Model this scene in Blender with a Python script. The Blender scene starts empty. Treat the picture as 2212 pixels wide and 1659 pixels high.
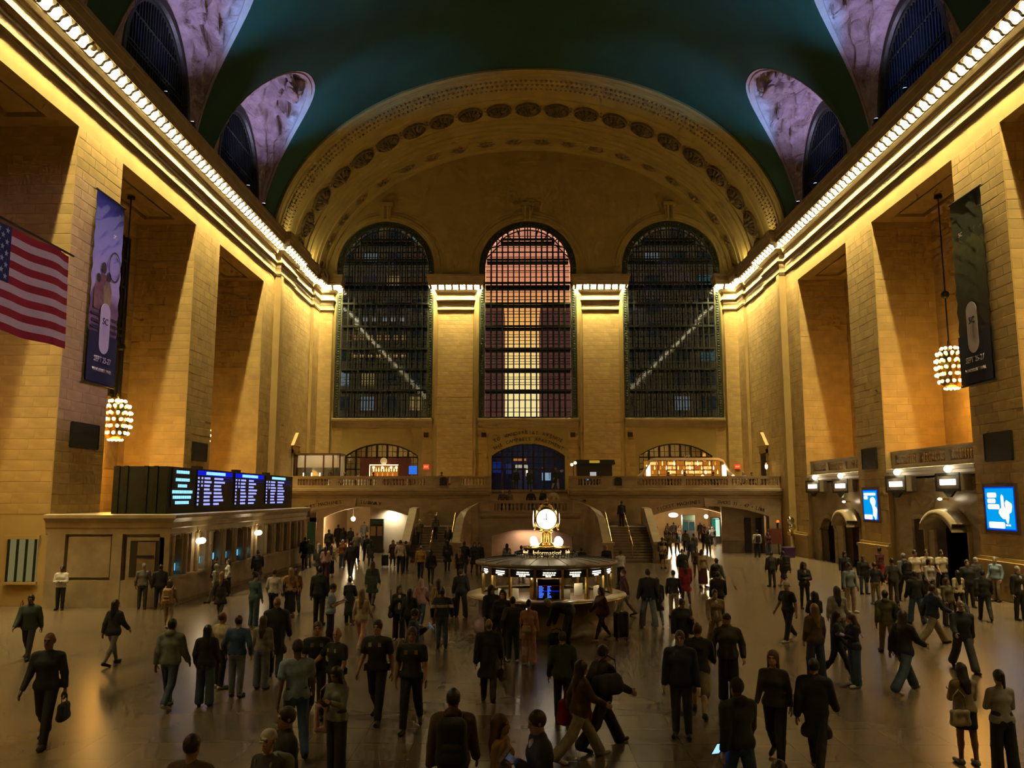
import bpy, math, random
import numpy as np
from mathutils import Vector, Matrix
random.seed(7)
sc = bpy.context.scene
col = sc.collection
PI = math.pi

# ------------------------------------------------------------------ camera
cd = bpy.data.cameras.new('camera'); cam = bpy.data.objects.new('camera', cd); col.objects.link(cam)
cd.sensor_width = 36.0; cd.lens = 1767.0/2212.0*36.0; cd.clip_end = 600; cd.clip_start = .05
cam.location = (0, 0, 4.2)
cam.rotation_euler = (PI/2+math.atan(242.5/1767), 0, math.radians(.578))
sc.camera = cam

# ------------------------------------------------------------------ world: dusk sky outside the west windows
w = bpy.data.worlds.new('dusk_sky'); sc.world = w; w.use_nodes = True
nt = w.node_tree; nt.nodes.clear()
tc = nt.nodes.new('ShaderNodeTexCoord'); sp = nt.nodes.new('ShaderNodeSeparateXYZ')
rp = nt.nodes.new('ShaderNodeValToRGB'); bg = nt.nodes.new('ShaderNodeBackground'); wo = nt.nodes.new('ShaderNodeOutputWorld')
nt.links.new(tc.outputs['Generated'], sp.inputs[0]); nt.links.new(sp.outputs['Z'], rp.inputs[0])
nt.links.new(rp.outputs[0], bg.inputs[0]); nt.links.new(bg.outputs[0], wo.inputs[0])
el = rp.color_ramp.elements
el[0].position = 0.0; el[0].color = (1.0, .70, .30, 1)
el[1].position = 1.0; el[1].color = (.02, .03, .07, 1)
for p_, c_ in ((.10, (1.0, .74, .34, 1)), (.155, (1.0, .66, .25, 1)), (.205, (.9, .40, .09, 1)), (.26, (.72, .24, .12, 1)), (.34, (.55, .19, .13, 1)), (.5, (.12, .07, .09, 1))):
    e = el.new(p_); e.color = c_
bg.inputs[1].default_value = 3.0

# ------------------------------------------------------------------ exposure
vs = sc.view_settings
vs.view_transform = 'Standard'; vs.look = 'None'; vs.exposure = -0.3; vs.gamma = 1.0; vs.use_curve_mapping = False
try:
    sc.cycles.max_bounces = 4; sc.cycles.diffuse_bounces = 3; sc.cycles.glossy_bounces = 2
    sc.cycles.transmission_bounces = 3; sc.cycles.transparent_max_bounces = 10
    sc.cycles.caustics_reflective = False; sc.cycles.caustics_refractive = False
    sc.cycles.sample_clamp_indirect = 4.0; sc.cycles.use_denoising = True
    sc.cycles.use_adaptive_sampling = True; sc.cycles.adaptive_threshold = .10; sc.cycles.adaptive_min_samples = 12
except Exception: pass

# ------------------------------------------------------------------ helpers
class MB:
    def __init__(s): s.v = []; s.f = []; s.mi = []
    def add(s, vs_, fs, m=0):
        o = len(s.v); s.v.extend([tuple(map(float, q)) for q in vs_])
        for f in fs: s.f.append(tuple(i+o for i in f)); s.mi.append(m)
    def box(s, x0, x1, y0, y1, z0, z1, m=0):
        s.add([(x0,y0,z0),(x1,y0,z0),(x1,y1,z0),(x0,y1,z0),(x0,y0,z1),(x1,y0,z1),(x1,y1,z1),(x0,y1,z1)],
              [(0,3,2,1),(4,5,6,7),(0,1,5,4),(1,2,6,5),(2,3,7,6),(3,0,4,7)], m); return s
    def poly(s, pts, m=0): s.add(pts, [tuple(range(len(pts)))], m); return s
    def prism(s, pts, mp, w0, w1, m=0):
        n = len(pts)
        s.add([mp(u, v, w0) for u, v in pts]+[mp(u, v, w1) for u, v in pts],
              [tuple(range(n))[::-1], tuple(range(n, 2*n))]+[(i, (i+1) % n, n+(i+1) % n, n+i) for i in range(n)], m); return s
    def grid(s, rows, close=False, m=0):
        a = len(rows); b = len(rows[0]); fs = []
        for i in range(a-1):
            for j in range(b if close else b-1):
                fs.append((i*b+j, i*b+(j+1) % b, (i+1)*b+(j+1) % b, (i+1)*b+j))
        s.add([p for r in rows for p in r], fs, m); return s
    def lathe(s, prof, n=12, c=(0,0,0), a0=0., a1=2*PI, m=0):
        full = abs(a1-a0) > 6.28
        k = n if full else n+1
        rows = [[(c[0]+r*math.cos(a0+(a1-a0)*j/n), c[1]+r*math.sin(a0+(a1-a0)*j/n), c[2]+z) for j in range(k)] for r, z in prof]
        s.grid(rows, full, m); return s
    def tube(s, pts, r, n=6, m=0, cap=True):
        pts = [Vector(p) for p in pts]; rr = r if hasattr(r, '__len__') else [r]*len(pts)
        rows = []; ref = Vector((0,0,1))
        for i, p in enumerate(pts):
            d = (pts[min(i+1, len(pts)-1)]-pts[max(i-1, 0)]).normalized()
            if abs(d.dot(ref)) > .98: ref2 = Vector((1,0,0))
            else: ref2 = ref
            a = d.cross(ref2).normalized(); b = a.cross(d)
            rows.append([tuple(p+(a*math.cos(2*PI*j/n)+b*math.sin(2*PI*j/n))*rr[i]) for j in range(n)])
        s.grid(rows, True, m)
        if cap: s.poly(rows[0][::-1], m); s.poly(rows[-1], m)
        return s
    def sphere(s, c, r, n=10, k=7, m=0, sc_=(1,1,1)):
        rows = [[(c[0]+r*sc_[0]*math.sin(PI*i/k)*math.cos(2*PI*j/n), c[1]+r*sc_[1]*math.sin(PI*i/k)*math.sin(2*PI*j/n), c[2]+r*sc_[2]*math.cos(PI*i/k)) for j in range(n)] for i in range(k+1)]
        s.grid(rows, True, m); return s
    def sweep(s, prof, path, m=0, cap=True):
        # prof: (offset to the left-hand normal, z); path: horizontal polyline
        n = len(path); rows = []
        for i, p in enumerate(path):
            def nrm(a, b):
                dx, dy = b[0]-a[0], b[1]-a[1]; l = math.hypot(dx, dy); return (-dy/l, dx/l)
            if i == 0: nx, ny = nrm(path[0], path[1]); k = 1
            elif i == n-1: nx, ny = nrm(path[-2], path[-1]); k = 1
            else:
                a = nrm(path[i-1], p); b = nrm(p, path[i+1]); nx, ny = a[0]+b[0], a[1]+b[1]
                l = math.hypot(nx, ny); nx /= l; ny /= l; k = 1/max(.2, nx*a[0]+ny*a[1])
            rows.append([(p[0]+nx*k*o, p[1]+ny*k*o, z) for o, z in prof])
        s.grid(rows, False, m)
        if cap: s.poly(rows[0], m); s.poly(rows[-1][::-1], m)
        return s
    def mesh(s, name, mats, smooth=False):
        me = bpy.data.meshes.new(name); me.from_pydata(s.v, [], s.f)
        if not isinstance(mats, (list, tuple)): mats = [mats]
        for q in mats: me.materials.append(q)
        if len(mats) > 1: me.polygons.foreach_set('material_index', s.mi)
        if smooth: me.polygons.foreach_set('use_smooth', [True]*len(me.polygons))
        me.update(); return me
    def build(s, name, mats, parent=None, smooth=False, loc=None, **k):
        return link(name, s.mesh(name, mats, smooth), parent, loc, **k)

def link(name, data, parent=None, loc=None, rot=None, scale=None, **k):
    o = bpy.data.objects.new(name, data); col.objects.link(o)
    if parent is not None: o.parent = parent
    if loc is not None: o.location = loc
    if rot is not None: o.rotation_euler = rot
    if scale is not None: o.scale = scale
    for a, b in k.items(): o[a] = b
    return o
def thing(name, label, cat, loc=(0,0,0), rotz=0, group=None):
    o = bpy.data.objects.new(name, None); col.objects.link(o); o.empty_display_size = .1
    o.location = loc; o.rotation_euler = (0,0,rotz); o['label'] = label; o['category'] = cat
    if group: o['group'] = group
    return o
def tag(o, label, cat, group=None):
    o['label'] = label; o['category'] = cat
    if group: o['group'] = group
    return o
def struct(name, parent=None):
    o = bpy.data.objects.new(name, None); col.objects.link(o); o.empty_display_size = .1
    o['kind'] = 'structure'
    if parent: o.parent = parent
    return o
def dup(root, loc=None, rot=None, parent=None, **k):
    c = root.copy(); col.objects.link(c)
    if parent is not None: c.parent = parent
    if loc is not None: c.location = loc
    if rot is not None: c.rotation_euler = rot
    for a, b in k.items(): c[a] = b
    for ch in list(root.children): dup(ch, parent=c)
    return c

# ------------------------------------------------------------------ materials
def mat(name, c, rough=.6, metal=0., var=.12, scale=3., bump=0., bscale=20., emit=0., ecol=None, spec=.5, rand=0., alpha=None, stretch=None):
    m = bpy.data.materials.new(name); m.use_nodes = True; n = m.node_tree.nodes; l = m.node_tree.links
    b = n['Principled BSDF']
    b.inputs['Roughness'].default_value = rough; b.inputs['Metallic'].default_value = metal
    b.inputs['Specular IOR Level'].default_value = spec
    t = n.new('ShaderNodeTexCoord'); mp = n.new('ShaderNodeMapping'); no = n.new('ShaderNodeTexNoise')
    l.new(t.outputs['Object'], mp.inputs[0]); l.new(mp.outputs[0], no.inputs['Vector'])
    if stretch: mp.inputs['Scale'].default_value = stretch
    no.inputs['Scale'].default_value = scale; no.inputs['Detail'].default_value = 5
    mr = n.new('ShaderNodeMapRange'); l.new(no.outputs['Fac'], mr.inputs[0])
    mr.inputs[1].default_value = .3; mr.inputs[2].default_value = .7
    mr.inputs[3].default_value = 1-var; mr.inputs[4].default_value = 1+var
    hs = n.new('ShaderNodeVectorMath'); hs.operation = 'SCALE'; hs.inputs[0].default_value = c[:3]
    src = mr.outputs[0]
    if rand:
        oi = n.new('ShaderNodeObjectInfo'); ge = n.new('ShaderNodeNewGeometry')
        ad = n.new('ShaderNodeMath'); ad.operation = 'ADD'; l.new(oi.outputs['Random'], ad.inputs[0]); l.new(ge.outputs['Random Per Island'], ad.inputs[1])
        fr = n.new('ShaderNodeMath'); fr.operation = 'FRACT'; l.new(ad.outputs[0], fr.inputs[0])
        r2 = n.new('ShaderNodeMapRange'); l.new(fr.outputs[0], r2.inputs[0]); r2.inputs[3].default_value = 1-rand; r2.inputs[4].default_value = 1+rand
        mu = n.new('ShaderNodeMath'); mu.operation = 'MULTIPLY'; l.new(src, mu.inputs[0]); l.new(r2.outputs[0], mu.inputs[1]); src = mu.outputs[0]
    l.new(src, hs.inputs['Scale']); l.new(hs.outputs[0], b.inputs['Base Color'])
    if bump:
        n2 = n.new('ShaderNodeTexNoise'); n2.inputs['Scale'].default_value = bscale; l.new(mp.outputs[0], n2.inputs['Vector'])
        bp = n.new('ShaderNodeBump'); bp.inputs['Strength'].default_value = bump; l.new(n2.outputs['Fac'], bp.inputs['Height']); l.new(bp.outputs[0], b.inputs['Normal'])
    if emit:
        b.inputs['Emission Color'].default_value = (*(ecol or c)[:3], 1); b.inputs['Emission Strength'].default_value = emit
    return m
def glow(name, c, s, sample=False):
    m = bpy.data.materials.new(name); m.use_nodes = True; n = m.node_tree.nodes; n.clear()
    e = n.new('ShaderNodeEmission'); o = n.new('ShaderNodeOutputMaterial'); m.node_tree.links.new(e.outputs[0], o.inputs[0])
    e.inputs[0].default_value = (*c, 1); e.inputs[1].default_value = s
    if not sample: m.cycles.emission_sampling = 'NONE'
    return m
def glassmat(name, tint=(.8,.85,.85), refl=.12, rough=.03):
    m = bpy.data.materials.new(name); m.use_nodes = True; n = m.node_tree.nodes; l = m.node_tree.links; n.clear()
    o = n.new('ShaderNodeOutputMaterial'); mx = n.new('ShaderNodeMixShader'); tr = n.new('ShaderNodeBsdfTransparent'); gl = n.new('ShaderNodeBsdfGlossy')
    tr.inputs[0].default_value = (*tint, 1); gl.inputs['Roughness'].default_value = rough; gl.inputs[0].default_value = (1,1,1,1)
    no = n.new('ShaderNodeTexNoise'); no.inputs['Scale'].default_value = 2.; t = n.new('ShaderNodeTexCoord'); l.new(t.outputs['Object'], no.inputs['Vector'])
    mr = n.new('ShaderNodeMapRange'); l.new(no.outputs['Fac'], mr.inputs[0]); mr.inputs[3].default_value = refl*.7; mr.inputs[4].default_value = refl*1.3
    l.new(mr.outputs[0], mx.inputs[0]); l.new(tr.outputs[0], mx.inputs[1]); l.new(gl.outputs[0], mx.inputs[2]); l.new(mx.outputs[0], o.inputs[0])
    return m

STONE = mat('buff_limestone', (.46,.325,.115), .75, var=.14, scale=1.3, bump=.15, bscale=9, rand=.08)
STONE2 = mat('smooth_limestone', (.44,.315,.11), .7, var=.10, scale=.8, bump=.08, bscale=14)
PLAST = mat('cream_plaster', (.38,.29,.09), .85, var=.10, scale=.6, bump=.1, bscale=8)
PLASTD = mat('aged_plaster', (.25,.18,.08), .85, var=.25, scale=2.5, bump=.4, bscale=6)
CORN = mat('painted_cornice', (.34,.26,.13), .7, var=.12, scale=1.5, bump=.15, bscale=12)
MARBLE = mat('botticino_marble', (.36,.285,.165), .3, var=.15, scale=1.2, stretch=(1,1,2.5))
MARBD = mat('dark_marble', (.22,.165,.09), .35, var=.2, scale=1.5)
BRONZE = mat('dark_bronze', (.035,.042,.026), .45, .6, var=.3, scale=5)
BRASS = mat('polished_brass', (.75,.52,.16), .22, 1., var=.08, scale=6)
IRON = mat('green_black_iron', (.014,.022,.014), .5, .3, var=.3, scale=4)
BLACK = mat('matt_black', (.012,.012,.013), .5, var=.2, scale=4)
WHITEP = mat('white_paint', (.72,.68,.58), .6, var=.06, scale=2)
BULB = glow('warm_bulb', (1.0,.85,.52), 16.)
GLOBE = glow('globe_lamp', (1.0,.85,.6), 16.)
# ------------------------------------------------------------------ room dimensions
XL, XR, YW, YE = -18.4, 19.8, 72.0, -12.0
XC, ZS = .7, 19.5          # centre line, height of the bay soffits
BAYS = [(-1.2,7.4),(11.2,19.8),(23.6,32.2),(36.0,44.65),(48.35,57.0)]
DEP = 3.3
VA, VB, VZ = 19.6, 14.15, 23.1
def px(s, p): return XL+p if s < 0 else XR-p

# floor ------------------------------------------------------------
def floor_mat():
    m = mat('tennessee_marble_floor', (.14,.106,.064), .27, var=.1, scale=.35)
    n = m.node_tree.nodes; l = m.node_tree.links; b = n['Principled BSDF']
    t = n.new('ShaderNodeTexCoord'); br = n.new('ShaderNodeTexBrick'); l.new(t.outputs['Object'], br.inputs['Vector'])
    br.offset = 0; br.inputs['Scale'].default_value = 1; br.inputs['Brick Width'].default_value = .92; br.inputs['Row Height'].default_value = .92
    br.inputs['Mortar Size'].default_value = .006; br.inputs['Color1'].default_value = (.9,.9,.9,1); br.inputs['Color2'].default_value = (1.08,1.06,1.03,1); br.inputs['Mortar'].default_value = (.6,.58,.52,1)
    old = b.inputs['Base Color'].links[0].from_socket
    mu = n.new('ShaderNodeVectorMath'); mu.operation = 'MULTIPLY'; l.new(old, mu.inputs[0]); l.new(br.outputs['Color'], mu.inputs[1]); l.new(mu.outputs[0], b.inputs['Base Color'])
    b.inputs['Roughness'].default_value = .27
    return m
FLOORM = floor_mat()
g = MB(); g.box(XL-DEP-.5, XR+DEP+.5, YE, 92, -.3, 0)
fo = g.build('floor', FLOORM, kind='structure', label='polished marble concourse floor reflecting the lamps')

# side walls -------------------------------------------------------
unit = MB()
e_ = .06
unit.grid([[(-.5,0,-.5),(.5,0,-.5),(.5,0,.5),(-.5,0,.5)],[(-.5,-.7,-.5),(.5,-.7,-.5),(.5,-.7,.5),(-.5,-.7,.5)],[(-.49,-1,-.46),(.49,-1,-.46),(.49,-1,.46),(-.49,-1,.46)]], True)
unit.poly([(-.49,-1,-.46),(.49,-1,-.46),(.49,-1,.46),(-.49,-1,.46)])
BLK = unit.mesh('stone_block', STONE)
def stone_faces(parent, faces, limit=300, ch=.42, bl=1.05, th=.010):
    # faces: (origin, u-vector, outward normal, width, z0, z1, priority)
    lst = []
    rnd = random.Random(len(faces)*13+int(faces[0][3]*10))
    for (o, u, nv, wid, z0, z1, pri) in faces:
        o = Vector(o); u = Vector(u); nv = Vector(nv); nr = max(1, round((z1-z0)/ch)); h = (z1-z0)/nr
        for r in range(nr):
            x = 0.0; cuts = [0.]
            x = bl*(.5 if r % 2 else 1.)*rnd.uniform(.8, 1.2)
            while x < wid-.35:
                cuts.append(x); x += bl*rnd.uniform(.75, 1.3)
            cuts.append(wid)
            for a, b in zip(cuts, cuts[1:]):
                c = o+u*((a+b)/2)+Vector((0,0,z0+h*(r+.5)))
                d = (c-cam.location).length
                facing = abs(nv.dot((c-cam.location).normalized()))
                lst.append((-(b-a)*h*facing/d**2*pri, c, u, nv, (b-a)-.012, h-.012, th*rnd.uniform(.8, 1.25)))
    lst.sort(key=lambda q: q[0])
    st = MB()
    for i, (_, c, u, nv, wd, h, t) in enumerate(lst):
        M = Matrix(((u.x*wd, -nv.x*t, 0, c.x), (u.y*wd, -nv.y*t, 0, c.y), (0, 0, h, c.z), (0,0,0,1)))
        if i < limit:
            o = bpy.data.objects.new('stone_block', BLK); col.objects.link(o); o.parent = parent; o.matrix_world = M
        else:
            st.add([M @ Vector(q) for q in unit.v], unit.f)
    if st.v: st.build('stone_blocks', STONE, parent, kind='stuff')

def side_wall(s):
    W = struct('wall_left' if s < 0 else 'wall_right')
    g = MB()
    def bx(p0, p1, y0, y1, z0, z1):
        a, b = px(s, p0), px(s, p1); g.box(min(a,b), max(a,b), y0, y1, z0, z1)
    ys = [YE]+[q for b in BAYS for q in b]+[YW+.6]
    for i in range(0, len(ys), 2):
        bx(-DEP-.6, 0, ys[i], ys[i+1], 0, ZS+.36)       # piers
    bx(-DEP-.6, 0, YE, YW+.6, ZS+.35, 24.6)              # lintel
    bx(-DEP-.9, -DEP, YE, YW, 0, ZS+.35)                 # back of the bays
    for y0, y1 in BAYS:                                  # coffered soffit: frame, recessed panel
        for (a, b, c, d) in ((-.85,0,y0,y1),(-DEP,-DEP+.75,y0,y1),(-DEP+.75,-.85,y0,y0+.9),(-DEP+.75,-.85,y1-.9,y1)):
            bx(a, b, c, d, ZS, ZS+.35)
        bx(-DEP+.95, -1.05, y0+1.15, y1-1.15, ZS+.08, ZS+.35)
    # west pavilion steps
    bx(0, .4, 59.6, 63.5, 0, 21.6); bx(0, .2, 63.5, 69.5, 0, 21.6); bx(0, .45, 69.5, YW+.5, 0, 21.6)
    bx(.4, .5, 59.6, 60.2, 0, 20.6)
    # plinths
    for a, b in ((32.2,36.0),(44.65,48.35),(57.0,59.5)):
        bx(-.01, .22, a-.1, b+.1, 0, 1.55); bx(-.01, .14, a-.05, b+.05, 1.55, 1.7)
        if s > 0: bx(-.01, .30, a-.14, b+.14, 1.40, 1.56)
    g.build('masonry', STONE2, W)
    sg = -s
    F = []
    for a, b, pr in ((32.2,36.0,3),(44.65,48.35,2),(19.8,23.6,1)):
        F.append(((px(s,0), a, 0), (0,1,0), (sg,0,0), b-a, 1.75, ZS, pr))
    F.append(((px(s,0), 57.0, 0), (0,1,0), (sg,0,0), 2.6, 1.75, ZS, 1))
    F.append(((px(s,.2), 63.5, 0), (0,1,0), (sg,0,0), 6.0, 4.8, 20.5, 1))
    F.append(((px(s,.4), 60.3, 0), (0,1,0), (sg,0,0), 3.2, 4.8, 20.5, 1))
    F.append(((px(s,.45), 69.5, 0), (0,1,0), (sg,0,0), 2.0, 4.8, 20.5, 1))
    for (y0, y1) in BAYS[2:]:
        F.append(((px(s,-DEP), y1, 0), (sg,0,0), (0,-1,0), DEP-.02, 3.5 if s < 0 else 5.0, ZS, 1.5))
        F.append(((px(s,-DEP), y0, 0), (0,1,0), (sg,0,0), y1-y0, 3.5 if s < 0 else 5.0, ZS, .5))
    stone_faces(W, F)
    return W
WLs = side_wall(-1); WRs = side_wall(1)
# east end wall behind the camera
eg = MB(); eg.box(XL-DEP-.9, XR+DEP+.9, YE-.6, YE, 0, 39)
we = eg.build('wall_east', STONE2, kind='structure')

# cornices with bulbs ----------------------------------------------
CP = [(0,20.55),(.05,20.6),(.05,20.70),(.09,20.72),(.09,20.86),(.03,20.92),(.03,21.12),(.06,21.2),(.06,21.4),(.10,21.46),(.19,21.58),(.19,21.74),(.02,21.76),
      (.02,22.15),(.08,22.17),(.14,22.27),(.20,22.28),(.30,22.44),(.30,22.48),(.34,22.50),(.34,23.02),(.82,23.04),(.82,22.80),(.86,22.78),(.88,23.1),(.92,23.16),(.97,23.5),(1.0,23.54),(1.0,23.74),(.6,23.82),(.0,23.85),(-.6,24.5),(-1.0,24.5),(-1.0,20.55)]
COFF = mat('gilded_white_niche', (.80,.72,.52), .6, var=.05)
bm_ = MB(); bm_.sphere((0,0,0), .145, 8, 5); BULBM = bm_.mesh('bulb', BULB, True)
sk = MB(); sk.lathe([(.05,.27),(.09,.25),(.07,.12)], 8); SOCKM = sk.mesh('socket', BRASS, True)
bk = MB()
S_ = [(.34,23.03),(.34,22.50),(.44,22.46),(.52,22.50),(.57,22.60),(.63,22.67),(.72,22.69),(.80,22.73),(.82,22.80),(.82,23.03)]
bk.prism([(a, b-22.3) for a, b in S_], lambda u, v, w_: (u, w_, v), -.085, .085)
BRKM = bk.mesh('bracket', mat('bracket_dark_brown', (.10,.075,.035), .5, .3))  # brackets coloured dark brown, darker than the moulding
STW = 1700.; TLT = math.radians(50)
DEADB = mat('dead_bulb', (.5,.42,.25), .3); DEADY = 31.7
def setm_(o, m): o.material_slots[0].link = 'OBJECT'; o.material_slots[0].material = m
def cornice(name, path, label, left=True, dead=()):
    o = struct(name); o['label'] = label
    prof = CP if left else [(-a, b) for a, b in CP]
    MB().sweep(prof, path).build('moulding', CORN, o)
    sg_ = 1 if left else -1; MB().sweep([(sg_*.342,22.52),(sg_*.348,22.52),(sg_*.348,23.0),(sg_*.81,23.0),(sg_*.81,23.01),(sg_*.342,23.01)], path).build('niche_lining', COFF, o)
    sgn = 1 if left else -1
    cnt = 0
    for i, (a, b) in enumerate(zip(path, path[1:])):
        dx, dy = b[0]-a[0], b[1]-a[1]; L = math.hypot(dx, dy)
        ux, uy = dx/L, dy/L; nx, ny = -uy*sgn, ux*sgn
        # mitre lengths at the ends: outside corners widen, inside corners narrow the run at p=.95
        def ext(j):
            if j <= 0 or j >= len(path)-1: return 0
            p0, p1, p2 = path[j-1], path[j], path[j+1]
            cr = ((p1[0]-p0[0])*(p2[1]-p1[1])-(p1[1]-p0[1])*(p2[0]-p1[0]))*sgn
            return -.64 if cr > 0 else .64
        s0 = -ext(i); s1 = L+ext(i+1)
        run = s1-s0
        if run < .5: continue
        n = max(1, round(run/.655)); 
        m_ = max(1, round(run/6.))
        for k in range(m_):                      # unseen area lights added inside the niche to wash the wall below
            t = s0+run*(k+.5)/m_; ld = bpy.data.lights.new('added_wash', 'AREA'); ld.shape = 'RECTANGLE'; ld.size = run/m_-.05; ld.size_y = .2; ld.energy = STW*run/m_; ld.color = (1,.79,.36)
            lo = bpy.data.objects.new('added_wash', ld); col.objects.link(lo); lo.parent = o; Z_ = Vector((nx*math.sin(TLT), ny*math.sin(TLT), math.cos(TLT))); X_ = Vector((ux,uy,0)); Y_ = Z_.cross(X_); lo.matrix_world = Matrix(((X_.x,Y_.x,Z_.x,a[0]+ux*t+nx*.52),(X_.y,Y_.y,Z_.y,a[1]+uy*t+ny*.52),(X_.z,Y_.z,Z_.z,22.90),(0,0,0,1)))
        for k in range(n+1):
            t = s0+run*k/n
            cx, cy = a[0]+ux*t, a[1]+uy*t
            rz = math.atan2(ny, nx)
            if 0 < k < n or run > 3: link('bracket', BRKM, o, (cx, cy, 22.3), (0,0,rz))
            if k < n:
                t += run/n/2; q = (a[0]+ux*t+nx*.64, a[1]+uy*t+ny*.64, 22.72)
                cnt += 1
                b_ = link('bulb', BULBM, o, q)
                if name == 'trim_1' and abs(q[1]-DEADY) < .33: setm_(b_, DEADB)
                link('socket', SOCKM, b_)
    return o
wx = [(-16.63,-7.77),(-3.72,5.12),(9.22,18.02)]           # west window edges
pl = [(XL,YE),(XL,59.6),(XL+.4,59.6),(XL+.4,63.5),(XL+.2,63.5),(XL+.2,69.5),(XL+.45,69.5),(XL+.45,YW-.45),(wx[0][0]-.15,YW-.45),(wx[0][0]-.15,YW+.1)]
cornice('trim_1', pl, 'lit cornice with a row of bare bulbs along the left wall', False)
pr_ = [(XR,YE),(XR,59.6),(XR-.4,59.6),(XR-.4,63.5),(XR-.2,63.5),(XR-.2,69.5),(XR-.45,69.5),(XR-.45,YW-.45),(wx[2][1]+.15,YW-.45),(wx[2][1]+.15,YW+.1)]
cornice('trim_2', pr_, 'lit cornice with a row of bare bulbs along the right wall', True)
for i, (a, b) in enumerate(((wx[0][1]+.45,wx[1][0]-.45),(wx[1][1]+.45,wx[2][0]-.45))):
    cornice('trim_%d' % (3+i), [(b,YW+.1),(b,YW-.45),(a,YW-.45),(a,YW+.1)][::-1], 'bulb-lit capital of the pier %s the sunset window' % ('left of' if i == 0 else 'right of'), False)

# vaulted ceiling --------------------------------------------------
LUN = [27.6,39.9,52.3]
LHW, LTOP = 5.05, math.radians(41.)
def groin(y):
    for c in LUN:
        d = abs(y-c)/LHW
        if d < 1: return LTOP*(1-d**2.3)**(1/2.0), c
    return 0., None
def vault(a): return (VA*math.cos(a), VZ+VB*math.sin(a))
A0 = math.asin((24.3-VZ)/VB)
CEIL = mat('turquoise_vault_paint', (.0055,.052,.027), .8, var=.22, scale=.35, bump=.05)
_n = CEIL.node_tree.nodes; _l = CEIL.node_tree.links
_t = _n.new('ShaderNodeTexCoord'); _v = _n.new('ShaderNodeTexVoronoi'); _v.inputs['Scale'].default_value = .45; _l.new(_t.outputs['Object'], _v.inputs['Vector'])
_r = _n.new('ShaderNodeMapRange'); _r.inputs[1].default_value = .0; _r.inputs[2].default_value = .12; _r.inputs[3].default_value = 1; _r.inputs[4].default_value = 0; _l.new(_v.outputs['Distance'], _r.inputs[0])
_x = _n.new('ShaderNodeMix'); _x.data_type = 'RGBA'; _x.inputs[7].default_value = (.03,.05,.015,1); _b = _n['Principled BSDF']
_o = _b.inputs['Base Color'].links[0].from_socket; _l.new(_r.outputs[0], _x.inputs[0]); _l.new(_o, _x.inputs[6]); _l.new(_x.outputs[2], _b.inputs['Base Color'])
yy = sorted(set([YE+i*(60.2-YE)/60 for i in range(61)]+[c+LHW*t for c in LUN for t in [math.sin(PI/2*k/16) for k in range(-16,17)]]))
g = MB(); NA = 28
for s in (-1, 1):
    rows = []
    for y in yy:
        a0 = max(A0*.3, groin(y)[0]); r = []
        for k in range(NA+1):
            a = a0+(PI/2-a0)*k/NA; x, z = vault(a); r.append((XC+s*x, y, z))
        rows.append(r)
    g.grid(rows)
g.build('ceiling', CEIL, kind='structure', smooth=True, label='dark green vaulted ceiling with faint gold stars')

# lunettes in the vault -------------------------------------------
LUNM = mat('relief_plaster', (.34,.28,.26), .8, var=.25, scale=2., bump=.0)
_n = LUNM.node_tree.nodes; _l = LUNM.node_tree.links
_t = _n.new('ShaderNodeTexCoord'); _a = _n.new('ShaderNodeTexNoise'); _a.inputs['Scale'].default_value = .55; _a.inputs['Detail'].default_value = 8; _a.inputs['Distortion'].default_value = 1.2; _l.new(_t.outputs['Object'], _a.inputs['Vector'])
_p = _n.new('ShaderNodeBump'); _p.inputs['Strength'].default_value = .9; _p.inputs['Distance'].default_value = .7; _l.new(_a.outputs['Fac'], _p.inputs['Height']); _l.new(_p.outputs[0], _n['Principled BSDF'].inputs['Normal'])
LUNB = mat('lunette_border', (.36,.29,.25), .8, var=.12, scale=1.5)
NIGHT = mat('night_glass', (.012,.02,.06), .15, var=.3, scale=2); DUSKP = mat('dusk_glow_glass', (.012,.02,.06), .15, var=.3, scale=2, emit=.12, ecol=(.02,.09,.45))  # blue emission stands in for dusk sky seen through the panes
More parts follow.
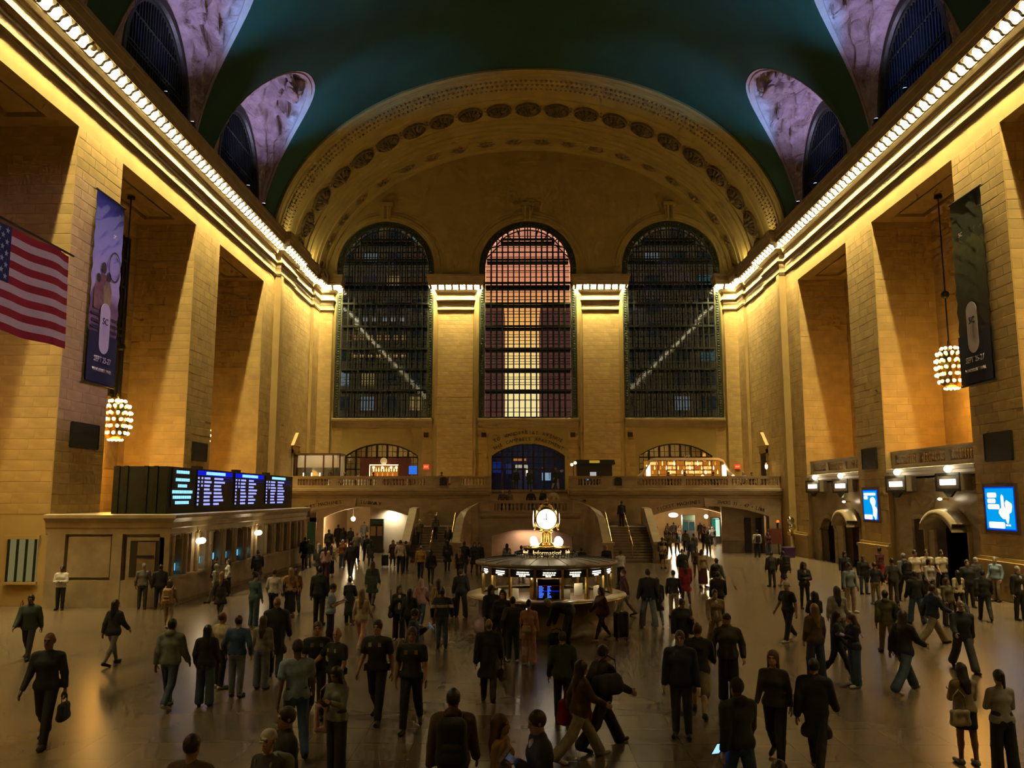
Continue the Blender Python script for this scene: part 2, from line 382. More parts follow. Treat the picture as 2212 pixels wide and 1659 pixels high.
def lunette(s, c, i):
    order = {27.6:'nearest', 39.9:'large middle', 52.3:'farthest'}[c]
    o = struct('window_%d' % i); o['label'] = '%s clerestory window in the vault above the %s cornice' % (order, 'left' if s < 0 else 'right')
    xw = XC+s*19.75; hw, zb, zt = 3.55, 24.2, 29.6
    N = 40
    def W(t, k=1., dx=0.): return (xw-s*dx, c+hw*k*math.cos(t), zb+(zt-zb)*k*math.sin(t)**.85 if math.sin(t) > 0 else zb)
    def G(t, inset=0.):
        y = c+(LHW-inset)*math.cos(t)*(1-1e-4); d = abs(y-c)/LHW
        a = LTOP*max(0, 1-d**2.3)**.5
        a = max(A0*.3, a-inset*.05*math.sin(t)); x, z = vault(a); return (XC+s*(x), y, z)
    ts = [PI*k/N for k in range(N+1)]
    def mixp(t, f):
        a = Vector(W(t, 1.14, .25)); b = Vector(G(t, .0)); v = a.lerp(b, f)
        v.z += .55*math.sin(PI*f)*math.sin(t)
        return v
    # relief surface with real carved lumps
    rows = []; nf = 14
    rnd = random.Random(i*7+3)
    ph = [(rnd.uniform(1.2,3.4), rnd.uniform(1,3.2), rnd.uniform(0,6), rnd.uniform(0,6), rnd.uniform(.05,.14)) for _ in range(9)]
    for k in range(nf+1):
        f = .0+.88*k/nf; r = []
        for t in [PI*q/72 for q in range(73)]:
            v = mixp(t, f)
            env = math.sin(PI*min(1, max(0, k/nf)))**.6*math.sin(t)**.5 if 0 < k < nf else 0
            h = sum(q[4]*math.sin(q[0]*v.y*1.6+q[2])*math.sin(q[1]*(v.z+f*5)*1.5+q[3]) for q in ph)
            v.z -= env*max(-.2, h)*2.0; v.x -= s*env*h*.9
            r.append(tuple(v))
        rows.append(r)
    MB().grid(rows).build('relief', LUNM, o, smooth=True)
    g = MB(); g.grid([[tuple(mixp(t, f)+Vector((0,0,dz))) for t in ts] for f, dz in ((.87,.05),(.88,-.12),(.95,-.14),(.955,-.03),(1.0,-.04),(1.0,.3))])
    g.build('border', LUNB, o, smooth=False)
    g = MB(); g.grid([[W(t, k, dx) for t in ts] for k, dx in ((1.14,.25),(1.12,.3),(1.04,.3),(1.03,.12),(1.,.1),(1.,-.25))])
    g.build('frame', BRONZE, o)
    gl = MB(); gl.poly([W(t, 1.0, -.1) for t in ts]); gl.build('pane', NIGHT if s < 0 and c < 45 else DUSKP, o)
    bars = MB()
    for k in range(-11, 12):
        y = c+hw*k/12; z1 = zb+(zt-zb)*max(0, math.sin(math.acos(k/12)))**.85
        bars.box(xw-.04, xw+.04, y-.035, y+.035, zb, z1)
    bars.build('mullions', IRON, o, kind='stuff')
    for z in (26.1, 26.35, 28.0):
        h = hw*math.cos(math.asin(min(1, ((z-zb)/(zt-zb))**(1/.85)))); g = MB(); g.box(xw-.06, xw+.06, c-h, c+h, z-.035, z+.035); g.build('transom', IRON, o)
    # figure group at the head of the lunette
    g = MB(); tp = mixp(PI/2, .80)
    for (dx, dy, dz, r, scl) in ((0,0,-.35,.42,(1,.6,1.5)),(0,0,.15,.24,(1,1,1.1)),(.3,-.8,-.45,.35,(.6,2.3,.5)),(.3,.8,-.45,.35,(.6,2.3,.5)),(.4,0,-1.0,.42,(.8,2.4,.5))):
        g.sphere((tp.x+s*dx, tp.y+dy, tp.z+dz), r, 10, 7, 0, scl)
    g.build('carved_figure', LUNM, o, smooth=True)
    # uplights on top of the cornice, throwing light up into the lunette
    for dy in (-1.6, 1.7):
        u = thing('cornice_uplight', '%s blue-white uplight on the %s cornice under its %s clerestory window' % ('near' if dy < 0 else 'far', 'left' if s < 0 else 'right', order), 'lamp', (XC+s*18.35, c+dy, 23.83), 0, 'uplights on the cornices')
        g = MB(); g.box(-.16,.16,-.16,.16,.0,.14); g.lathe([(.05,.1),(.13,.16),(.15,.34),(.13,.34),(.1,.2)], 10); g.build('housing', BLACK, u)
        g = MB(); g.lathe([(.0,.33),(.12,.335),(.12,.36),(0,.38)], 10); g.build('lens', glow('uplight_lens', (.45,.55,1.0), 14.), u)
        ld = bpy.data.lights.new('uplight_beam', 'SPOT'); ld.energy = UPW; ld.color = (.56,.46,1.0); ld.spot_size = math.radians(88); ld.spot_blend = .9; ld.shadow_soft_size = .12
        if dy > 0:
            l2 = bpy.data.lights.new('ceiling_beam', 'SPOT'); l2.energy = 6000.; l2.color = (.10,.42,1.0); l2.spot_size = math.radians(50); l2.spot_blend = 1.; l2.shadow_soft_size = .12
            o2 = bpy.data.objects.new('ceiling_beam', l2); col.objects.link(o2); o2.parent = u; o2.location = (0,.12,.5); o2.rotation_euler = (-Vector((-s*4.3, 2.0, 7.6))).to_track_quat('Z', 'Y').to_euler()
        lo = bpy.data.objects.new('uplight_beam', ld); col.objects.link(lo); lo.parent = u; lo.location = (0,0,.45)
        lo.rotation_euler = (-Vector((-s*.08, -dy*.10, 1.))).to_track_quat('Z', 'Y').to_euler()
UPW = 1300.; FLW = 90.
i = 1
for c in LUN:
    for s in (-1, 1):
        lunette(s, c, i)
        i += 1

# fill lights added unseen on the west pavilion cornices to brighten the great arch
for s in (-1, 1):
    for k, y in enumerate((62.0, 68.5)):
        u = thing('arch_fill_light', 'added unseen warm light on the %s cornice brightening the great arch, %s one' % ('left' if s < 0 else 'right', ['nearer','farther'][k]), 'lamp', (px(s,.75), y, 23.85), 0, 'added lights of the great arch')
        g = MB(); g.box(-.2,.2,-.3,.3,0,.3); g.build('housing', BLACK, u); g = MB(); g.box(-.17,.17,-.27,.27,.3,.31); g.build('lens', glow('arch_fill_lens', (1,.8,.4), 3.), u)
        ld = bpy.data.lights.new('arch_fill_beam', 'AREA'); ld.energy = FLW; ld.color = (1,.80,.36); ld.shape = 'RECTANGLE'; ld.size = .4; ld.size_y = .6
        lo = bpy.data.objects.new('arch_fill_beam', ld); col.objects.link(lo); lo.parent = u; lo.location = (0,0,.36); lo.rotation_euler = Vector((s*.55, -.12, -1.)).to_track_quat('Z', 'Y').to_euler()

# purple spotlight across the hall, on the left pier with the banner
u = thing('banner_spotlight', 'violet spotlight on the right cornice aimed at the left pier banner', 'lamp', (px(1,.7), 27.0, 23.85)); g = MB(); g.box(-.15,.15,-.15,.15,0,.1); g.tube([(.15,0,.25),(-.25,0,.2)], .12, 10); g.build('housing', BLACK, u)
ld = bpy.data.lights.new('banner_beam', 'SPOT'); ld.energy = 24000; ld.color = (.62,.42,1.0); ld.spot_size = math.radians(17); ld.spot_blend = .5; ld.shadow_soft_size = .1
lo = bpy.data.objects.new('banner_beam', ld); col.objects.link(lo); lo.parent = u; lo.location = (-.4,0,.2); lo.rotation_euler = (-(Vector((-18.4,33.2,12.5))-Vector((px(1,1.1),27.0,24.05)))).to_track_quat('Z', 'Y').to_euler()

u = thing('flag_fill_spot', 'added pale violet spotlight on the right cornice brightening the flag', 'lamp', (px(1,.7), 25.2, 23.85)); g = MB(); g.box(-.15,.15,-.15,.15,0,.1); g.tube([(.15,0,.25),(-.25,0,.2)], .12, 10); g.build('housing', BLACK, u)  # extra spotlight added to brighten the flag, which the banner beam misses
ld = bpy.data.lights.new('flag_fill_beam', 'SPOT'); ld.energy = 9000; ld.color = (.9,.66,1.0); ld.spot_size = math.radians(9); ld.spot_blend = .6; ld.shadow_soft_size = .1
lo = bpy.data.objects.new('flag_fill_beam', ld); col.objects.link(lo); lo.parent = u; lo.location = (-.4,0,.2); lo.rotation_euler = (-(Vector((-12.0,19.6,9.3))-Vector((px(1,1.1),25.2,24.05)))).to_track_quat('Z', 'Y').to_euler()
# ------------------------------------------------------------------ west wall
WW = struct('wall_west')
west = lambda u, v, w_: (u, YW+w_, v)
ZSILL, ZSPR, RW = 11.0, 24.75, 4.4
WC = [(a+b)/2 for a, b in wx]
def arc(cx, hw, zs, rise, n=24, rev=False):
    # segmental / semicircular arc from left to right
    if rise >= hw-1e-6: return [(cx-hw*math.cos(PI*k/n), zs+rise*math.sin(PI*k/n)) for k in range(n+1)]
    R = (hw*hw+rise*rise)/(2*rise); a = math.asin(hw/R)
    return [(cx+R*math.sin(-a+2*a*k/n), zs+R*math.cos(-a+2*a*k/n)-(R-rise)) for k in range(n+1)]
def notch(u0, u1, v0, v1, cx, hw, zs, rise, n=24):
    return [(u0,v0),(cx-hw,v0)]+arc(cx, hw, zs, rise, n)+[(cx+hw,v0),(u1,v0),(u1,v1),(u0,v1)]
g = MB()
mids = [XL-.5, (wx[0][1]+wx[1][0])/2, (wx[1][1]+wx[2][0])/2, XR+.5]
SEGHW, SEGS, SEGR = 3.22, 7.72, 1.08
for i in range(3):
    g.prism(notch(mids[i], mids[i+1], ZSILL, 37.2, WC[i], RW, ZSPR, RW, 32), west, 0, .9)
    g.prism(notch(mids[i], mids[i+1], 4.7, ZSILL, WC[i], SEGHW, SEGS, SEGR), west, 0, .9)
g.build('masonry', PLAST, WW)
g = MB()
pil = [(XL+.3, wx[0][0]-.15), (wx[0][1]+.45, wx[1][0]-.45), (wx[1][1]+.45, wx[2][0]-.45), (wx[2][1]+.15, XR-.3)]
for a, b in pil: g.box(a, b, YW-.45, YW+.1, 4.7, 20.8)
for (a, b) in ((wx[0][1]+.2, wx[0][1]+.45), (wx[1][0]-.45, wx[1][0]-.2), (wx[1][1]+.2, wx[1][1]+.45), (wx[2][0]-.45, wx[2][0]-.2)): g.box(a, b, YW-.28, YW+.1, 4.7, 23.5)
g.build('pilaster', STONE2, WW)
stone_faces(WW, [((a, YW-.45, 0), (1,0,0), (0,-1,0), b-a, 4.8, 20.5, 1) for a, b in pil]+
    [((q0, YW, 0), (1,0,0), (0,-1,0), q1-q0, 4.8, 10.3, .6) for q0, q1 in ((wx[0][0], WC[0]-SEGHW-.3), (WC[0]+SEGHW+.3, wx[0][1]), (wx[1][0], WC[1]-SEGHW-.3), (WC[1]+SEGHW+.3, wx[1][1]), (wx[2][0], WC[2]-SEGHW-.3), (WC[2]+SEGHW+.3, wx[2][1]))], ch=.38, bl=.8)
g = MB()
for a, b in wx:
    g.sweep([(0,10.2),(.06,10.2),(.1,10.45),(.22,10.6),(.3,10.75),(.42,10.8),(.42,10.98),(0,11.05)], [(b,YW),(a,YW)])
g.build('sill_course', CORN, WW)
for i in range(3):      # arch mouldings and keystones
    g = MB(); ring = [[(WC[i]-R*math.cos(PI*k/32), YW+d, ZSPR+R*math.sin(PI*k/32)) for k in range(33)] for R, d in ((4.4,.0),(4.4,-.06),(4.62,-.06),(4.66,-.12),(4.95,-.12),(5.0,-.03),(5.25,-.03),(5.28,.0))]
    g.grid(ring); g.build('arch_moulding', PLAST, WW)
    g = MB(); g.prism([(-.36,29.1),(.36,29.1),(.47,30.45),(-.47,30.45)], lambda u, v, w_: (WC[i]+u, YW+w_, v), -.35, .05)
    g.box(WC[i]-.58, WC[i]+.58, YW-.5, YW, 30.45, 30.75)
    for dx in (-.2, .2): g.tube([(WC[i]+dx, YW-.4, 29.2), (WC[i]+dx, YW-.42, 30.4)], .09, 6)
    g.build('keystone', PLAST, WW)

# great arch ------------------------------------------------------
AR = struct('trim_5'); AR['label'] = 'broad ornamented arch framing the three west windows'
AP = [(60.0,-.10),(59.75,.0),(59.75,.16),(60.1,.22),(60.35,.16),(60.7,.18),(60.8,.26),(62.9,.32),(63.0,.22),(64.1,.28),(64.2,.36),(64.35,.36),(64.4,.28),(67.4,.42),(67.45,.52),(67.7,.52),(67.75,.46),(68.3,.5),(68.35,.6),(68.9,.63),(68.95,.74),(69.5,.78),(69.55,.9),(70.1,.94),(70.15,1.02),(71.5,1.14),(71.6,1.25),(71.8,1.38),(72.1,1.42)]
NT = 96
def ell(d, t): return (XC-(VA-d*.98)*math.cos(t), VZ+(VB-d)*math.sin(t))
MB().grid([[(ell(d, PI*k/NT)[0], y, ell(d, PI*k/NT)[1]) for k in range(NT+1)] for y, d in AP]).build('archivolt', PLAST, AR)
def on_arch(y, d, t):
    x, z = ell(d, t); x2, z2 = ell(d, t+.001); tg = Vector((x2-x, 0, z2-z)).normalized(); yv = Vector((0,1,0)); nn = tg.cross(yv)
    if nn.dot(Vector((XC, y, 24))-Vector((x, y, z))) < 0: nn = -nn
    return Vector((x, y, z)), tg, yv, nn
ro = MB(); ro.lathe([(1.02,.0),(1.0,.08),(.90,.09),(.86,.03),(.5,.02)], 20); 
for k in range(12):
    a = 2*PI*k/12; ca, sa = math.cos(a), math.sin(a)
    P = lambda r, q, z: (r*ca-q*sa, r*sa+q*ca, z)
    ro.add([P(.22,0,.16),P(.5,.12,.13),P(.76,.10,.06),P(.82,0,.10),P(.76,-.10,.06),P(.5,-.12,.13),P(.5,0,.2)], [(0,1,6),(1,2,6),(2,3,6),(3,4,6),(4,5,6),(5,0,6)])
ro.sphere((0,0,.12), .2, 8, 5)
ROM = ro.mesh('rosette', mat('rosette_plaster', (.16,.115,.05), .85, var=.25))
lf = MB()
for k in range(8):
    a = 2*PI*k/8; ca, sa = math.cos(a), math.sin(a); P = lambda r, q, z: (1.35*(r*ca-q*sa), r*sa+q*ca, z)
    lf.add([P(.1,0,.1),P(.35,.13,.12),P(.62,.03,.02),P(.62,-.03,.02),P(.35,-.13,.12)], [(0,1,2,3,4)])
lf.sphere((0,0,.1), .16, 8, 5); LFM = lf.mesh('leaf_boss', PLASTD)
def put(meshd, name, y, d, t, sc_=1., zs=1.):
    p, tg, yv, nn = on_arch(y, d, t)
    o = link(name, meshd, AR); o.matrix_world = Matrix(((tg.x*sc_, yv.x*sc_, nn.x*sc_*zs, p.x), (tg.y*sc_, yv.y*sc_, nn.y*sc_*zs, p.y), (tg.z*sc_, yv.z*sc_, nn.z*sc_*zs, p.z), (0,0,0,1))); return o
# equal spacing along the curve
def arclen_t(n):
    ts = np.linspace(0, PI, 2001); P_ = np.array([ell(.4, t) for t in ts]); L = np.concatenate([[0], np.cumsum(np.hypot(*np.diff(P_, axis=0).T))])
    return [float(np.interp(L[-1]*(k+.5)/n, L, ts)) for k in range(n)]
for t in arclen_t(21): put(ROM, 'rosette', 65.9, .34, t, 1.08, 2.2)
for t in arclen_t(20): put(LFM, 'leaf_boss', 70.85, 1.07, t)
st = MB(); rnd = random.Random(4)
for k in range(150):                                     # leaf chains of the outer band
    for y in (61.2, 61.85, 62.5):
        t = PI*(k+.5+(.25 if y == 61.85 else 0))/150; p, tg, yv, nn = on_arch(y, .28, t); q = rnd.uniform(.8,1.2)
        st.add([p-tg*.16*q, p+yv*.2*q, p+tg*.16*q, p-yv*.2*q, p+nn*.16*q], [(0,1,4),(1,2,4),(2,3,4),(3,0,4)])
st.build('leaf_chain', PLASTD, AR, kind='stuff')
st = MB()
for k in range(140):                                     # garland between the rosettes
    t = PI*(k+.5)/140; 
    for dy in (-.55, 0., .55):
        p, tg, yv, nn = on_arch(65.9+dy, .34, t); q = .8
        st.add([p-tg*.1, p+yv*.16, p+tg*.1, p-yv*.16, p+nn*.09], [(0,1,4),(1,2,4),(2,3,4),(3,0,4)])
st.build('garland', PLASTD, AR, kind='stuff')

# great windows ---------------------------------------------------
PANE = glassmat('old_glass', (.62,.66,.66), .03, .05)
ORN = mat('ornate_iron', (.05,.065,.04), .5, .3, var=.5, scale=9, bump=.8, bscale=7)
WALK = mat('walkway_steel', (.008,.012,.012), .5, .2, var=.3)
bands = [(11.0,11.25),(13.35,13.75),(15.25,15.65),(17.15,17.5),(19.15,19.6),(21.3,21.65),(22.95,23.8),(25.4,25.7),(27.2,27.7)]
pm = MB(); pm.box(-.5,.5,-.02,.02,-.5,.5); PANEM = pm.mesh('pane', PANE)
WLAB = ['great arched window on the left, dark blue outside', 'great arched window in the middle, glowing with sunset', 'great arched window on the right, dark with reflected bulbs']
for i in range(3):
    W = struct('window_%d' % (20+i)); W['label'] = WLAB[i]
    cx = WC[i]; hi = RW-.55; y0 = YW+.28
    g = MB()
    for sgn in (-1, 1):
        a, b = cx+sgn*hi, cx+sgn*(RW+.02); g.box(min(a,b), max(a,b), y0-.08, y0+.14, ZSILL, ZSPR)
    g.grid([[(cx-R*math.cos(PI*k/40), y0+d, ZSPR+R*math.sin(PI*k/40)) for k in range(41)] for R, d in ((RW+.02,.14),(RW+.02,-.08),(RW-.18,-.1),(RW-.2,-.02),(hi+.15,-.02),(hi+.1,-.1),(hi,-.08),(hi,.14))])
    g.build('ornate_border', ORN, W)
    g = MB(); 
    for k in range(60):
        for sgn in (-1, 1):
            z = ZSILL+.2+k*.225
            g.sphere((cx+sgn*(hi+.27), y0-.1, z), .1, 6, 4, 0, (1.3,.6,1))
    for k in range(54):
        a = PI*(k+.5)/54; g.sphere((cx-(hi+.27)*math.cos(a), y0-.1, ZSPR+(hi+.27)*math.sin(a)), .11, 6, 4, 0, (1,.6,1))
    g.build('border_bosses', ORN, W, kind='stuff')
    NCOL = 15; cw = 2*hi/NCOL
    def top(x): return ZSPR+math.sqrt(max(0, hi*hi-(x-cx)**2))
    for k in range(1, NCOL):
        x = cx-hi+cw*k; g = MB(); g.box(x-.055, x+.055, y0-.06, y0+.10, ZSILL, top(x)+.05); g.build('mullion', IRON, W)
    for j, (a, b) in enumerate(bands):
        h = hi if b < ZSPR else math.sqrt(max(.01, hi*hi-(b-ZSPR)**2)); g = MB(); g.box(cx-h, cx+h, y0-.1, y0+.12, (a+b)/2-.08, (a+b)/2+.08); g.build('transom', IRON, W)
        g = MB(); g.box(cx-h, cx+h, y0+.5, y0+1.35, a+.05, a+.05+(b-a)*.35); g.build('walkway', WALK, W)
    thin = MB()
    for (a, b), (c_, d) in zip(bands, bands[1:]):
        for f in (.34, .67):
            z = b+(c_-b)*f
            if z > ZSPR+hi-.3: continue
            h = hi if z < ZSPR else math.sqrt(max(.01, hi*hi-(z-ZSPR)**2)); thin.box(cx-h, cx+h, y0-.02, y0+.03, z-.02, z+.02)
    thin.build('glazing_bars', IRON, W, kind='stuff')
    bk2 = MB()
    for k in range(1, NCOL):
        x = cx-hi+cw*k; bk2.box(x-.045, x+.045, y0+1.35, y0+1.45, ZSILL, top(x)); 
    for a, b in bands:
        for z in (a-.5, b+.5):
            if ZSILL < z < ZSPR+hi-.2:
                h = hi if z < ZSPR else math.sqrt(max(.01, hi*hi-(z-ZSPR)**2)); bk2.box(cx-h, cx+h, y0+1.36, y0+1.42, z-.03, z+.03)
    bk2.build('outer_sash', IRON, W, kind='stuff')
    for k in range(NCOL):
        x = cx-hi+cw*(k+.5); zt = top(x)
        edges = [q for a, b in bands for q in [(a+b)/2]]+[99]
        for a, b in zip(edges, edges[1:]):
            b = min(b, zt)
            if b-a > .25: link('pane', PANEM, W, (x, y0+.03, (a+b)/2), scale=(cw-.1, .3, b-a-.2))
    # fan of tracery at the head
    g = MB()
    for k in range(1, 12):
        a = PI*k/12; g.tube([(cx-2.6*math.cos(a), y0, ZSPR+.0+max(2.2, 2.75*math.sin(a))), (cx-hi*math.cos(a), y0, ZSPR+hi*math.sin(a))], .06, 5)
    for R in (3.55,): g.tube([(cx-R*math.cos(PI*k/30), y0-.03, ZSPR+R*math.sin(PI*k/30)) for k in range(6, 25)], .06, 5)
    g.build('tracery', IRON, W, kind='stuff')

# lower segmental windows and doors on the balcony ----------------
LABW = ['dark segmental window behind the bar on the left balcony', 'segmental doorway to the street at the top of the stairs', 'dark segmental window above the orange bar']
for i in range(3):
    W = struct('window_%d' % (30+i)); W['label'] = LABW[i]; cx = WC[i]; y0 = YW+.35
    A = arc(cx, SEGHW, SEGS, SEGR, 24)
    g = MB(); pts = [(cx-SEGHW, y0-.05, 4.7)]+[(u, y0-.05, v) for u, v in A]+[(cx+SEGHW, y0-.05, 4.7)]; g.tube(pts, .11, 5); g.build('frame', BLACK, W)
    def segtop(x):
        R = (SEGHW**2+SEGR**2)/(2*SEGR); return SEGS+math.sqrt(R*R-(x-cx)**2)-(R-SEGR)
    for k in range(1, 7):
        x = cx-SEGHW+2*SEGHW*k/7; g = MB(); g.box(x-.09, x+.09, y0-.1, y0+.08, 4.7, segtop(x)); g.build('mullion', BLACK, W)
    for z in (6.55, 7.6): g = MB(); g.box(cx-SEGHW, cx+SEGHW, y0-.1, y0+.06, z-.06, z+.06); g.build('transom', BLACK, W)
    th = MB()
    for k in range(7):
        x = cx-SEGHW+2*SEGHW*(k+.5)/7; th.box(x-.025, x+.025, y0-.02, y0+.02, 5.7, segtop(x))
    for z in (7.05, 8.1): th.box(cx-SEGHW, cx+SEGHW, y0-.02, y0+.02, z-.02, z+.02)
    th.build('glazing_bars', BLACK, W, kind='stuff')
    for k in range(7):
        x = cx-SEGHW+2*SEGHW*(k+.5)/7
        for a, b in ((4.75,6.5),(6.6,7.55),(7.65,segtop(x)-.05)):
            if i == 1 and a < 5 and k in (2, 3): continue        # open doors
            link('pane', PANEM, W, (x, y0, (a+b)/2), scale=(2*SEGHW/7-.18, .3, b-a))
# vestibules behind
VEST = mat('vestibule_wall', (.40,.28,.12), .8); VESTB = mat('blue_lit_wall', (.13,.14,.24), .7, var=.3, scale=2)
for i in range(3):
    r = struct('wall_vestibule_%d' % (i+1)); g = MB(); cx = WC[i]
    g.box(cx-4.2, cx+4.2, 78, 78.2, 4.7, 10); g.box(cx-4.4, cx-4.2, YW+.9, 78, 4.7, 10); g.box(cx+4.2, cx+4.4, YW+.9, 78, 4.7, 10); g.box(cx-4.4, cx+4.4, YW+.9, 78.2, 9.6, 10); g.box(cx-4.4, cx+4.4, YW, 78.2, 4.4, 4.7)
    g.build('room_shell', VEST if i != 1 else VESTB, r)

# outside: dusk street -------------------------------------------
FAC = [mat('facade_mauve', (.60,.34,.40), .8, var=.2, scale=.2), mat('facade_dark', (.05,.055,.06), .8, var=.2, scale=.2), mat('facade_brown', (.20,.13,.12), .8, var=.2, scale=.2)]
DUSKGLOW = glow('dusk_glow_panel', (.42,.15,.13), .5); DIMW = glow('dim_window', (.35,.5,.48), .06)  # pinkish panels glow to put dusk light onto the mauve facades
LITW = [glow('lit_window_white', (.8,.9,1.), .35), glow('lit_window_warm', (1.,.62,.2), .5), glow('lit_window_teal', (.2,.55,.6), .28)]
DARKW = mat('dark_window', (.02,.025,.035), .2)
wm = MB(); wm.box(-.5,.5,-.05,.05,-.5,.5)
WM = [wm.mesh('window', m_) for m_ in LITW+[DARKW,DUSKGLOW,DIMW]]
def tower(label, x0, x1, y, h, fm, lit, seed, nx, nz, z0=8.):
    t = thing('street_building', label, 'building', ((x0+x1)/2, y, 0), 0, 'buildings across the street')
    g = MB(); g.box(x0-(x0+x1)/2, x1-(x0+x1)/2, 0, 12, 0, h); g.build('facade', FAC[fm], t)
    r = random.Random(seed); dw, dz = (x1-x0)/nx, (h-z0-1)/nz
    for a in range(nx):
        for b in range(nz):
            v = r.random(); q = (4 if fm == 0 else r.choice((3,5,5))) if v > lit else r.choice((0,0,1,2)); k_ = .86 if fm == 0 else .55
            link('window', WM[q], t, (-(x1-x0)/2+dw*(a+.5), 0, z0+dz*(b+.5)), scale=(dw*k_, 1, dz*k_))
tower('dark office block seen through the left great window', -34, -8.5, 104, 60, 1, .24, 3, 8, 16)
LEFTB = bpy.data.objects['street_building']
for z, x0, x1, m_, nn in ((26.97,-21.9,-14.6,0,6),(24.64,-21.9,-14.6,1,7),(22.39,-21.9,-14.6,1,7)):
    for k in range(nn): g = MB(); g.box(-.34,.34,-.1,0,-.28 if m_ == 0 else -.4,.28 if z > 23 else -.1); g.build('lit_window', glow('left_row_%d' % int(z), (.9,.85,.8) if m_ == 0 else (1,.5,.14), .5 if z > 23 else 1.2), LEFTB, loc=(x0+(x1-x0)*(k+.5)/nn+21.25, 0, z))
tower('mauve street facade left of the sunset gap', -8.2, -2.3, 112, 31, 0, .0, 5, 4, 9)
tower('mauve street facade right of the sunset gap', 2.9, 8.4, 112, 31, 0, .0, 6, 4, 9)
tower('dark office block seen through the right great window', 8.8, 36, 104, 60, 1, .14, 8, 8, 16)
g = MB(); g.box(-60, 60, 93, 240, -.4, -.1); g.build('ground_street', mat('asphalt', (.05,.05,.05), .8), kind='structure')
# ------------------------------------------------------------------ balcony
YB, ZB = 61.5, 4.7
_TX = {}
def text(body, size, m, parent, loc, rot=(PI/2,0,0), name='lettering', ax='CENTER', ext=.01, sx=1.):
    key = (body, size, m.name, ax, ext)
    if key not in _TX:
        cu = bpy.data.curves.new(name, 'FONT'); cu.body = body; cu.size = size; cu.align_x = ax; cu.align_y = 'CENTER'; cu.extrude = ext; cu.resolution_u = 2
        cu.materials.append(m); t_ = bpy.data.objects.new('tmp', cu); col.objects.link(t_)
        _TX[key] = bpy.data.meshes.new_from_object(t_); bpy.data.objects.remove(t_)
    o_ = link(name, _TX[key], parent, loc, rot, (sx,1,1))
    if len(body) > 1: o_['kind'] = 'stuff'
    return o_
def arc_text(body, size, m, parent, cx, yf, hw, zs, rise, x0, x1, up=.2, name='letter'):
    R = (hw*hw+rise*rise)/(2*rise); zc = zs+rise-R; n = len(body)
    for k, ch in enumerate(body):
        if ch == ' ': continue
        x = x0+(x1-x0)*(k+.5)/n; a = math.asin((x-cx)/R); r = R+up
        text(ch, size, m, parent, (cx+r*math.sin(a), yf, zc+r*math.cos(a)), (PI/2, a, 0), name)
INK = mat('cut_letter', (.03,.022,.012), .7)
BALC = struct('floor_balcony'); BALC['label'] = 'stone balcony floor across the west end'
g = MB(); g.box(XL, -2.2, YB, YW+.9, 4.35, ZB); g.box(3.6, XR, YB, YW+.9, 4.35, ZB); g.box(-2.2, 3.6, 63.0, YW+.9, 4.35, ZB); g.build('slab', MARBLE, BALC)
g = MB()
cp = [(0,4.05),(.06,4.08),(.1,4.2),(.26,4.3),(.34,4.45),(.34,4.55),(.44,4.58),(.44,4.74),(0,4.78)]
g.sweep(cp, [(-2.2,YB),(XL,YB)]); g.sweep(cp, [(XR,YB),(3.6,YB)]); g.build('front_moulding', MARBLE, BALC)
# wall under the balcony with two flat arches
WU = struct('wall_under_balcony')
AC = [(-12.6, 4.4), (14.0, 4.4)]; AZ, AH = 2.72, .76
yb = lambda u, v, w_: (u, YB+w_, v)
g = MB(); g.prism(notch(XL-.4, -6.9, 0, 4.4, AC[0][0], 4.4, AZ, AH), yb, 0, .8); g.prism(notch(8.3, XR+.4, 0, 4.4, AC[1][0], 4.4, AZ, AH), yb, 0, .8); g.box(-6.9, 8.3, YB, YB+.8, 0, 4.4)
g.build('masonry', MARBLE, WU)
for c, _ in AC:
    g = MB(); g.prism([(-.32,3.46),(.32,3.46),(.4,4.06),(-.4,4.06)], lambda u, v, w_: (c+u, YB+w_, v), -.14, .1); g.build('keystone', MARBLE, WU)
arc_text('TICKET MACHINES', .36, INK, WU, 14.0, YB-.012, 4.4, AZ, AH, 10.2, 13.4, .3)
arc_text('TRACKS 31 - 47 • LIRR', .36, INK, WU, 14.0, YB-.012, 4.4, AZ, AH, 14.6, 18.0, .3)
arc_text('TICKET MACHINES', .36, INK, WU, -12.6, YB-.012, 4.4, AZ, AH, -16.5, -13.3, .3)
arc_text('SUBWAY', .36, INK, WU, -12.6, YB-.012, 4.4, AZ, AH, -12.0, -10.4, .3)
for i, (x, z) in enumerate(((-2.8,4.2),(3.9,4.2))): pass
# inscription over the street door
INS = struct('trim_6'); INS['label'] = 'cut inscription over the middle doorway'
R_ = (SEGHW**2+SEGR**2)/(2*SEGR)
arc_text('TO VANDERBILT AVENUE', .42, INK, INS, WC[1], YW-.012, SEGHW, SEGS, SEGR, WC[1]-2.6, WC[1]+2.6, .95)
arc_text('THE CAMPBELL APARTMENT', .42, INK, INS, WC[1], YW-.012, SEGHW, SEGS, SEGR, WC[1]-2.9, WC[1]+2.9, .38)

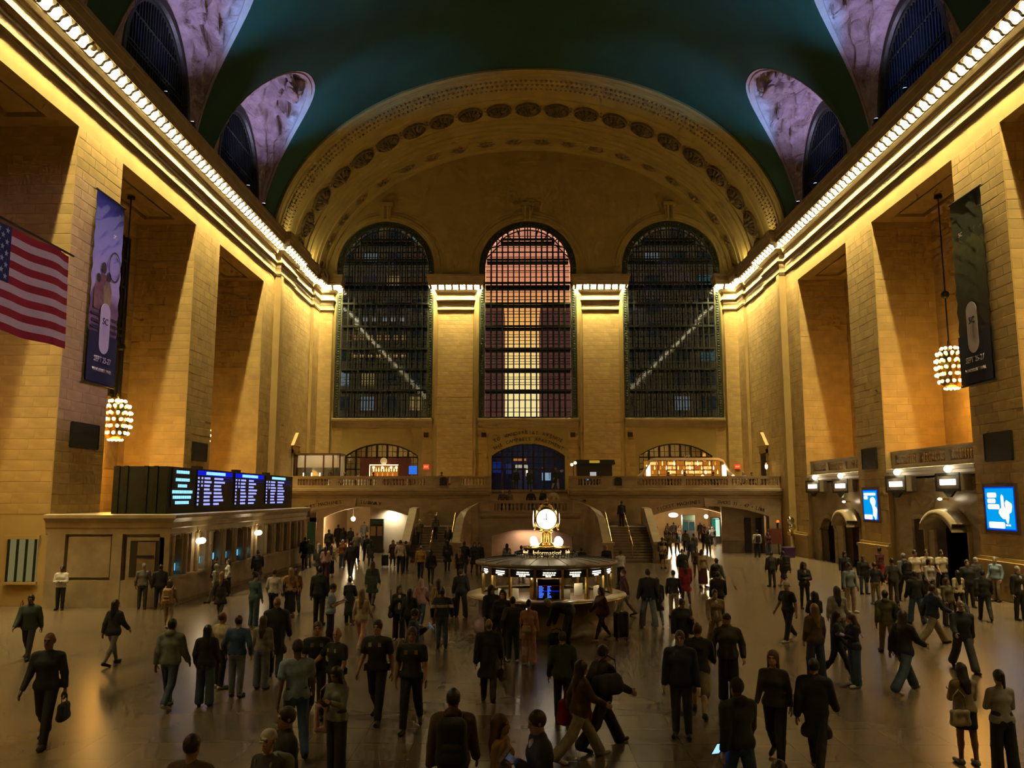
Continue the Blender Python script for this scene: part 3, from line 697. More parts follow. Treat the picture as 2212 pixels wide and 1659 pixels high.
# balustrades ------------------------------------------------------
bl_ = MB(); bl_.lathe([(.075,0),(.075,.05),(.05,.07),(.055,.12),(.085,.2),(.075,.28),(.045,.36),(.04,.41),(.07,.43),(.07,.48)], 8)
BALM = bl_.mesh('baluster', MARBLE, True)
def balustrade(label, segs, p0, p1, z, th=.3, hb=.25, ht=.94, step=.235, sz=1.):
    # segs: fractions (a,b) of the run that hold balusters; the rest is solid parapet
    o = struct('balustrade'); o['label'] = label
    p0 = Vector(p0); p1 = Vector(p1); L = (p1-p0).length; u = (p1-p0)/L; n = Vector((-u.y, u.x, 0)); rz = math.atan2(u.y, u.x)
    def blk(mb, a, b, z0, z1, t=th):
        q = [p0+u*a-n*t/2, p0+u*b-n*t/2, p0+u*b+n*t/2, p0+u*a+n*t/2]
        mb.add([(v.x,v.y,z0) for v in q]+[(v.x,v.y,z1) for v in q], [(0,3,2,1),(4,5,6,7),(0,1,5,4),(1,2,6,5),(2,3,7,6),(3,0,4,7)])
    g = MB(); blk(g, 0, L, z, z+hb); g.build('plinth', MARBLE, o)
    g = MB(); blk(g, 0, L, z+ht-.2, z+ht-.06, th+.02); blk(g, 0, L, z+ht-.06, z+ht, th+.12); g.build('handrail', MARBLE, o)
    last = 0.
    for a, b in list(segs)+[(L, L)]:
        if a-last > .05:
            g = MB(); blk(g, last, a, z+hb, z+ht-.2, th-.02); g.build('pedestal', MARBLE, o)
        m = max(1, round((b-a)/step)) if b > a else 0
        for k in range(m):
            q = p0+u*(a+(b-a)*(k+.5)/m); link('baluster', BALM, o, (q.x, q.y, z+hb), scale=(sz, sz, (ht-.2-hb)/.48))
        last = b
    return o
xa = lambda p: (p-1124)/1767*60.9
balustrade('balcony balustrade in front of the orange bar', [(xa(a)-3.6, xa(b)-3.6) for a, b in ((1250,1298),(1377,1472),(1483,1572),(1582,1681))], (3.6,YB+.2,0), (XR,YB+.2,0), ZB+.06)
balustrade('balcony balustrade in front of the left bar', [(xa(a)-XL, xa(b)-XL) for a, b in ((640,712),(725,812),(822,918),(997,1047))], (XL,YB+.2,0), (-2.2,YB+.2,0), ZB+.06)
pq = MB(); pq.prism([(-.27,-.3),(.27,-.3),(.27,.2),(.16,.32),(-.16,.32),(-.27,.2)], lambda u, v, w_: (u, w_, v), -.04, .04); PLQ = pq.mesh('plaque', BLACK)
for x, lb in ((xa(957), 'dark bronze plaque on the balcony parapet left of the stairs'), (xa(1336), 'dark bronze plaque on the balcony parapet right of the stairs')):
    tag(link('plaque', PLQ, None, (x, YB+.0, 5.28)), lb, 'plaque')

# grand stairs -----------------------------------------------------
ST = struct('floor_staircase'); ST['label'] = 'double marble staircase rising to the balcony'
STEPM = mat('worn_step', (.17,.125,.07), .5, var=.2, scale=2)
for k in range(11):                        # balcony to middle landing
    g = MB(); z1 = ZB-k*.1605; y1 = 63.0-k*.33; g.box(-2.2, 3.6, y1-.36, y1, z1-.35-.2, z1-.1605); g.build('step', STEPM, ST)
g = MB(); g.box(-2.6, 3.9, 56.6, 59.9, 2.55, 2.95); g.build('landing', MARBLE, ST)
for s in (-1, 1):
    X = lambda d: XC+s*d
    def B(a, b, *r):
        g = MB(); g.box(min(X(a),X(b)), max(X(a),X(b)), *r); return g
    for k in range(5): B(3.1+k*.4, 3.1+(k+1)*.4+.02, 57.6, 60.4, 0, 2.95-.17*(k+1)).build('step', STEPM, ST)
    B(5.05, 8.1, 57.6, 60.6, 0, 2.1).build('landing', STEPM, ST)
    for k in range(13): B(5.05, 8.05, 53.5+k*.346, 53.5+(k+1)*.346+.05, 0, .1615*(k+1)).build('step', STEPM, ST)
    def ramp(pts, th, nm, mt, z0=None):
        g = MB(); rows = []
        P_ = [Vector(p) for p in pts]
        for i, p in enumerate(P_):
            d = (P_[min(i+1,len(P_)-1)]-P_[max(i-1,0)]); d.z = 0; d.normalize(); n = Vector((-d.y, d.x, 0))*th/2
            zb = 0 if z0 is None else p.z-z0
            rows.append([(p.x-n.x,p.y-n.y,zb),(p.x-n.x,p.y-n.y,p.z),(p.x+n.x,p.y+n.y,p.z),(p.x+n.x,p.y+n.y,zb)])
        g.grid(rows, True); g.poly(rows[0]); g.poly(rows[-1][::-1]); return g.build(nm, mt, ST)
    inner = [(X(2.85),56.75,3.82),(X(3.6),56.75,3.62),(X(4.15),56.62,3.35),(X(4.55),56.3,3.05),(X(4.75),55.8,2.62),(X(4.82),55.2,2.15),(X(4.86),54.5,1.62),(X(4.9),53.7,1.05)]
    ramp(inner, .4, 'parapet', MARBLE); ramp([(a,b,c+.12) for a,b,c in inner], .52, 'coping', MARBLE, .13)
    g = MB(); g.box(X(4.9)-.32, X(4.9)+.32, 53.0, 53.7, 0, 1.1); g.box(X(4.9)-.4, X(4.9)+.4, 52.92, 53.78, 1.1, 1.28); g.box(X(4.9)-.42, X(4.9)+.42, 52.9, 53.8, 0, .2); g.build('newel', MARBLE, ST)
    outer = [(X(8.3),60.6,3.3),(X(8.28),58.4,3.22),(X(8.25),57.6,2.85),(X(8.2),54.4,1.28),(X(8.2),53.9,1.05)]
    ramp(outer, .4, 'parapet', MARBLE); ramp([(a,b,c+.12) for a,b,c in outer], .52, 'coping', MARBLE, .13)
    g = MB(); g.box(X(8.2)-.34, X(8.2)+.34, 53.1, 53.9, 0, 1.15); g.box(X(8.2)-.42, X(8.2)+.42, 53.02, 53.98, 1.15, 1.32); g.box(X(8.2)-.44, X(8.2)+.44, 53.0, 54.0, 0, .22); g.build('newel', MARBLE, ST)
    for d, nm in ((6.55,'handrail'),(5.25,'handrail')):
        g = MB(); g.tube([(X(d),58.2,3.05),(X(d),57.9,3.05),(X(d),53.75,1.12),(X(d),53.5,1.0)], .032, 6)
        if d > 6: [g.tube([(X(d),y,zz-.9),(X(d),y,zz)], .025, 6) for y, zz in ((57.8,3.0),(55.8,2.06),(53.9,1.18))]
        g.build(nm, BRASS, ST)
# front of the middle landing with its niche
g = MB(); f57 = lambda u, v, w_: (u, 56.55+w_, v)
g.prism(notch(-2.7, 4.05, 0, 2.95, .8, 2.75, 1.5, .5), f57, 0, .4); g.sweep([(0,2.7),(.1,2.75),(.16,2.9),(.16,3.0),(0,3.05)], [(4.05,56.55),(-2.7,56.55)])
g.build('landing_front', MARBLE, ST)
NICHE = mat('pinkish_niche_plaster', (.60,.42,.30), .8, var=.06, scale=1)
g = MB(); g.box(-2.6, 4.0, 57.4, 57.5, 0, 2.5); g.build('niche_back', NICHE, ST)
nl = bpy.data.lights.new('niche_fill', 'AREA'); nl.energy = 75; nl.size = 3.; nl.shape = 'RECTANGLE'; nl.size_y = .15; nl.color = (1,.72,.48)  # fill light without a fixture, added to brighten the niche wall
o = bpy.data.objects.new('niche_fill', nl); col.objects.link(o); o.location = (.8, 56.85, 1.92); o.parent = ST
balustrade('short balustrade on the middle stair landing', [(.75,5.75)], (-2.55,56.75,0), (3.95,56.75,0), 2.98, step=.27)

# corridors behind the arches --------------------------------------
CREAM = mat('warm_cream_wall', (.58,.42,.22), .7, var=.08, scale=1.5)
WHT = mat('white_hoarding', (.70,.64,.50), .6, var=.06, scale=1.5)
ORW = mat('orange_wall', (.62,.36,.14), .7, var=.1)
def hall(n, x0, x1, y1, o0, o1, lab):
    r = struct('wall_corridor_%d' % n); r['label'] = lab
    g = MB(); g.box(x0-.2, x0, YB+.8, y1, 0, 4.3); g.box(x1, x1+.2, YB+.8, y1, 0, 4.3); g.box(x0, x1, y1, y1+.2, 0, 4.3); g.box(x0, x1, YB+.8, y1, 3.9, 4.1); g.build('shell', CREAM, r)
    g = MB(); cx = (o0+o1)/2; g.prism(notch(x0, x1, 0, 3.9, cx, (o1-o0)/2, 2.45, .85), lambda u, v, w_: (u, 69+w_, v), 0, .5); g.build('inner_arch', CREAM, r)
    return r
h1 = hall(1, -17.6, -7.6, 84, -16.4, -9.2, 'corridor behind the left arch'); h2 = hall(2, 9.0, 19.0, 84, 9.4, 17.7, 'corridor to the waiting room behind the right arch')
arc_text('WAITING ROOM', .34, INK, h2, 13.55, 68.985, 4.15, 2.45, .85, 13.6, 16.6, .25)
g = MB(); g.box(-11.45, -8.0, 63.0, 63.15, 0, 3.6); hb = g.build('hoarding', WHT, None); tag(hb, 'plain white hoarding closing half of the left arch', 'hoarding')
def kiosk(label, x, y, w_, h, scr):
    t = thing('poster_stand', label, 'kiosk', (x, y, 0)); g = MB(); g.box(-w_/2, w_/2, -.2, .2, 0, h); g.box(-w_/2-.05, w_/2+.05, -.25, .25, 0, .25); g.build('body', BLACK, t)
    g = MB(); g.box(-w_/2+.02, w_/2-.02, -.22, -.19, h-.42, h-.06); g.build('header', mat('dark_green', (.02,.06,.045), .5), t)
    for sgn in (-1, 1):
        g = MB(); g.box(sgn*w_/4-w_*.19, sgn*w_/4+w_*.19, -.215, -.19, h*.5, h*.78); g.build('poster', scr, t)
    return t
kiosk('black poster stand with green header in front of the white hoarding', -10.85, 62.7, 1.0, 2.5, mat('faded_poster', (.28,.2,.13), .6))
kiosk('dark green ticket machine inside the right arch', 14.45, 71.5, 1.1, 2.6, glow('pale_screen', (.1,.25,.2), .35))
def lampglobe(label, x, y, z, e, r=.16, wide=1., colr=(1,.74,.42)):
    t = thing('hanging_lamp', label, 'lamp', (x, y, z), 0, 'corridor lamps')
    g = MB(); g.sphere((0,0,0), r, 12, 8, 0, (wide,wide,1)); g.build('globe', GLOBE, t, True)
    g = MB(); g.tube([(0,0,r),(0,0,max(r+.1, 3.9-z))], .015, 5); g.build('stem', BRASS, t)
    ld = bpy.data.lights.new('lamp_light', 'POINT'); ld.energy = e; ld.color = colr; ld.shadow_soft_size = r+.03; lo = bpy.data.objects.new('lamp_light', ld); col.objects.link(lo); lo.parent = t; lo.location = (0,0,-r-.06)
lampglobe('round bright lamp hanging in the left corridor', -14.55, 72.0, 2.25, 1500, .2)
lampglobe('wide bright lamp hanging in the right corridor', 13.55, 73.5, 2.55, 1700, .2, 2.1)
lampglobe('small bright lamp right of the wide lamp in the right corridor', 15.75, 70.4, 2.5, 1000, .17)
lampglobe('small white lamp over the shop at far left', -16.6, 63.4, 2.45, 120, .1)
g = MB(); g.box(17.35, 18.3, 75.6, 75.9, 0, 2.3); dc = g.build('display_case', BLACK); tag(dc, 'tall lit display case inside the right corridor', 'display')
g = MB(); g.box(.1-.4,.75-.4,-.02,0,0,1.5); g.box(-.25,.3,-.025,0,1.55,1.62); ds = g.build('lit_front', glow('case_light', (.55,.8,.6), 1.3), dc, loc=(17.75,75.58,.6))
g = MB(); g.box(-.42,-.12,-.03,0,0,1.6); g.build('green_banner', glow('case_teal', (.03,.35,.25), .6), dc, loc=(17.85,75.57,.6))
# lift door beside the right arch
D = struct('door_1'); D['label'] = 'dark lift door at the right end of the arch'
g = MB(); g.box(16.9, 17.35, 62.6, 62.7, 0, 2.6); g.box(17.75, 18.15, 62.6, 62.7, 0, 2.6); g.build('leaf', BLACK, D); g = MB(); g.box(15.2, 18.4, 62.8, 62.95, 0, 3.5); g.build('surround', MARBLE, D)
g = MB(); g.box(15.2, 18.4, 62.72, 62.82, 0, .9); g.build('dado', MARBD, D)
def exitsign(label, p, rz=0, w_=.5):
    t = thing('exit_sign', label, 'sign', p, rz); g = MB(); g.box(-w_/2, w_/2, -.06, .06, -w_*.4, w_*.4); g.build('box', glow('exit_red', (1,.10,.03), 1.0), t)
    text('EXIT', w_*.36, glow('exit_letters', (1,.55,.2), 1.6), t, (0,-.07,0))
exitsign('red exit sign on the wall left of the left-hand pier', (-8.25, 71.93, 6.75)); exitsign('red exit sign to the right of the orange bar', (18.85, 71.48, 6.75))
def redlight(label, p, c=(1,.16,.02), post=0):
    t = thing('signal_lamp', label, 'lamp', p); g = MB(); g.sphere((0,0,0), .11, 10, 7); g.build('lens', glow('red_lens', c, 1.6), t, True); g = MB(); g.lathe([(.05,-.2),(.08,-.1),(.08,-.02),(.05,0)], 8); g.build('base', BLACK, t)
    if post: g = MB(); g.tube([(0,0,-.2),(0,0,-post)], .03, 6); g.build('post', BLACK, t)
redlight('red signal lamp above the shop at far left', (-16.3, 62.25, 1.95), (1,.16,.02), 1.95); redlight('orange signal lamp on the wall right of the right arch', (19.0, 61.39, 2.35), (1,.2,.02), 2.35)
g = MB(); g.box(-17.4,-16.9,62.4,62.5,0,3.0); g.box(-15.9,-15.4,62.4,62.5,0,3.0); g.box(-17.4,-15.4,62.4,62.5,2.2,2.6); sh = g.build('shop_front', MARBLE); tag(sh, 'small shop front at the left end of the arch', 'shop front')
g = MB(); g.box(-.28,.28,0,.05,0,2.2); tag(g.build('teal_banner', mat('teal_cloth', (.02,.10,.11), .7), loc=(-15.75,62.3,.1)), 'narrow teal banner hanging beside the shop front', 'banner')
for k, (x, z) in enumerate(((-16.75,2.95),(-15.95,2.95))):
    g = MB(); g.box(-.3,.3,0,.06,-.3,.3); tag(g.build('vent_panel', BLACK, loc=(x,61.42,z)), ['left','right'][k]+' black panel above the small shop front', 'panel')

# wall vents -------------------------------------------------------
def vent(label, s, y0, y1, z0, z1):
    t = thing('speaker_grille', label, 'speaker', (px(s,.05),(y0+y1)/2,(z0+z1)/2), 0, 'black wall speakers'); w_ = y1-y0; h = z1-z0; g = MB()
    g.box(-.05,.05,-w_/2,w_/2,-h/2,h/2); g.build('grille', BLACK, t); g = MB()
    for a, b, c, d in ((-w_/2-.04,-w_/2,-h/2,h/2),(w_/2,w_/2+.04,-h/2,h/2),(-w_/2,w_/2,-h/2-.04,-h/2),(-w_/2,w_/2,h/2,h/2+.04)): g.box(-.07,.07,a,b,c,d)
    g.build('frame', BRONZE, t)
vent('big black wall speaker on the left pier beside the flag', -1, 33.2, 35.3, 6.22, 7.2); vent('black wall speaker on the left pier above the departure board', -1, 45.7, 47.7, 6.22, 7.2)
vent('black wall speaker on the right pier above the smaller screen', 1, 45.7, 47.5, 5.75, 6.85); vent('big black wall speaker on the right pier above the larger screen', 1, 33.1, 34.95, 5.68, 6.8)
for x, lb in ((xa(920)*1.18,'left of the left-hand middle pier'),(xa(1045)*1.18,'right of the left-hand middle pier'),(xa(1238)*1.18,'left of the right-hand middle pier'),(xa(1362)*1.18,'right of the right-hand middle pier')):
    g = MB(); g.box(-.2,.2,-.1,.1,-.2,.2); v = g.build('wall_vent', BLACK, loc=(x,YW-.05,9.55)); tag(v, 'small square black vent high on the west wall, '+lb, 'vent', 'small square vents')
# doors with pediments at the ends of the balcony
for s, n in ((-1,2),(1,3)):
    D = struct('door_%d' % n); D['label'] = 'tall narrow doorway with pediment at the %s end of the balcony' % ('left' if s < 0 else 'right')
    x = px(s,.2); f = lambda u, v, w_: (x-s*w_, 66.0+u, v)
    g = MB(); g.prism([(-.75,4.7),(.75,4.7),(.75,7.6),(-.75,7.6)], f, -.02, .02); g.build('leaf', BLACK, D)
    g = MB(); 
    for a, b in ((-1.0,-.75),(.75,1.0)): g.prism([(a,4.7),(b,4.7),(b,7.9),(a,7.9)], f, -.02, .12)
    g.prism([(-1.0,7.6),(1.0,7.6),(1.0,8.2),(-1.0,8.2)], f, -.02, .12); g.build('surround', STONE2, D)
    g = MB(); g.prism([(-1.3,8.2),(1.3,8.2),(0,9.3)], f, -.02, .28); g.build('pediment', STONE2, D)

# ------------------------------------------------------------------ balcony bars and kiosks
AMB = glow('amber_backlight', (1,.34,.03), .5, True); AMB2 = glow('bright_shelf', (1,.60,.18), 1.5); WOODR = mat('dark_red_wood', (.10,.018,.012), .5, var=.2, scale=3)
SILV = mat('brushed_silver', (.62,.58,.5), .3, .8); WOODB = mat('brown_wood', (.16,.07,.02), .5, var=.25, scale=4)
bt = MB(); bt.lathe([(0,0),(.05,0),(.05,.2),(.02,.27),(.02,.36),(0,.36)], 7)
BOTT = [bt.mesh('bottle', glow('bottle_'+n_, c_, s_), True) for n_, c_, s_ in (('amber',(1,.35,.04),1.2),('gold',(1,.7,.2),2.2),('red',(.8,.10,.03),.9),('pale',(1,.85,.5),3.))]
def bar(x0, x1, y, z0):
    t = thing('cocktail_bar', 'orange glowing bar with curved silver canopy on the right balcony', 'bar', ((x0+x1)/2, y, z0)); W_ = (x1-x0)/2
    g = MB(); g.box(-W_+.9, W_-.9, .9, 1.0, 0, 2.35); g.build('back_panel', AMB, t)
    path = [(-W_,0,.0),(-W_,0,.55),(-W_+.25,0,1.0),(-W_+.7,0,1.35),(-W_+1.05,0,1.9),(-W_+1.3,0,2.35),(-W_+1.7,0,2.5),(W_-1.7,0,2.5),(W_-1.3,0,2.35),(W_-1.05,0,1.9),(W_-.7,0,1.35),(W_-.25,0,1.0),(W_,0,.55),(W_,0,.0)]
    g = MB(); g.grid([[(a,b0,c+dz) for b0, dz in ((-.1,-.09),(-.1,.09),(1.05,.09),(1.05,-.09))] for a, b, c in path], True); g.build('canopy', SILV, t)
    g = MB(); g.box(-W_+.6, W_-.6, -.3, .2, 0, 1.05); g.box(-W_+.5, W_-.5, -.4, .3, 1.05, 1.12); g.build('counter', WOODB, t)
    for k in range(9):
        x = -W_+1.3+(2*W_-2.6)*k/8; g = MB(); g.box(x-.03, x+.03, .7, .9, 1.0, 2.35); g.build('shelf_post', WOODB, t)
    for j, z in enumerate((1.3,1.65,2.0)):
        g = MB(); g.box(-W_+1.2, W_-1.2, .68, .9, z-.03, z); g.build('shelf', WOODB, t)
    r = random.Random(2)
    for k in range(8):
        for j in range(3):
            if r.random() < .62:
                x = -W_+1.35+(2*W_-2.6)*(k+.5)/8; g = MB(); g.box(x-.36, x+.30, .83, .88, 1.35+j*.35, 1.35+j*.35+.22); g.build('shelf_light', AMB2 if r.random() < .7 else AMB, t)
    for sgn in (-1, 1):
        g = MB(); g.lathe([(0,.95),(.17,.95),(.17,2.0),(0,2.0)], 10, (sgn*(W_-1.15),.3,0)); g.build('column_lamp', glow('column_glow', (1,.8,.45), 6.), t)
    for k in range(34):
        b = link('bottle', BOTT[k % 4], None, ((x0+x1)/2-W_+1.5+(2*W_-3)*(k+.5)/34, y+.75, z0+1.30+.35*(k*7 % 3))); tag(b, 'small liquor bottle on the lit shelves of the orange bar', 'bottle', 'bottles in the orange bar')
    ld = bpy.data.lights.new('bar_light', 'AREA'); ld.energy = 26; ld.color = (1,.45,.08); ld.size = 2*W_-3; ld.shape = 'RECTANGLE'; ld.size_y = .6; lo = bpy.data.objects.new('bar_light', ld); col.objects.link(lo); lo.parent = t; lo.location = (0,.3,2.3)
bar(9.25, 17.7, 66.6, ZB)
text('BAR RISTORANTE' if False else 'BAR', .3, WHITEP, BALC, (13.5, 66.5, 7.42), name='bar_lettering')
def tablelamp(label, x, y):
    t = thing('table_lamp', label, 'lamp', (x,y,ZB+.78)); g = MB(); g.lathe([(.08,0),(.08,.02),(.015,.03),(.015,.22)], 8); g.build('stem', BRASS, t)
    g = MB(); g.lathe([(.13,.2),(.11,.32),(.04,.38),(0,.39)], 10); g.build('shade', glow('lampshade', (1,.6,.3), 2.6), t, True)
for k, x in enumerate((14.05,16.4)):
    tablelamp('small glowing table lamp in front of the orange bar, '+['left','right'][k]+' one', x, 63.6)
def table(label, x, y, cloth):
    t = thing('cafe_table', label, 'table', (x,y,ZB)); g = MB(); g.lathe([(0,.74),(.42,.74),(.42,.77),(0,.77)], 14); g.build('top', WHITEP if cloth else WOODB, t)
    g = MB(); g.lathe([(.22,0),(.22,.03),(.03,.05),(.03,.74)], 8); g.build('pedestal', BLACK, t)
    if cloth: g = MB(); g.lathe([(.43,.78),(.45,.5),(.50,.22)], 18); g.build('cloth', WHITEP, t, True)
table('cafe table holding the left glowing lamp', 14.05, 63.6, 0); table('cafe table holding the right glowing lamp', 16.4, 63.6, 0)
for k, x in enumerate((-14.4,-13.3,-12.2,-11.1)): table('white clothed cafe table %s in front of the left bar' % ['first from the glass kiosk','second from the glass kiosk','third from the glass kiosk','farthest from the glass kiosk'][k], x, 63.5+.4*(k % 2), 1)
# left bar
t = thing('wine_bar', 'dark red bar with lit bottle shelves under the left arched window', 'bar', (-11.6, 70.6, ZB))
g = MB(); g.box(-2.2,-1.35,0,.3,0,2.75); g.box(1.1,2.2,0,.3,0,2.75); g.box(-1.35,1.1,0,.3,2.2,2.75); g.box(-1.35,1.1,.28,.34,0,2.2); g.build('panelling', WOODR, t)
g = MB(); g.box(-1.3,1.05,.24,.27,1.1,2.1); g.build('backlight', AMB, t); 
g = MB(); g.box(-1.35,1.1,-.03,.03,2.14,2.2); g.box(-1.38,-1.32,-.03,.03,1.0,2.2); g.build('light_frame', glow('strip_light', (1,.8,.4), 4.), t)
for z in (1.2,1.6): g = MB(); g.box(-1.3,1.05,.02,.24,z-.03,z); g.build('shelf', WOODB, t)
for x in (-1.0,-.25,.5,.95): g = MB(); g.sphere((x,-.1,1.95), .11, 10, 7); g.build('pendant', glow('pendant_glow', (1,.75,.35), 7.), t)
g = MB(); g.lathe([(0,-.03),(.27,-.03),(.3,0),(.27,.03),(0,.03)], 16); dk = g.build('wall_dial', WHITEP, None, loc=(-11.75,70.5,ZB+2.5)); dk.rotation_euler = (PI/2,0,0); tag(dk, 'round pale dial above the left bar', 'clock')
for k in range(20):
    b = link('bottle', BOTT[(k*3) % 4], None, (-12.8+2.2*(k+.5)/20, 70.7, ZB+1.2+.4*(k % 2))); tag(b, 'small liquor bottle on the lit shelves of the dark red bar', 'bottle', 'bottles in the left bar')
ld = bpy.data.lights.new('wine_bar_light', 'POINT'); ld.energy = 30; ld.color = (1,.7,.3); lo = bpy.data.objects.new('wine_bar_light', ld); col.objects.link(lo); lo.parent = t; lo.location = (0,-.3,1.9)
# glass kiosk
t = thing('glass_kiosk', 'glass kiosk with cream panels at the left end of the balcony', 'kiosk', (-16.0, 65.6, ZB))
for x in (-1.75,-1.0,.45,1.2,1.75):
    g = MB(); g.box(x-.05,x+.05,-.9,-.8,0,2.75); g.build('post', WOODR, t)
g = MB(); g.box(-1.8,1.8,-.95,.95,2.75,2.88); g.build('roof', WOODB, t)
g = MB(); g.box(-1.7,1.7,.85,.9,0,2.75); g.box(-1.6,.4,-.84,-.82,1.75,2.7); g.box(.5,1.7,-.84,-.82,.9,2.7); g.build('panel', WHT, t)
gp = MB(); gp.box(-1.7,1.7,-.87,-.86,.9,1.75); gp.build('glass', PANE, t)
g = MB(); g.box(-1.7,1.7,-.8,-.3,0,.9); g.build('counter', WOODB, t)
for k, x in enumerate((-1.2,-.55,.1,1.05)): g = MB(); g.lathe([(0,1.0),(.05,1.0),(.05,1.35),(0,1.35)], 8, (x,-.5,0)); g.build('tube_lamp', glow('tube_glow', (1,.85,.55), 8.), t)
ld = bpy.data.lights.new('kiosk_light', 'AREA'); ld.energy = 40; ld.color = (1,.8,.5); ld.size = 3; lo = bpy.data.objects.new('kiosk_light', ld); col.objects.link(lo); lo.parent = t; lo.location = (0,-.2,2.7)
# dark kiosk right of the stairs
t = thing('dark_kiosk', 'black kiosk with a yellow sign on the balcony right of the stairs', 'kiosk', (5.9, 65.8, ZB))
g = MB(); g.box(-1.35,1.35,-.8,.8,0,2.0); g.build('body', BLACK, t)
g = MB(); g.prism([(-1.6,2.0),(1.6,2.0),(1.5,2.35),(-1.5,2.35)], lambda u, v, w_: (u,w_,v), -1.0, 1.0); g.build('canopy', mat('black_green_canvas', (.012,.02,.016), .7), t)
g = MB(); g.box(-.45,.35,-1.06,-1.0,2.1,2.3); g.build('yellow_sign', glow('kiosk_yellow', (1,.62,.05), .5), t); g = MB(); g.box(-.4,.1,-.83,-.8,1.1,1.4); g.build('white_screen', glow('kiosk_white', (.9,.9,.85), .55), t); g = MB(); g.box(-.75,-.5,-.86,-.8,.75,.95); g.build('blue_screen', glow('kiosk_blue', (.1,.4,1), .7), t)
t = thing('globe_post', 'two-globe lamp post beside the black kiosk', 'lamp', (4.15, 64.2, ZB)); g = MB(); g.lathe([(.12,0),(.12,.05),(.03,.1),(.03,1.9)], 8); g.build('post', BLACK, t)
for dx, z in ((-.12,1.95),(.14,2.08)): g = MB(); g.sphere((dx,0,z), .13, 10, 7); g.build('globe', glow('soft_globe', (1,.75,.45), 2.5), t, True)
g = MB(); g.lathe([(.1,0),(.1,.04),(.02,.06),(.02,1.6),(.09,1.62),(.1,2.0),(.04,2.05)], 8); lp = g.build('lantern_post', BRASS, loc=(18.9,63.3,ZB)); tag(lp, 'brass lantern post near the right end of the balcony', 'lamp'); g = MB(); g.sphere((0,0,1.78), .12, 10, 7, 0, (1,1,1.9)); g.build('flame_globe', glow('lantern_glow', (1,.62,.35), 5.), lp)
g = MB(); g.box(-.35,.35,-.04,.04,-.35,.35); tv = g.build('blue_screen', glow('bar_tv', (.04,.22,1), .9), loc=(-9.1,69.6,6.4)); tag(tv, 'bright blue square screen right of the left bar', 'screen'); g = MB(); g.tube([(0,.05,-.3),(0,.05,-1.7)], .03, 6); g.build('stand', BLACK, tv)
t = thing('blue_bench', 'pale blue high table in front of the left arched window', 'table', (-10.0,67.8,ZB)); g = MB(); g.box(-.8,.8,-.3,.3,.95,1.0); g.build('top', mat('blue_laminate', (.06,.22,.4), .4), t)
for x in (-.7,.7): g = MB(); g.box(x-.03,x+.03,-.25,.25,0,.95); g.build('leg', SILV, t)
# signs inside the street door
for nm, lb, x, y, z, a, b, c in (('door_light','white light inside the open street door',.1,75.0,6.9,.55,.14,(1,.8,.6)),('door_light','tall white light at the edge of the open street door',.6,75.0,6.5,.09,.5,(1,.8,.6)),('street_sign','orange sign above the open street door',-.05,76.0,7.55,.6,.1,(1,.3,.06)),('wall_screen','pale screen inside the right street doors',2.4,76.0,6.0,.4,.35,(.55,.75,1.)),('blue_window','blue light behind the leftmost street door',-2.1,77.5,6.9,.5,.5,(.05,.11,.8)),('blue_window','dim blue light behind the second street door',-1.0,77.6,6.8,.35,.5,(.14,.14,.5))):
    g = MB(); g.box(-a,a,-.03,.03,-b,b); q = g.build(nm, glow(nm+'_glow', c, 1.2 if 'blue' not in nm else .35), loc=(x,y,z)); tag(q, lb, 'sign')
redlight('red lamp behind the right street doors', (2.1,75.6,6.75), (1,.02,.06), 2.05)
for i, e, c in ((0,330,(1,.68,.3)),(1,40,(.8,.75,1)),(2,330,(1,.68,.3))):
    ld = bpy.data.lights.new('vestibule_light', 'AREA'); ld.energy = e; ld.color = c; ld.size = 4; lo = bpy.data.objects.new('vestibule_light', ld); col.objects.link(lo); lo.location = (WC[i],75,9.5)

t = thing('soffit_lamp', 'recessed lamp in the soffit of the left arch lighting the hoarding', 'lamp', (-9.7,62.62,3.18)); g = MB(); g.lathe([(0,.06),(.14,.06),(.16,.0),(.13,.0),(.11,.04)], 12); g.tube([(0,0,.06),(0,0,.9)], .02, 6); g.build('housing', BLACK, t); g = MB(); g.lathe([(0,.02),(.11,.03),(.11,.035),(0,.035)], 12); g.build('lens', GLOBE, t)
ld = bpy.data.lights.new('soffit_light', 'SPOT'); ld.energy = 260; ld.color = (1,.82,.55); ld.spot_size = math.radians(150); ld.spot_blend = .8; ld.shadow_soft_size = .1; lo = bpy.data.objects.new('soffit_light', ld); col.objects.link(lo); lo.parent = t; lo.location = (0,-.15,-.06); lo.rotation_euler = (math.radians(28),0,0)
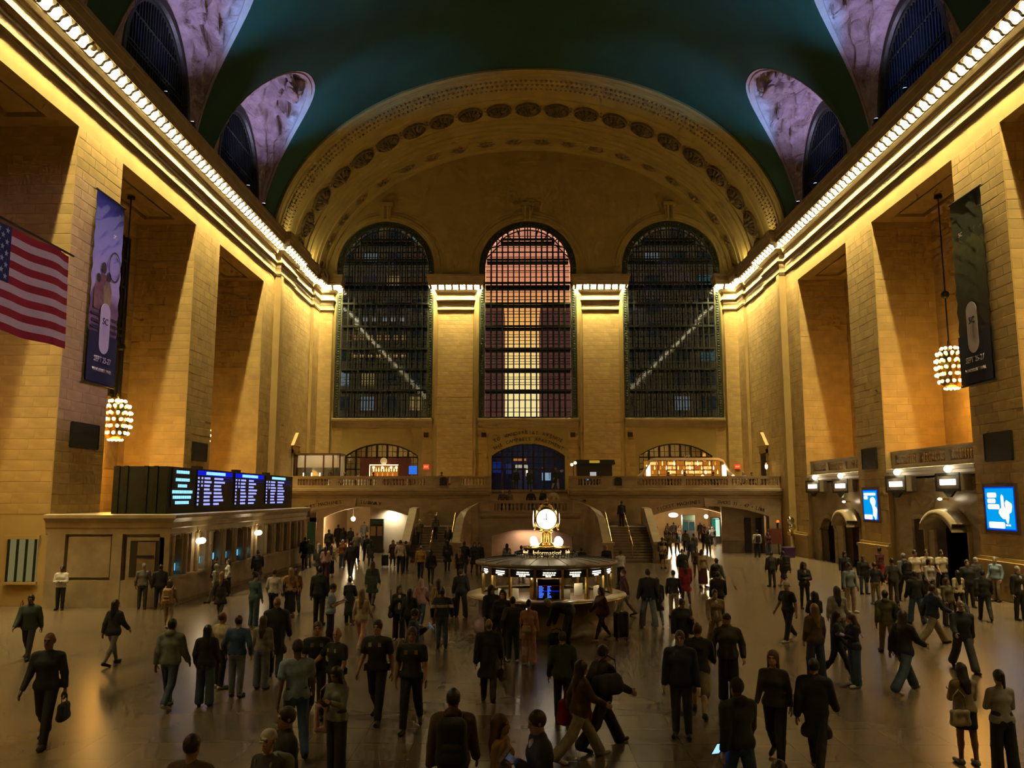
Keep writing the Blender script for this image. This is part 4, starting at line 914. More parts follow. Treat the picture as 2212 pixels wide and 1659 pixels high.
# ------------------------------------------------------------------ information booth
BX, BY = .85, 27.3
IB = thing('information_booth', 'round brass and marble information booth crowned by a four-faced clock', 'booth', (BX, BY, 0))
g = MB(); g.lathe([(2.36,0),(2.36,.16),(2.2,.2),(2.2,.92),(2.26,.98),(2.26,1.0)], 48); g.build('base', MARBD, IB, True)
g = MB(); g.lathe([(2.26,1.0),(2.55,1.02),(2.58,1.05),(2.56,1.1),(2.1,1.1)], 48); g.build('counter', MARBLE, IB, True)
g = MB(); g.lathe([(2.575,1.03),(2.60,1.05),(2.575,1.07)], 48); g.build('counter_rim', BRASS, IB, True)
NS = 16; RB = 2.1
_p = MB(); _p.box(-.5,.5,-.02,.02,-.5,.5); CPANEM = _p.mesh('window_pane', glassmat('clear_glass', (.93,.93,.9), .03, .02))
for k in range(NS):
    a = 2*PI*(k+.5)/NS-PI/2; c_, s_ = math.cos(a), math.sin(a)
    g = MB(); g.box(-.035,.035,-.035,.035,1.1,2.02); link('window_post', g.mesh('window_post', BRASS), IB, (RB*c_,RB*s_,0), (0,0,a))
    a2 = 2*PI*k/NS-PI/2; wd = 2*RB*math.sin(PI/NS)-.08; rr = RB*math.cos(PI/NS)
    o = link('window_pane', CPANEM, IB, (rr*math.cos(a2), rr*math.sin(a2), 1.44), (0,0,a2+PI/2), (wd,.2,.66))
    g = MB(); g.box(-wd/2,wd/2,-.03,.03,1.76,2.02); link('header', g.mesh('header', BLACK), IB, (rr*math.cos(a2), rr*math.sin(a2), 0), (0,0,a2+PI/2))
    g = MB(); r = random.Random(k)
    for j, (z, w_) in enumerate(((1.91,.34),(1.85,.36),(1.80,.18))):
        x = -w_/2
        while x < w_/2:
            q = r.uniform(.03,.09); g.box(x, x+q, -.05, -.04, z-.018, z+.018); x += q+.018
    link('lit_sign', g.mesh('lit_sign', glow('booth_sign', (1,.9,.72), 2.2)), IB, (rr*math.cos(a2), rr*math.sin(a2), 0), (0,0,a2+PI/2))
g = MB(); g.lathe([(1.95,2.0),(2.2,2.0),(2.32,2.05),(2.32,2.12),(2.25,2.14),(1.6,2.22),(1.0,2.27),(.9,2.28)], 48)
g.build('roof', mat('booth_roof', (.30,.25,.18), .45, .3, var=.12, scale=2), IB, True)
g = MB()
for k in range(24):
    a = 2*PI*k/24; g.tube([(2.25*math.cos(a),2.25*math.sin(a),2.145),(1.6*math.cos(a),1.6*math.sin(a),2.225),(1.0*math.cos(a),1.0*math.sin(a),2.275)], .012, 4)
g.build('roof_ribs', BRONZE, IB, kind='stuff')
g = MB()
for k in range(56):
    a = 2*PI*k/56; g.tube([(1.03*math.cos(a),1.03*math.sin(a),2.26),(1.03*math.cos(a),1.03*math.sin(a),2.38)], .012, 4)
g.lathe([(1.0,2.38),(1.05,2.38),(1.05,2.40),(1.0,2.40)], 40); g.build('gallery', BRONZE, IB, kind='stuff')
g = MB(); g.lathe([(.74,2.28),(.74,2.52),(.80,2.54),(.80,2.57),(.3,2.62),(.2,2.64)], 40); sd = g.build('sign_drum', BRASS, IB, True)
g = MB(); g.lathe([(.745,2.31),(.752,2.31),(.752,2.5),(.745,2.5)], 40); g.build('sign_band', BLACK, sd, True)
GSIGN = glow('sign_letters', (1,.72,.3), 1.5)
for rep in (0, PI/2, PI, -PI/2):
    tx = 'Information'; adv = [.05,.1,.06,.1,.07,.155,.1,.07,.05,.1,.1]; tot = sum(adv); x = -tot/2
    for ch, q in zip(tx, adv):
        a = -PI/2+rep+(x+q/2)/.757; text(ch, .2, GSIGN, sd, (.757*math.cos(a), .757*math.sin(a), 2.405), (PI/2,0,a+PI/2), 'letter', ext=.004); x += q
    for da in (-.62, .62):
        a = -PI/2+rep+da; text('?' if da > 0 else 'i', .2, GSIGN, sd, (.757*math.cos(a), .757*math.sin(a), 2.405), (PI/2,0,a+PI/2), 'letter', ext=.004)
for k in range(4):
    a = PI/4+k*PI/2; gx, gy = .58*math.cos(a), .58*math.sin(a)
    g = MB(); g.sphere((gx,gy,2.74), .125, 14, 10, 0, (1,1,1.12)); g.build('globe_lamp', glow('booth_globe', (1,.86,.6), 9.), IB, True)
    g = MB(); g.lathe([(.07,2.56),(.05,2.6),(.06,2.63)], 8, (gx,gy,0)); g.build('lamp_socket', BRASS, IB, True)
    a = k*PI/2; g = MB(); g.sphere((.42*math.cos(a+PI/4),.42*math.sin(a+PI/4),2.66), .05, 8, 6); g.build('small_lamp', glow('booth_small_lamp', (1,.8,.45), 5.), IB, True)
g = MB(); g.lathe([(.28,2.62),(.22,2.68),(.15,2.72),(.15,3.0),(.2,3.03),(.26,3.06),(.22,3.1),(.17,3.14),(.3,3.2)], 20)
for k in range(12): a = 2*PI*k/12; g.tube([(.155*math.cos(a),.155*math.sin(a),2.72),(.155*math.cos(a),.155*math.sin(a),3.0)], .02, 5)
g.build('column', BRASS, IB, True)
CK = thing('clock_head', '', '') if False else None
g = MB(); g.lathe([(.2,3.16),(.34,3.22),(.38,3.47),(.34,3.72),(.24,3.82),(.2,3.86),(.22,3.88),(.12,3.95),(.05,3.98),(.05,4.02),(.08,4.06),(.05,4.12),(0,4.17)], 24); cb = g.build('clock_body', BRASS, IB, True)
fc = MB(); fc.lathe([(0,.055),(.15,.05),(.27,.03),(.325,0)], 28); FCM = fc.mesh('clock_face', glow('clock_opal', (1,.93,.76), 5.0, True), True)
rm = MB(); rm.lathe([(.325,-.05),(.36,-.03),(.36,.02),(.33,.03),(.32,0)], 28); RMM = rm.mesh('clock_rim', BRASS, True)
hm = MB(); hm.box(-.012,.012,-.02,.2,.06,.066); hm.box(-.13,.02,-.012,.012,.067,.073); HMM = hm.mesh('clock_hands', BLACK)
for k in range(4):
    a = -PI/2+k*PI/2; f = link('clock_face', FCM, cb, (.385*math.cos(a), .385*math.sin(a), 3.46), (PI/2,0,a+PI/2)); link('clock_rim', RMM, f); link('clock_hands', HMM, f)
    a += PI/4; g = MB(); g.lathe([(.035,3.18),(.06,3.24),(.04,3.3)], 8, (.33*math.cos(a),.33*math.sin(a),0)); g.sphere((.33*math.cos(a),.33*math.sin(a),3.7), .045, 8, 6); g.build('corner_boss', BRASS, cb, True)
# things inside the booth
BSCR = mat('booth_display', (.004,.005,.01), .3)
t = thing('booth_display', 'blue departure display in the front window of the information booth', 'screen', (BX, BY-1.98, 1.1)); g = MB(); g.box(-.33,.33,-.02,.02,.02,.62); g.build('panel', BSCR, t)
g = MB(); r = random.Random(1)
for j in range(9):
    z = .40-j*.04
    g.box(-.30,-.30+r.uniform(.1,.17),-.026,-.02,z-.011,z+.011); g.box(-.04,-.04+r.uniform(.06,.13),-.026,-.02,z-.011,z+.011)
g.build('text_rows', glow('screen_blue', (.06,.16,1.), 2.2), t, kind='stuff')
g = MB(); g.box(-.31,.31,-.024,-.02,.245,.285); g.build('highlight_row', glow('screen_bar', (.01,.01,.5), 1.), t); g = MB(); g.box(-.31,.31,-.024,-.02,.425,.43); g.build('rule', glow('screen_red', (.5,.03,.05), .6), t)
PAPER = mat('paper', (.75,.66,.48), .7, var=.05)
g = MB(); g.lathe([(0,.86),(2.0,.86),(2.0,.9),(0,.9)], 32); ct = g.build('inner_desk', WOODB, IB)
for k, (a, rr, w_, h, z) in enumerate(((-150,1.7,.3,.4,.9),(-125,1.75,.22,.34,1.05),(-60,1.85,.3,.36,1.2),(-48,1.8,.25,.3,.95),(-32,1.8,.34,.42,1.0),(-20,1.75,.3,.4,.92),(-76,1.9,.4,.3,1.1))):
    a = math.radians(a); g = MB(); g.box(-w_/2,w_/2,-.01,.01,0,h); q = g.build('paper_notice', PAPER, loc=(BX+rr*math.cos(a),BY+rr*math.sin(a),z)); q.rotation_euler = (0,0,a+PI/2); tag(q, 'pale paper notice in the information booth window, %s from the left' % ['first','second','fourth','fifth','sixth','seventh','third'][k], 'notice', 'booth notices')
ld = bpy.data.lights.new('booth_light', 'POINT'); ld.energy = 90; ld.color = (1,.86,.6); ld.shadow_soft_size = .3; lo = bpy.data.objects.new('booth_light', ld); col.objects.link(lo); lo.parent = IB; lo.location = (0,0,1.85)
for k in range(8):
    a = 2*PI*(k+.5)/8; ld = bpy.data.lights.new('window_light', 'POINT'); ld.energy = 30; ld.color = (1,.88,.62); ld.shadow_soft_size = .05; lo = bpy.data.objects.new('window_light', ld); col.objects.link(lo); lo.parent = IB; lo.location = (1.99*math.cos(a),1.99*math.sin(a),1.80)
g = MB(); g.lathe([(0,.9),(.55,.9),(.55,1.95),(0,1.95)], 20); g.build('core', BRASS, IB, True)
for k in range(4):
    a = PI/4+k*PI/2; ld = bpy.data.lights.new('globe_light', 'POINT'); ld.energy = 5; ld.color = (1,.82,.55); ld.shadow_soft_size = .14; lo = bpy.data.objects.new('globe_light', ld); col.objects.link(lo); lo.parent = IB; lo.location = (.78*math.cos(a),.78*math.sin(a),2.86)

# ------------------------------------------------------------------ ticket office
TO = thing('ticket_office', 'long marble ticket office with a row of dark windows along the left wall', 'ticket office', (-13.5, 32.0, 0))
TX = lambda x, y, z: (x+13.5, y-32.0, z)
def tb(name, x0, x1, y0, y1, z0, z1, m): g = MB(); g.box(x0+13.5,x1+13.5,y0-32,y1-32,z0,z1); return g.build(name, m, TO)
TMAR = mat('ticket_marble', (.36,.29,.18), .35, var=.2, scale=1.4); NICHEM = mat('window_dark', (.03,.024,.014), .5)
wins = [(32.5,33.2),(33.75,34.15),(35.05,35.7),(36.55,37.5),(38.05,38.95),(39.55,40.5),(41.05,41.7),(42.7,43.6),(44.3,45.2),(45.75,46.65),(47.3,48.1),(48.75,49.65),(50.2,51.0)]
tb('core', -18.3, -13.95, 32.2, 52, 0, 3.3, TMAR); tb('base', -14.0, -13.5, 32.0, 52.2, 0, 1.05, TMAR); tb('base_ledge', -14.0, -13.42, 31.95, 52.25, 1.05, 1.13, TMAR)
tb('plinth', -14.0, -13.44, 31.95, 52.2, 0, .16, MARBD)
ys_ = [32.0]+[q for a in wins for q in a]+[52.2]
for i in range(0, len(ys_), 2):
    y0, y1 = ys_[i], ys_[i+1]; tb('pilaster', -13.95, -13.55, y0, y1, 1.13, 2.75, TMAR)
    ym = (y0+y1)/2; w_ = min(.22, (y1-y0)/2-.06); g = MB(); g.tube([TX(-13.53,ym,1.15),TX(-13.53,ym,2.7)], w_*.55, 8); g.build('half_column', TMAR, TO, True)
for y0, y1 in wins:
    f = lambda u, v, w__: TX(-13.92+w__, u, v)
    g = MB(); A = arc((y0+y1)/2, (y1-y0)/2, 2.5, .2, 8); g.prism([(y0,2.75)]+[(y0,2.5)]+A+[(y1,2.5),(y1,2.75)], f, 0, .33); g.build('window_head', TMAR, TO)
    g = MB(); g.box(.0-.38,.0-.36,y0-32,y1-32,1.13,2.72); o = g.build('ticket_window', NICHEM, TO)
    g = MB()
    for k in range(3): y = y0+(y1-y0)*(k+.5)/3; g.tube([TX(-13.84,y,1.13),TX(-13.84,y,2.6)], .012, 4)
    g.build('grille', BRASS, o)
g = MB(); prof = [(0,2.72),(.05,2.75),(.05,2.95),(.1,3.0),(.1,3.2),(.2,3.28),(.3,3.36),(.3,3.48),(0,3.52)]
g.sweep([(a,b) for a,b in prof], [TX(-13.55,52.2,0)[:2],TX(-13.55,32.05,0)[:2],TX(-18.4,32.05,0)[:2]][::-1]) if False else g.sweep([(-a,b) for a,b in prof], [TX(-18.4,32.05,0)[:2],TX(-13.55,32.05,0)[:2],TX(-13.55,52.2,0)[:2]][::1]) if False else g.sweep([(a,b) for a,b in prof], [TX(-13.55,52.2,0)[:2],TX(-13.55,32.05,0)[:2],TX(-18.4,32.05,0)[:2]][::-1]) if False else g.sweep([(-a,b) for a,b in prof], [TX(-18.4,32.05,0)[:2],TX(-13.55,32.05,0)[:2],TX(-13.55,52.2,0)[:2]])
g.build('entablature', TMAR, TO)
tb('roof', -18.4, -13.6, 32.1, 52.2, 3.3, 3.5, MARBD)
# end of the office facing the camera
tb('end_pilaster', -15.75, -15.35, 31.92, 32.2, 0, 2.75, TMAR); tb('end_pilaster', -18.3, -17.6, 31.98, 32.2, 0, 2.75, TMAR); tb('end_panel', -17.5, -15.85, 32.05, 32.2, 1.1, 2.65, TMAR); tb('end_base', -18.3, -14.0, 31.95, 32.2, 0, 1.0, TMAR)
tb('end_window_frame', -15.2, -13.75, 32.0, 32.2, 1.0, 2.62, TMAR); tb('end_window', -15.05, -13.9, 31.97, 32.01, 1.12, 2.5, NICHEM); tb('end_shutter', -14.75, -14.05, 31.93, 31.97, 1.15, 2.45, MARBD); tb('end_slot', -14.75, -14.1, 31.91, 31.93, 1.85, 1.95, BLACK)
for k, (y, z) in enumerate(((33.05,1.42),(35.55,1.5),(37.2,1.55),(38.8,1.5),(40.35,1.5),(41.6,1.5))):
    g = MB(); g.box(-.02,.02,-.09,.09,-.14,.14); q = g.build('ticket_screen', glow('cyan_screen', (.12,.6,1.), 1.3 if k != 3 else .5), loc=(-13.78,y,z)); tag(q, 'small cyan screen in a ticket window, %s from the near end' % ['first','second','third','fourth','fifth','sixth'][k], 'screen', 'ticket window screens')
for k, (y, n) in enumerate(((34.6,2),(42.15,2))):
    t = thing('ticket_lamp', 'twin opal wall lamp on the ticket office, %s one' % ('nearer' if k == 0 else 'farther'), 'lamp', (-13.5,y,2.3)); g = MB(); g.tube([(-.1,0,.45),(.12,0,.5),(.15,0,.3)], .03, 6); g.box(-.1,-.02,-.12,.12,.2,.6); g.build('bracket', BRASS, t)
    for d in (-.14,.14): g = MB(); g.sphere((.16,d,.06), .155, 12, 8, 0, (1,1,.85)); g.build('globe', glow('opal_globe', (1,.8,.5), 6.), t, True)
    ld = bpy.data.lights.new('ticket_light', 'POINT'); ld.energy = 22; ld.color = (1,.75,.4); ld.shadow_soft_size = .2; lo = bpy.data.objects.new('ticket_light', ld); col.objects.link(lo); lo.parent = t; lo.location = (.42,0,.0)
# departure board on the roof
DB = thing('departure_board', 'long black departure board with glowing blue lettering on the ticket office roof', 'display board', (-14.2, 33.0, 3.5))
g = MB(); g.box(-2.2,0,0,18.2,0,1.9); g.build('case', mat('board_case', (.022,.028,.018), .45, .2, var=.2), DB)
for x in (-2.1,-1.75,-.95,-.55): g = MB(); g.box(x,x+.16,-.05,0,0,1.92); g.build('end_rib', BRONZE, DB)
SCRT = [glow('board_text', (.33,.36,1.0), 1.6), glow('board_cyan', (.25,.62,1.), 1.9), glow('board_bar', (.01,.015,.75), 1.)]
scr = [(0.35,2.75,0),(2.95,7.35,1),(7.75,12.3,1),(12.7,17.6,2)]
for n, (y0, y1, kind_) in enumerate(scr):
    g = MB(); g.box(.0,.04,y0,y1,.28,1.86); p_ = g.build('screen', BLACK, DB); g = MB(); r = random.Random(n+5)
    def bits(mb, ya, yb, z, h, gap=.05):
        y = ya
        while y < yb-.03:
            q = min(yb-y, r.uniform(.07,.2)); mb.box(.042,.055,y,y+q,z-h/2,z+h/2); y += q+gap
    if kind_ == 0:
        for z, a, b in ((1.70,.75,2.05),(1.38,.7,2.1),(1.13,.95,1.85),(.88,.42,2.45),(.66,.5,2.35),(.44,.75,2.15)): bits(g, y0+a-.35, y0+b-.35, z, .13)
        g.build('message_text', SCRT[1], p_, kind='stuff')
    else:
        hb_ = MB(); hb_.box(.042,.046,y0+.03,y1-.03,1.62,1.83)
        if kind_ == 1: hb_.build('title_bar', SCRT[2], p_)
        tt = MB(); m_ = (y0+y1)/2; bits(tt, m_-(y1-y0)*.27, m_+(y1-y0)*.27, 1.725, .14, .035); tt.build('title_text', SCRT[1], p_, kind='stuff')
        L = y1-y0
        for j in range(8):
            z = 1.5-j*.165
            bits(g, y0+.02*L, y0+.06*L, z, .09); 
            if j < 3: bits(g, y0+.11*L, y0+.15*L, z, .09)
            bits(g, y0+.19*L, y0+(.19+r.uniform(.14,.2))*L, z, .09, .03); bits(g, y0+.46*L, y0+(.46+r.uniform(.14,.32))*L, z, .09, .03)
        g.build('departure_rows', SCRT[0], p_, kind='stuff')
        for z in (1.56,1.44): q = MB(); q.box(.042,.046,y0+.6*L,y1-.05,z-.006,z+.006); q.build('rule', SCRT[2], p_)
for k, y in enumerate((3.3,8.3,13.2)):
    g = MB(); g.box(-.25,.0,-.35,.35,0,.12); q = g.build('board_light', BLACK, loc=(-14.2,33+y,5.4)); tag(q, 'dark hood on top of the departure board, %s from the near end' % ['first','second','third'][k], 'lamp', 'board hoods')
g = MB(); g.prism([(0,0),(1.6,0),(1.6,.75)], lambda u, v, w_: (u,w_,v), -.05, .05); q = g.build('white_awning', WHITEP, loc=(-17.6,37.5,3.5)); tag(q, 'white sloping panel on the ticket office roof behind the board', 'panel')

# ------------------------------------------------------------------ right-hand bays
def bay_infill(n, y0, y1, arches, label):
    r = struct('wall_track_gate_%d' % n); r['label'] = label; x = XR+.25; f = lambda u, v, w_: (x+w_, u, v)
    g = MB(); cuts = [y0]+[(a[1]+b[0])/2 for a, b in zip(arches, arches[1:])]+[y1]
    for (a, b, zs, ri), c0, c1 in zip(arches, cuts, cuts[1:]): g.prism(notch(c0, c1, 0, 5.45, (a+b)/2, (b-a)/2, zs, ri, 16), f, 0, .5)
    g.build('masonry', MARBLE, r)
    for a, b, zs, ri in arches:
        g = MB(); pts = [(x-.02,a,0)]+[(x-.02,u,v) for u, v in arc((a+b)/2, (b-a)/2, zs, ri, 16)]+[(x-.02,b,0)]; g.tube(pts, .12, 6); g.build('arch_trim', MARBLE, r)
        g = MB(); g.box(x+.5, x+2.6, a, b, 0, 3.9); g.box(x+2.0, x+2.02, a+.3, b-.3, 0, 2.4)
    g = MB(); g.box(x+2.4, x+2.6, y0, y1, 0, 5.4); g.box(x+.5, x+2.4, y0, y1, 4.6, 4.8); g.build('inner_wall', MARBD, r)
    g = MB(); g.box(x, XR+DEP, y0, y1, 5.1, 5.45); g.build('bay_floor', MARBLE, r)
    g = MB(); g.sweep([(0,5.2),(.14,5.28),(.14,5.42),(.28,5.46),(.28,5.62),(0,5.66)], [(x,y0),(x,y1)]); g.build('string_course', WHITEP, r)
    L = y1-y0; sg = [(.35,L*.33-.2),(L*.33+.2,L*.66-.2),(L*.66+.2,L-.35)]
    balustrade('balustrade of the %s bay balcony on the right wall' % ('far' if n == 1 else 'near'), sg, (x+.2,y0,0), (x+.2,y1,0), 5.62, step=.22, ht=.96)
bay_infill(1, 48.35, 57.0, [(49.0,51.6,2.3,1.0),(52.6,55.9,.01,2.9) if False else (52.9,55.6,2.0,.9)], 'far track gate wall with arched passages under the balcony')
bay_infill(2, 36.0, 44.65, [(37.2,40.3,2.6,.9),(41.2,42.5,3.1,.1)], 'near track gate wall with arched passages under the balcony')
g = MB(); g.box(0,.1,-.6,.6,0,3.2); tag(g.build('gate_door', BLACK, loc=(XR+.75,41.85,0)), 'tall black door in the near track gate wall', 'door')
# arched hoods over the passages
for k, (y, z, w_) in enumerate(((50.3,2.75,2.6),(38.7,2.95,3.2))):
    g = MB(); A = arc(0, w_/2, 0, .75, 14); B2 = arc(0, w_/2-.1, -.35, .7, 14)
    g.grid([[(0,u,v) for u, v in A],[(-.75,u*.92,v*.8+.02) for u, v in A],[(-.8,u,v) for u, v in B2],[(0,u,v) for u, v in B2]])
    h = g.build('passage_hood', MARBLE, loc=(XR+.2,y,z), smooth=True); tag(h, 'curved pale hood over the %s passage in the right wall' % ('far' if k == 0 else 'near'), 'hood')
TRK = thing('track_display', 'tall blue track display inside the near passage', 'screen', (XR+1.2,38.4,.6)); g = MB(); g.box(0,.1,-.5,.5,0,2.3); g.build('case', BLACK, TRK)
g = MB(); r = random.Random(3); g.box(-.012,0,-.3,.3,1.75,1.95)
for j in range(9): g.box(-.012,0,-.25,-.25+r.uniform(.25,.5),1.6-j*.09,1.64-j*.09)
g.build('text_rows', glow('track_text', (.04,.14,.9), .7), TRK, kind='stuff')
# track sign boxes with globes
for k, (ya, yb, z0, z1, gy) in enumerate(((54.0,56.4,4.5,5.2,55.0),(49.3,51.6,4.45,5.2,50.6),(41.9,44.1,4.45,5.2,43.0),(36.75,38.8,4.48,5.2,37.9))):
    nmn = ['farthest','second farthest','second nearest','nearest'][k]
    t = thing('track_sign', 'boxed track sign with a glowing strip and globe on the right wall, %s one' % nmn, 'sign', (XR, (ya+yb)/2, (z0+z1)/2), 0, 'track signs')
    w_ = (yb-ya)/2; h = (z1-z0)/2; g = MB(); g.box(-.3,.25,-w_,w_,-h,h); g.build('case', mat('sign_case', (.28,.23,.15), .4, var=.1), t)
    g = MB(); g.box(-.34,-.30,-w_-.04,w_+.04,h-.06,h+.06); g.box(-.34,-.30,-w_-.04,w_+.04,-h-.06,-h+.06); g.box(-.34,-.3,w_-.03,w_+.06,-h,h); g.box(-.34,-.3,-w_-.06,-w_+.03,-h,h); g.build('frame', BRONZE, t)
    g = MB(); g.box(-.33,-.3,-w_*.66,w_*.66,-.13,.13); g.build('lit_strip', glow('sign_strip', (1,.93,.82), 4.), t)
    g = MB(); g.prism([(-w_*.5,-h-.06),(w_*.5,-h-.06),(w_*.12,-h-.32),(-w_*.12,-h-.32)], lambda u, v, q: (q,u,v), -.3, -.2); g.build('scroll', BRONZE, t)
    g = MB(); g.sphere((-.2,gy-(ya+yb)/2,h+.24), .17, 12, 8); g.build('globe', glow('sign_globe', (1,.88,.66), 6.), t, True)
    g = MB(); g.tube([(-.2,gy-(ya+yb)/2,h),(-.2,gy-(ya+yb)/2,h+.12)], .05, 8); g.build('globe_base', BRONZE, t)
    ld = bpy.data.lights.new('sign_light', 'POINT'); ld.energy = 16; ld.color = (1,.85,.6); ld.shadow_soft_size = .15; lo = bpy.data.objects.new('sign_light', ld); col.objects.link(lo); lo.parent = t; lo.location = (-.62,gy-(ya+yb)/2,h+.1)
# recessed passage lights
for k, (y, z) in enumerate(((50.4,3.55),(38.9,3.75))):
    ld = bpy.data.lights.new('passage_light', 'POINT'); ld.energy = 9; ld.color = (1,.82,.5); ld.shadow_soft_size = .12
    t = thing('passage_lamp', 'small round lamp over the %s hooded passage' % ('far' if k == 0 else 'near'), 'lamp', (XR-.05,y,z+.32)); g = MB(); g.sphere((-.1,0,0), .09, 10, 7, 0, (1,1.6,.7)); g.build('globe', GLOBE, t, True); g = MB(); g.box(-.05,.32,-.06,.06,-.04,.04); g.build('arm', BRASS, t)
    lo = bpy.data.objects.new('passage_light', ld); col.objects.link(lo); lo.parent = t; lo.location = (-.35,0,.05)
# advertising screens
AD = glow('ad_cyan', (.0,.40,1.0), 1.05, True); ADW = glow('ad_white', (1,.93,.88), 1.3); ADB = glow('ad_edge', (.0,.07,.85), 1.)
def rrect(mb, u0, u1, v0, v1, r=.08, w0=.012, n=4):
    pts = []
    for cx, cy, a0 in ((u1-r,v1-r,0),(u0+r,v1-r,90),(u0+r,v0+r,180),(u1-r,v0+r,270)):
        for k in range(n+1): a = math.radians(a0+90*k/n); pts.append((cx+r*math.cos(a), cy+r*math.sin(a)))
    mb.prism(pts, lambda u, v, w_: (-.06-w_, u, v), 0, w0)
def blob(mb, pts): mb.prism(pts, lambda u, v, w_: (-.06-w_, u, v), 0, .012)
def adscreen(label, yc, zc, hw, hh, kind_):
    t = thing('advert_screen', label, 'screen', (XR-.04, yc, zc)); g = MB(); g.box(-.05,.04,-hw-.14,hw+.14,-hh-.14,hh+.14); g.build('frame', mat('advert_frame', (.10,.055,.035), .5), t)
    g = MB(); g.box(-.055,-.05,-hw,hw,-hh,hh); g.build('edge', ADB, t); g = MB(); g.box(-.06,-.055,-hw+.06,hw-.06,-hh+.06,hh-.06); g.build('panel', AD, t)
    # image is seen from inside the hall: left of the picture is +y
    W_ = MB(); U = lambda f: hw*(1-2*f); V = lambda f: hh*(1-2*f)
    if kind_ == 0:
        rrect(W_, U(.42),U(.10),V(.25),V(.13)); rrect(W_, U(.38),U(.10),V(.38),V(.27)); rrect(W_, U(.50),U(.10),V(.52),V(.40)); rrect(W_, U(.64),U(.10),V(.96),V(.81))
        W_.mi  # pointing hand
        hand = [(.56,.22),(.60,.17),(.65,.22),(.66,.45),(.70,.52),(.69,.36),(.74,.30),(.90,.38),(.92,.44),(.88,.58),(.80,.62),(.80,.70),(.76,.84),(.72,.84),(.68,.74),(.60,.74),(.52,.68),(.46,.60),(.48,.53),(.56,.48)]
        blob(W_, [(U(a),V(b)) for a, b in hand])
        rrect(W_, U(.74),U(.67),V(.90),V(.855),.03); rrect(W_, U(.83),U(.76),V(.90),V(.855),.03)
    else:
        rrect(W_, U(.90),U(.08),V(.19),V(.10)); rrect(W_, U(.35),U(.08),V(.32),V(.20)); rrect(W_, U(.62),U(.06),V(.98),V(.82))
        hand = [(.50,.33),(.56,.26),(.68,.23),(.82,.27),(.88,.36),(.86,.46),(.82,.54),(.92,.58),(.96,.66),(.92,.80),(.90,.92),(.84,.99),(.80,.96),(.74,.88),(.66,.86),(.68,.66),(.62,.52),(.52,.42)]
        blob(W_, [(U(a),V(b)) for a, b in hand])
    W_.build('white_print', ADW, t)
adscreen('larger blue advertising screen with a pointing hand on the near right pier', 34.2, 3.7, 1.05, .88, 0)
adscreen('smaller blue advertising screen with a raised hand on the far right pier', 46.75, 3.72, .95, .84, 1)

# ------------------------------------------------------------------ banners, flag, chandeliers
def banner(s, label, pal):
    t = thing('hanging_banner', label, 'banner', (px(s,.16), 34.92, 9.0)); H_, W_ = 8.35, 1.22
    m = bpy.data.materials.new('banner_print'); m.use_nodes = True; n = m.node_tree.nodes; l = m.node_tree.links; b = n['Principled BSDF']; b.inputs['Roughness'].default_value = .7
    tc = n.new('ShaderNodeTexCoord'); sp = n.new('ShaderNodeSeparateXYZ'); l.new(tc.outputs['Object'], sp.inputs[0]); dv = n.new('ShaderNodeMath'); dv.operation = 'DIVIDE'; dv.inputs[1].default_value = H_; l.new(sp.outputs['Z'], dv.inputs[0])
    no = n.new('ShaderNodeTexNoise'); no.inputs['Scale'].default_value = 1.3; no.inputs['Detail'].default_value = 6; no.inputs['Distortion'].default_value = 1.; l.new(tc.outputs['Object'], no.inputs['Vector'])
    ad = n.new('ShaderNodeMath'); ad.operation = 'MULTIPLY_ADD'; ad.inputs[1].default_value = pal[0]; l.new(no.outputs['Fac'], ad.inputs[0]); l.new(dv.outputs[0], ad.inputs[2])
    rp = n.new('ShaderNodeValToRGB'); l.new(ad.outputs[0], rp.inputs[0]); el = rp.color_ramp.elements
    el[0].position = pal[1][0][0]; el[0].color = (*pal[1][0][1],1); el[1].position = pal[1][-1][0]; el[1].color = (*pal[1][-1][1],1)
    for p_, c_ in pal[1][1:-1]: e = el.new(p_); e.color = (*c_,1)
    l.new(rp.outputs[0], b.inputs['Base Color'])
    g = MB(); rows = [[(-.0+s*.03*math.sin(v*3+u*2), -W_+2*W_*u/6, H_*v/20) for u in range(7)] for v in range(21)]; g.grid(rows); g.grid([[(x+s*.02,y,z) for x, y, z in r_] for r_ in rows]); g.build('cloth', m, t, True)
    for z in (0, H_): g = MB(); g.tube([(0,-W_-.08,z),(0,W_+.08,z)], .05, 8); g.build('pole', BLACK, t)
    for y in (-W_,W_): g = MB(); g.tube([(0,y,H_),(s*.2,y,H_+.1)], .02, 6); g.build('bracket', BLACK, t)
    NAVY = mat('banner_navy', (.006,.01,.045), .7); PALE = mat('banner_pale', (.50,.46,.52), .7, var=.04)
    g = MB(); g.box(-.012,.0,-W_,W_,.05,2.2); pn = g.build('navy_panel', NAVY, t); pn.location = (-s*.055,0,0)
    g = MB(); pts = []
    for k in range(13): a = PI*k/12; pts.append((.42*math.cos(a), 3.15+.42*math.sin(a)))
    for k in range(13): a = PI+PI*k/12; pts.append((.42*math.cos(a), 1.75+.42*math.sin(a)))
    g.prism(pts, lambda u, v, w_: (-s*(.075+w_),u,v), 0, .01); g.build('oval_badge', PALE, t)
    rz = -PI/2 if s > 0 else PI/2
    text('SC', .42, NAVY, t, (-s*.092,0,2.75), (PI/2,0,rz), 'monogram'); text('SEPT 25-27', .36, PALE, t, (-s*.075,0,1.05), (PI/2,0,rz), 'date_text', sx=.85); text('VANDERBILT HALL', .2, PALE, t, (-s*.075,0,.6), (PI/2,0,rz), 'place_text', sx=.95)
    text('SC', .26, PALE, t, (-s*.075, .4, 6.7), (PI/2,0,rz), 'small_monogram')
    return t
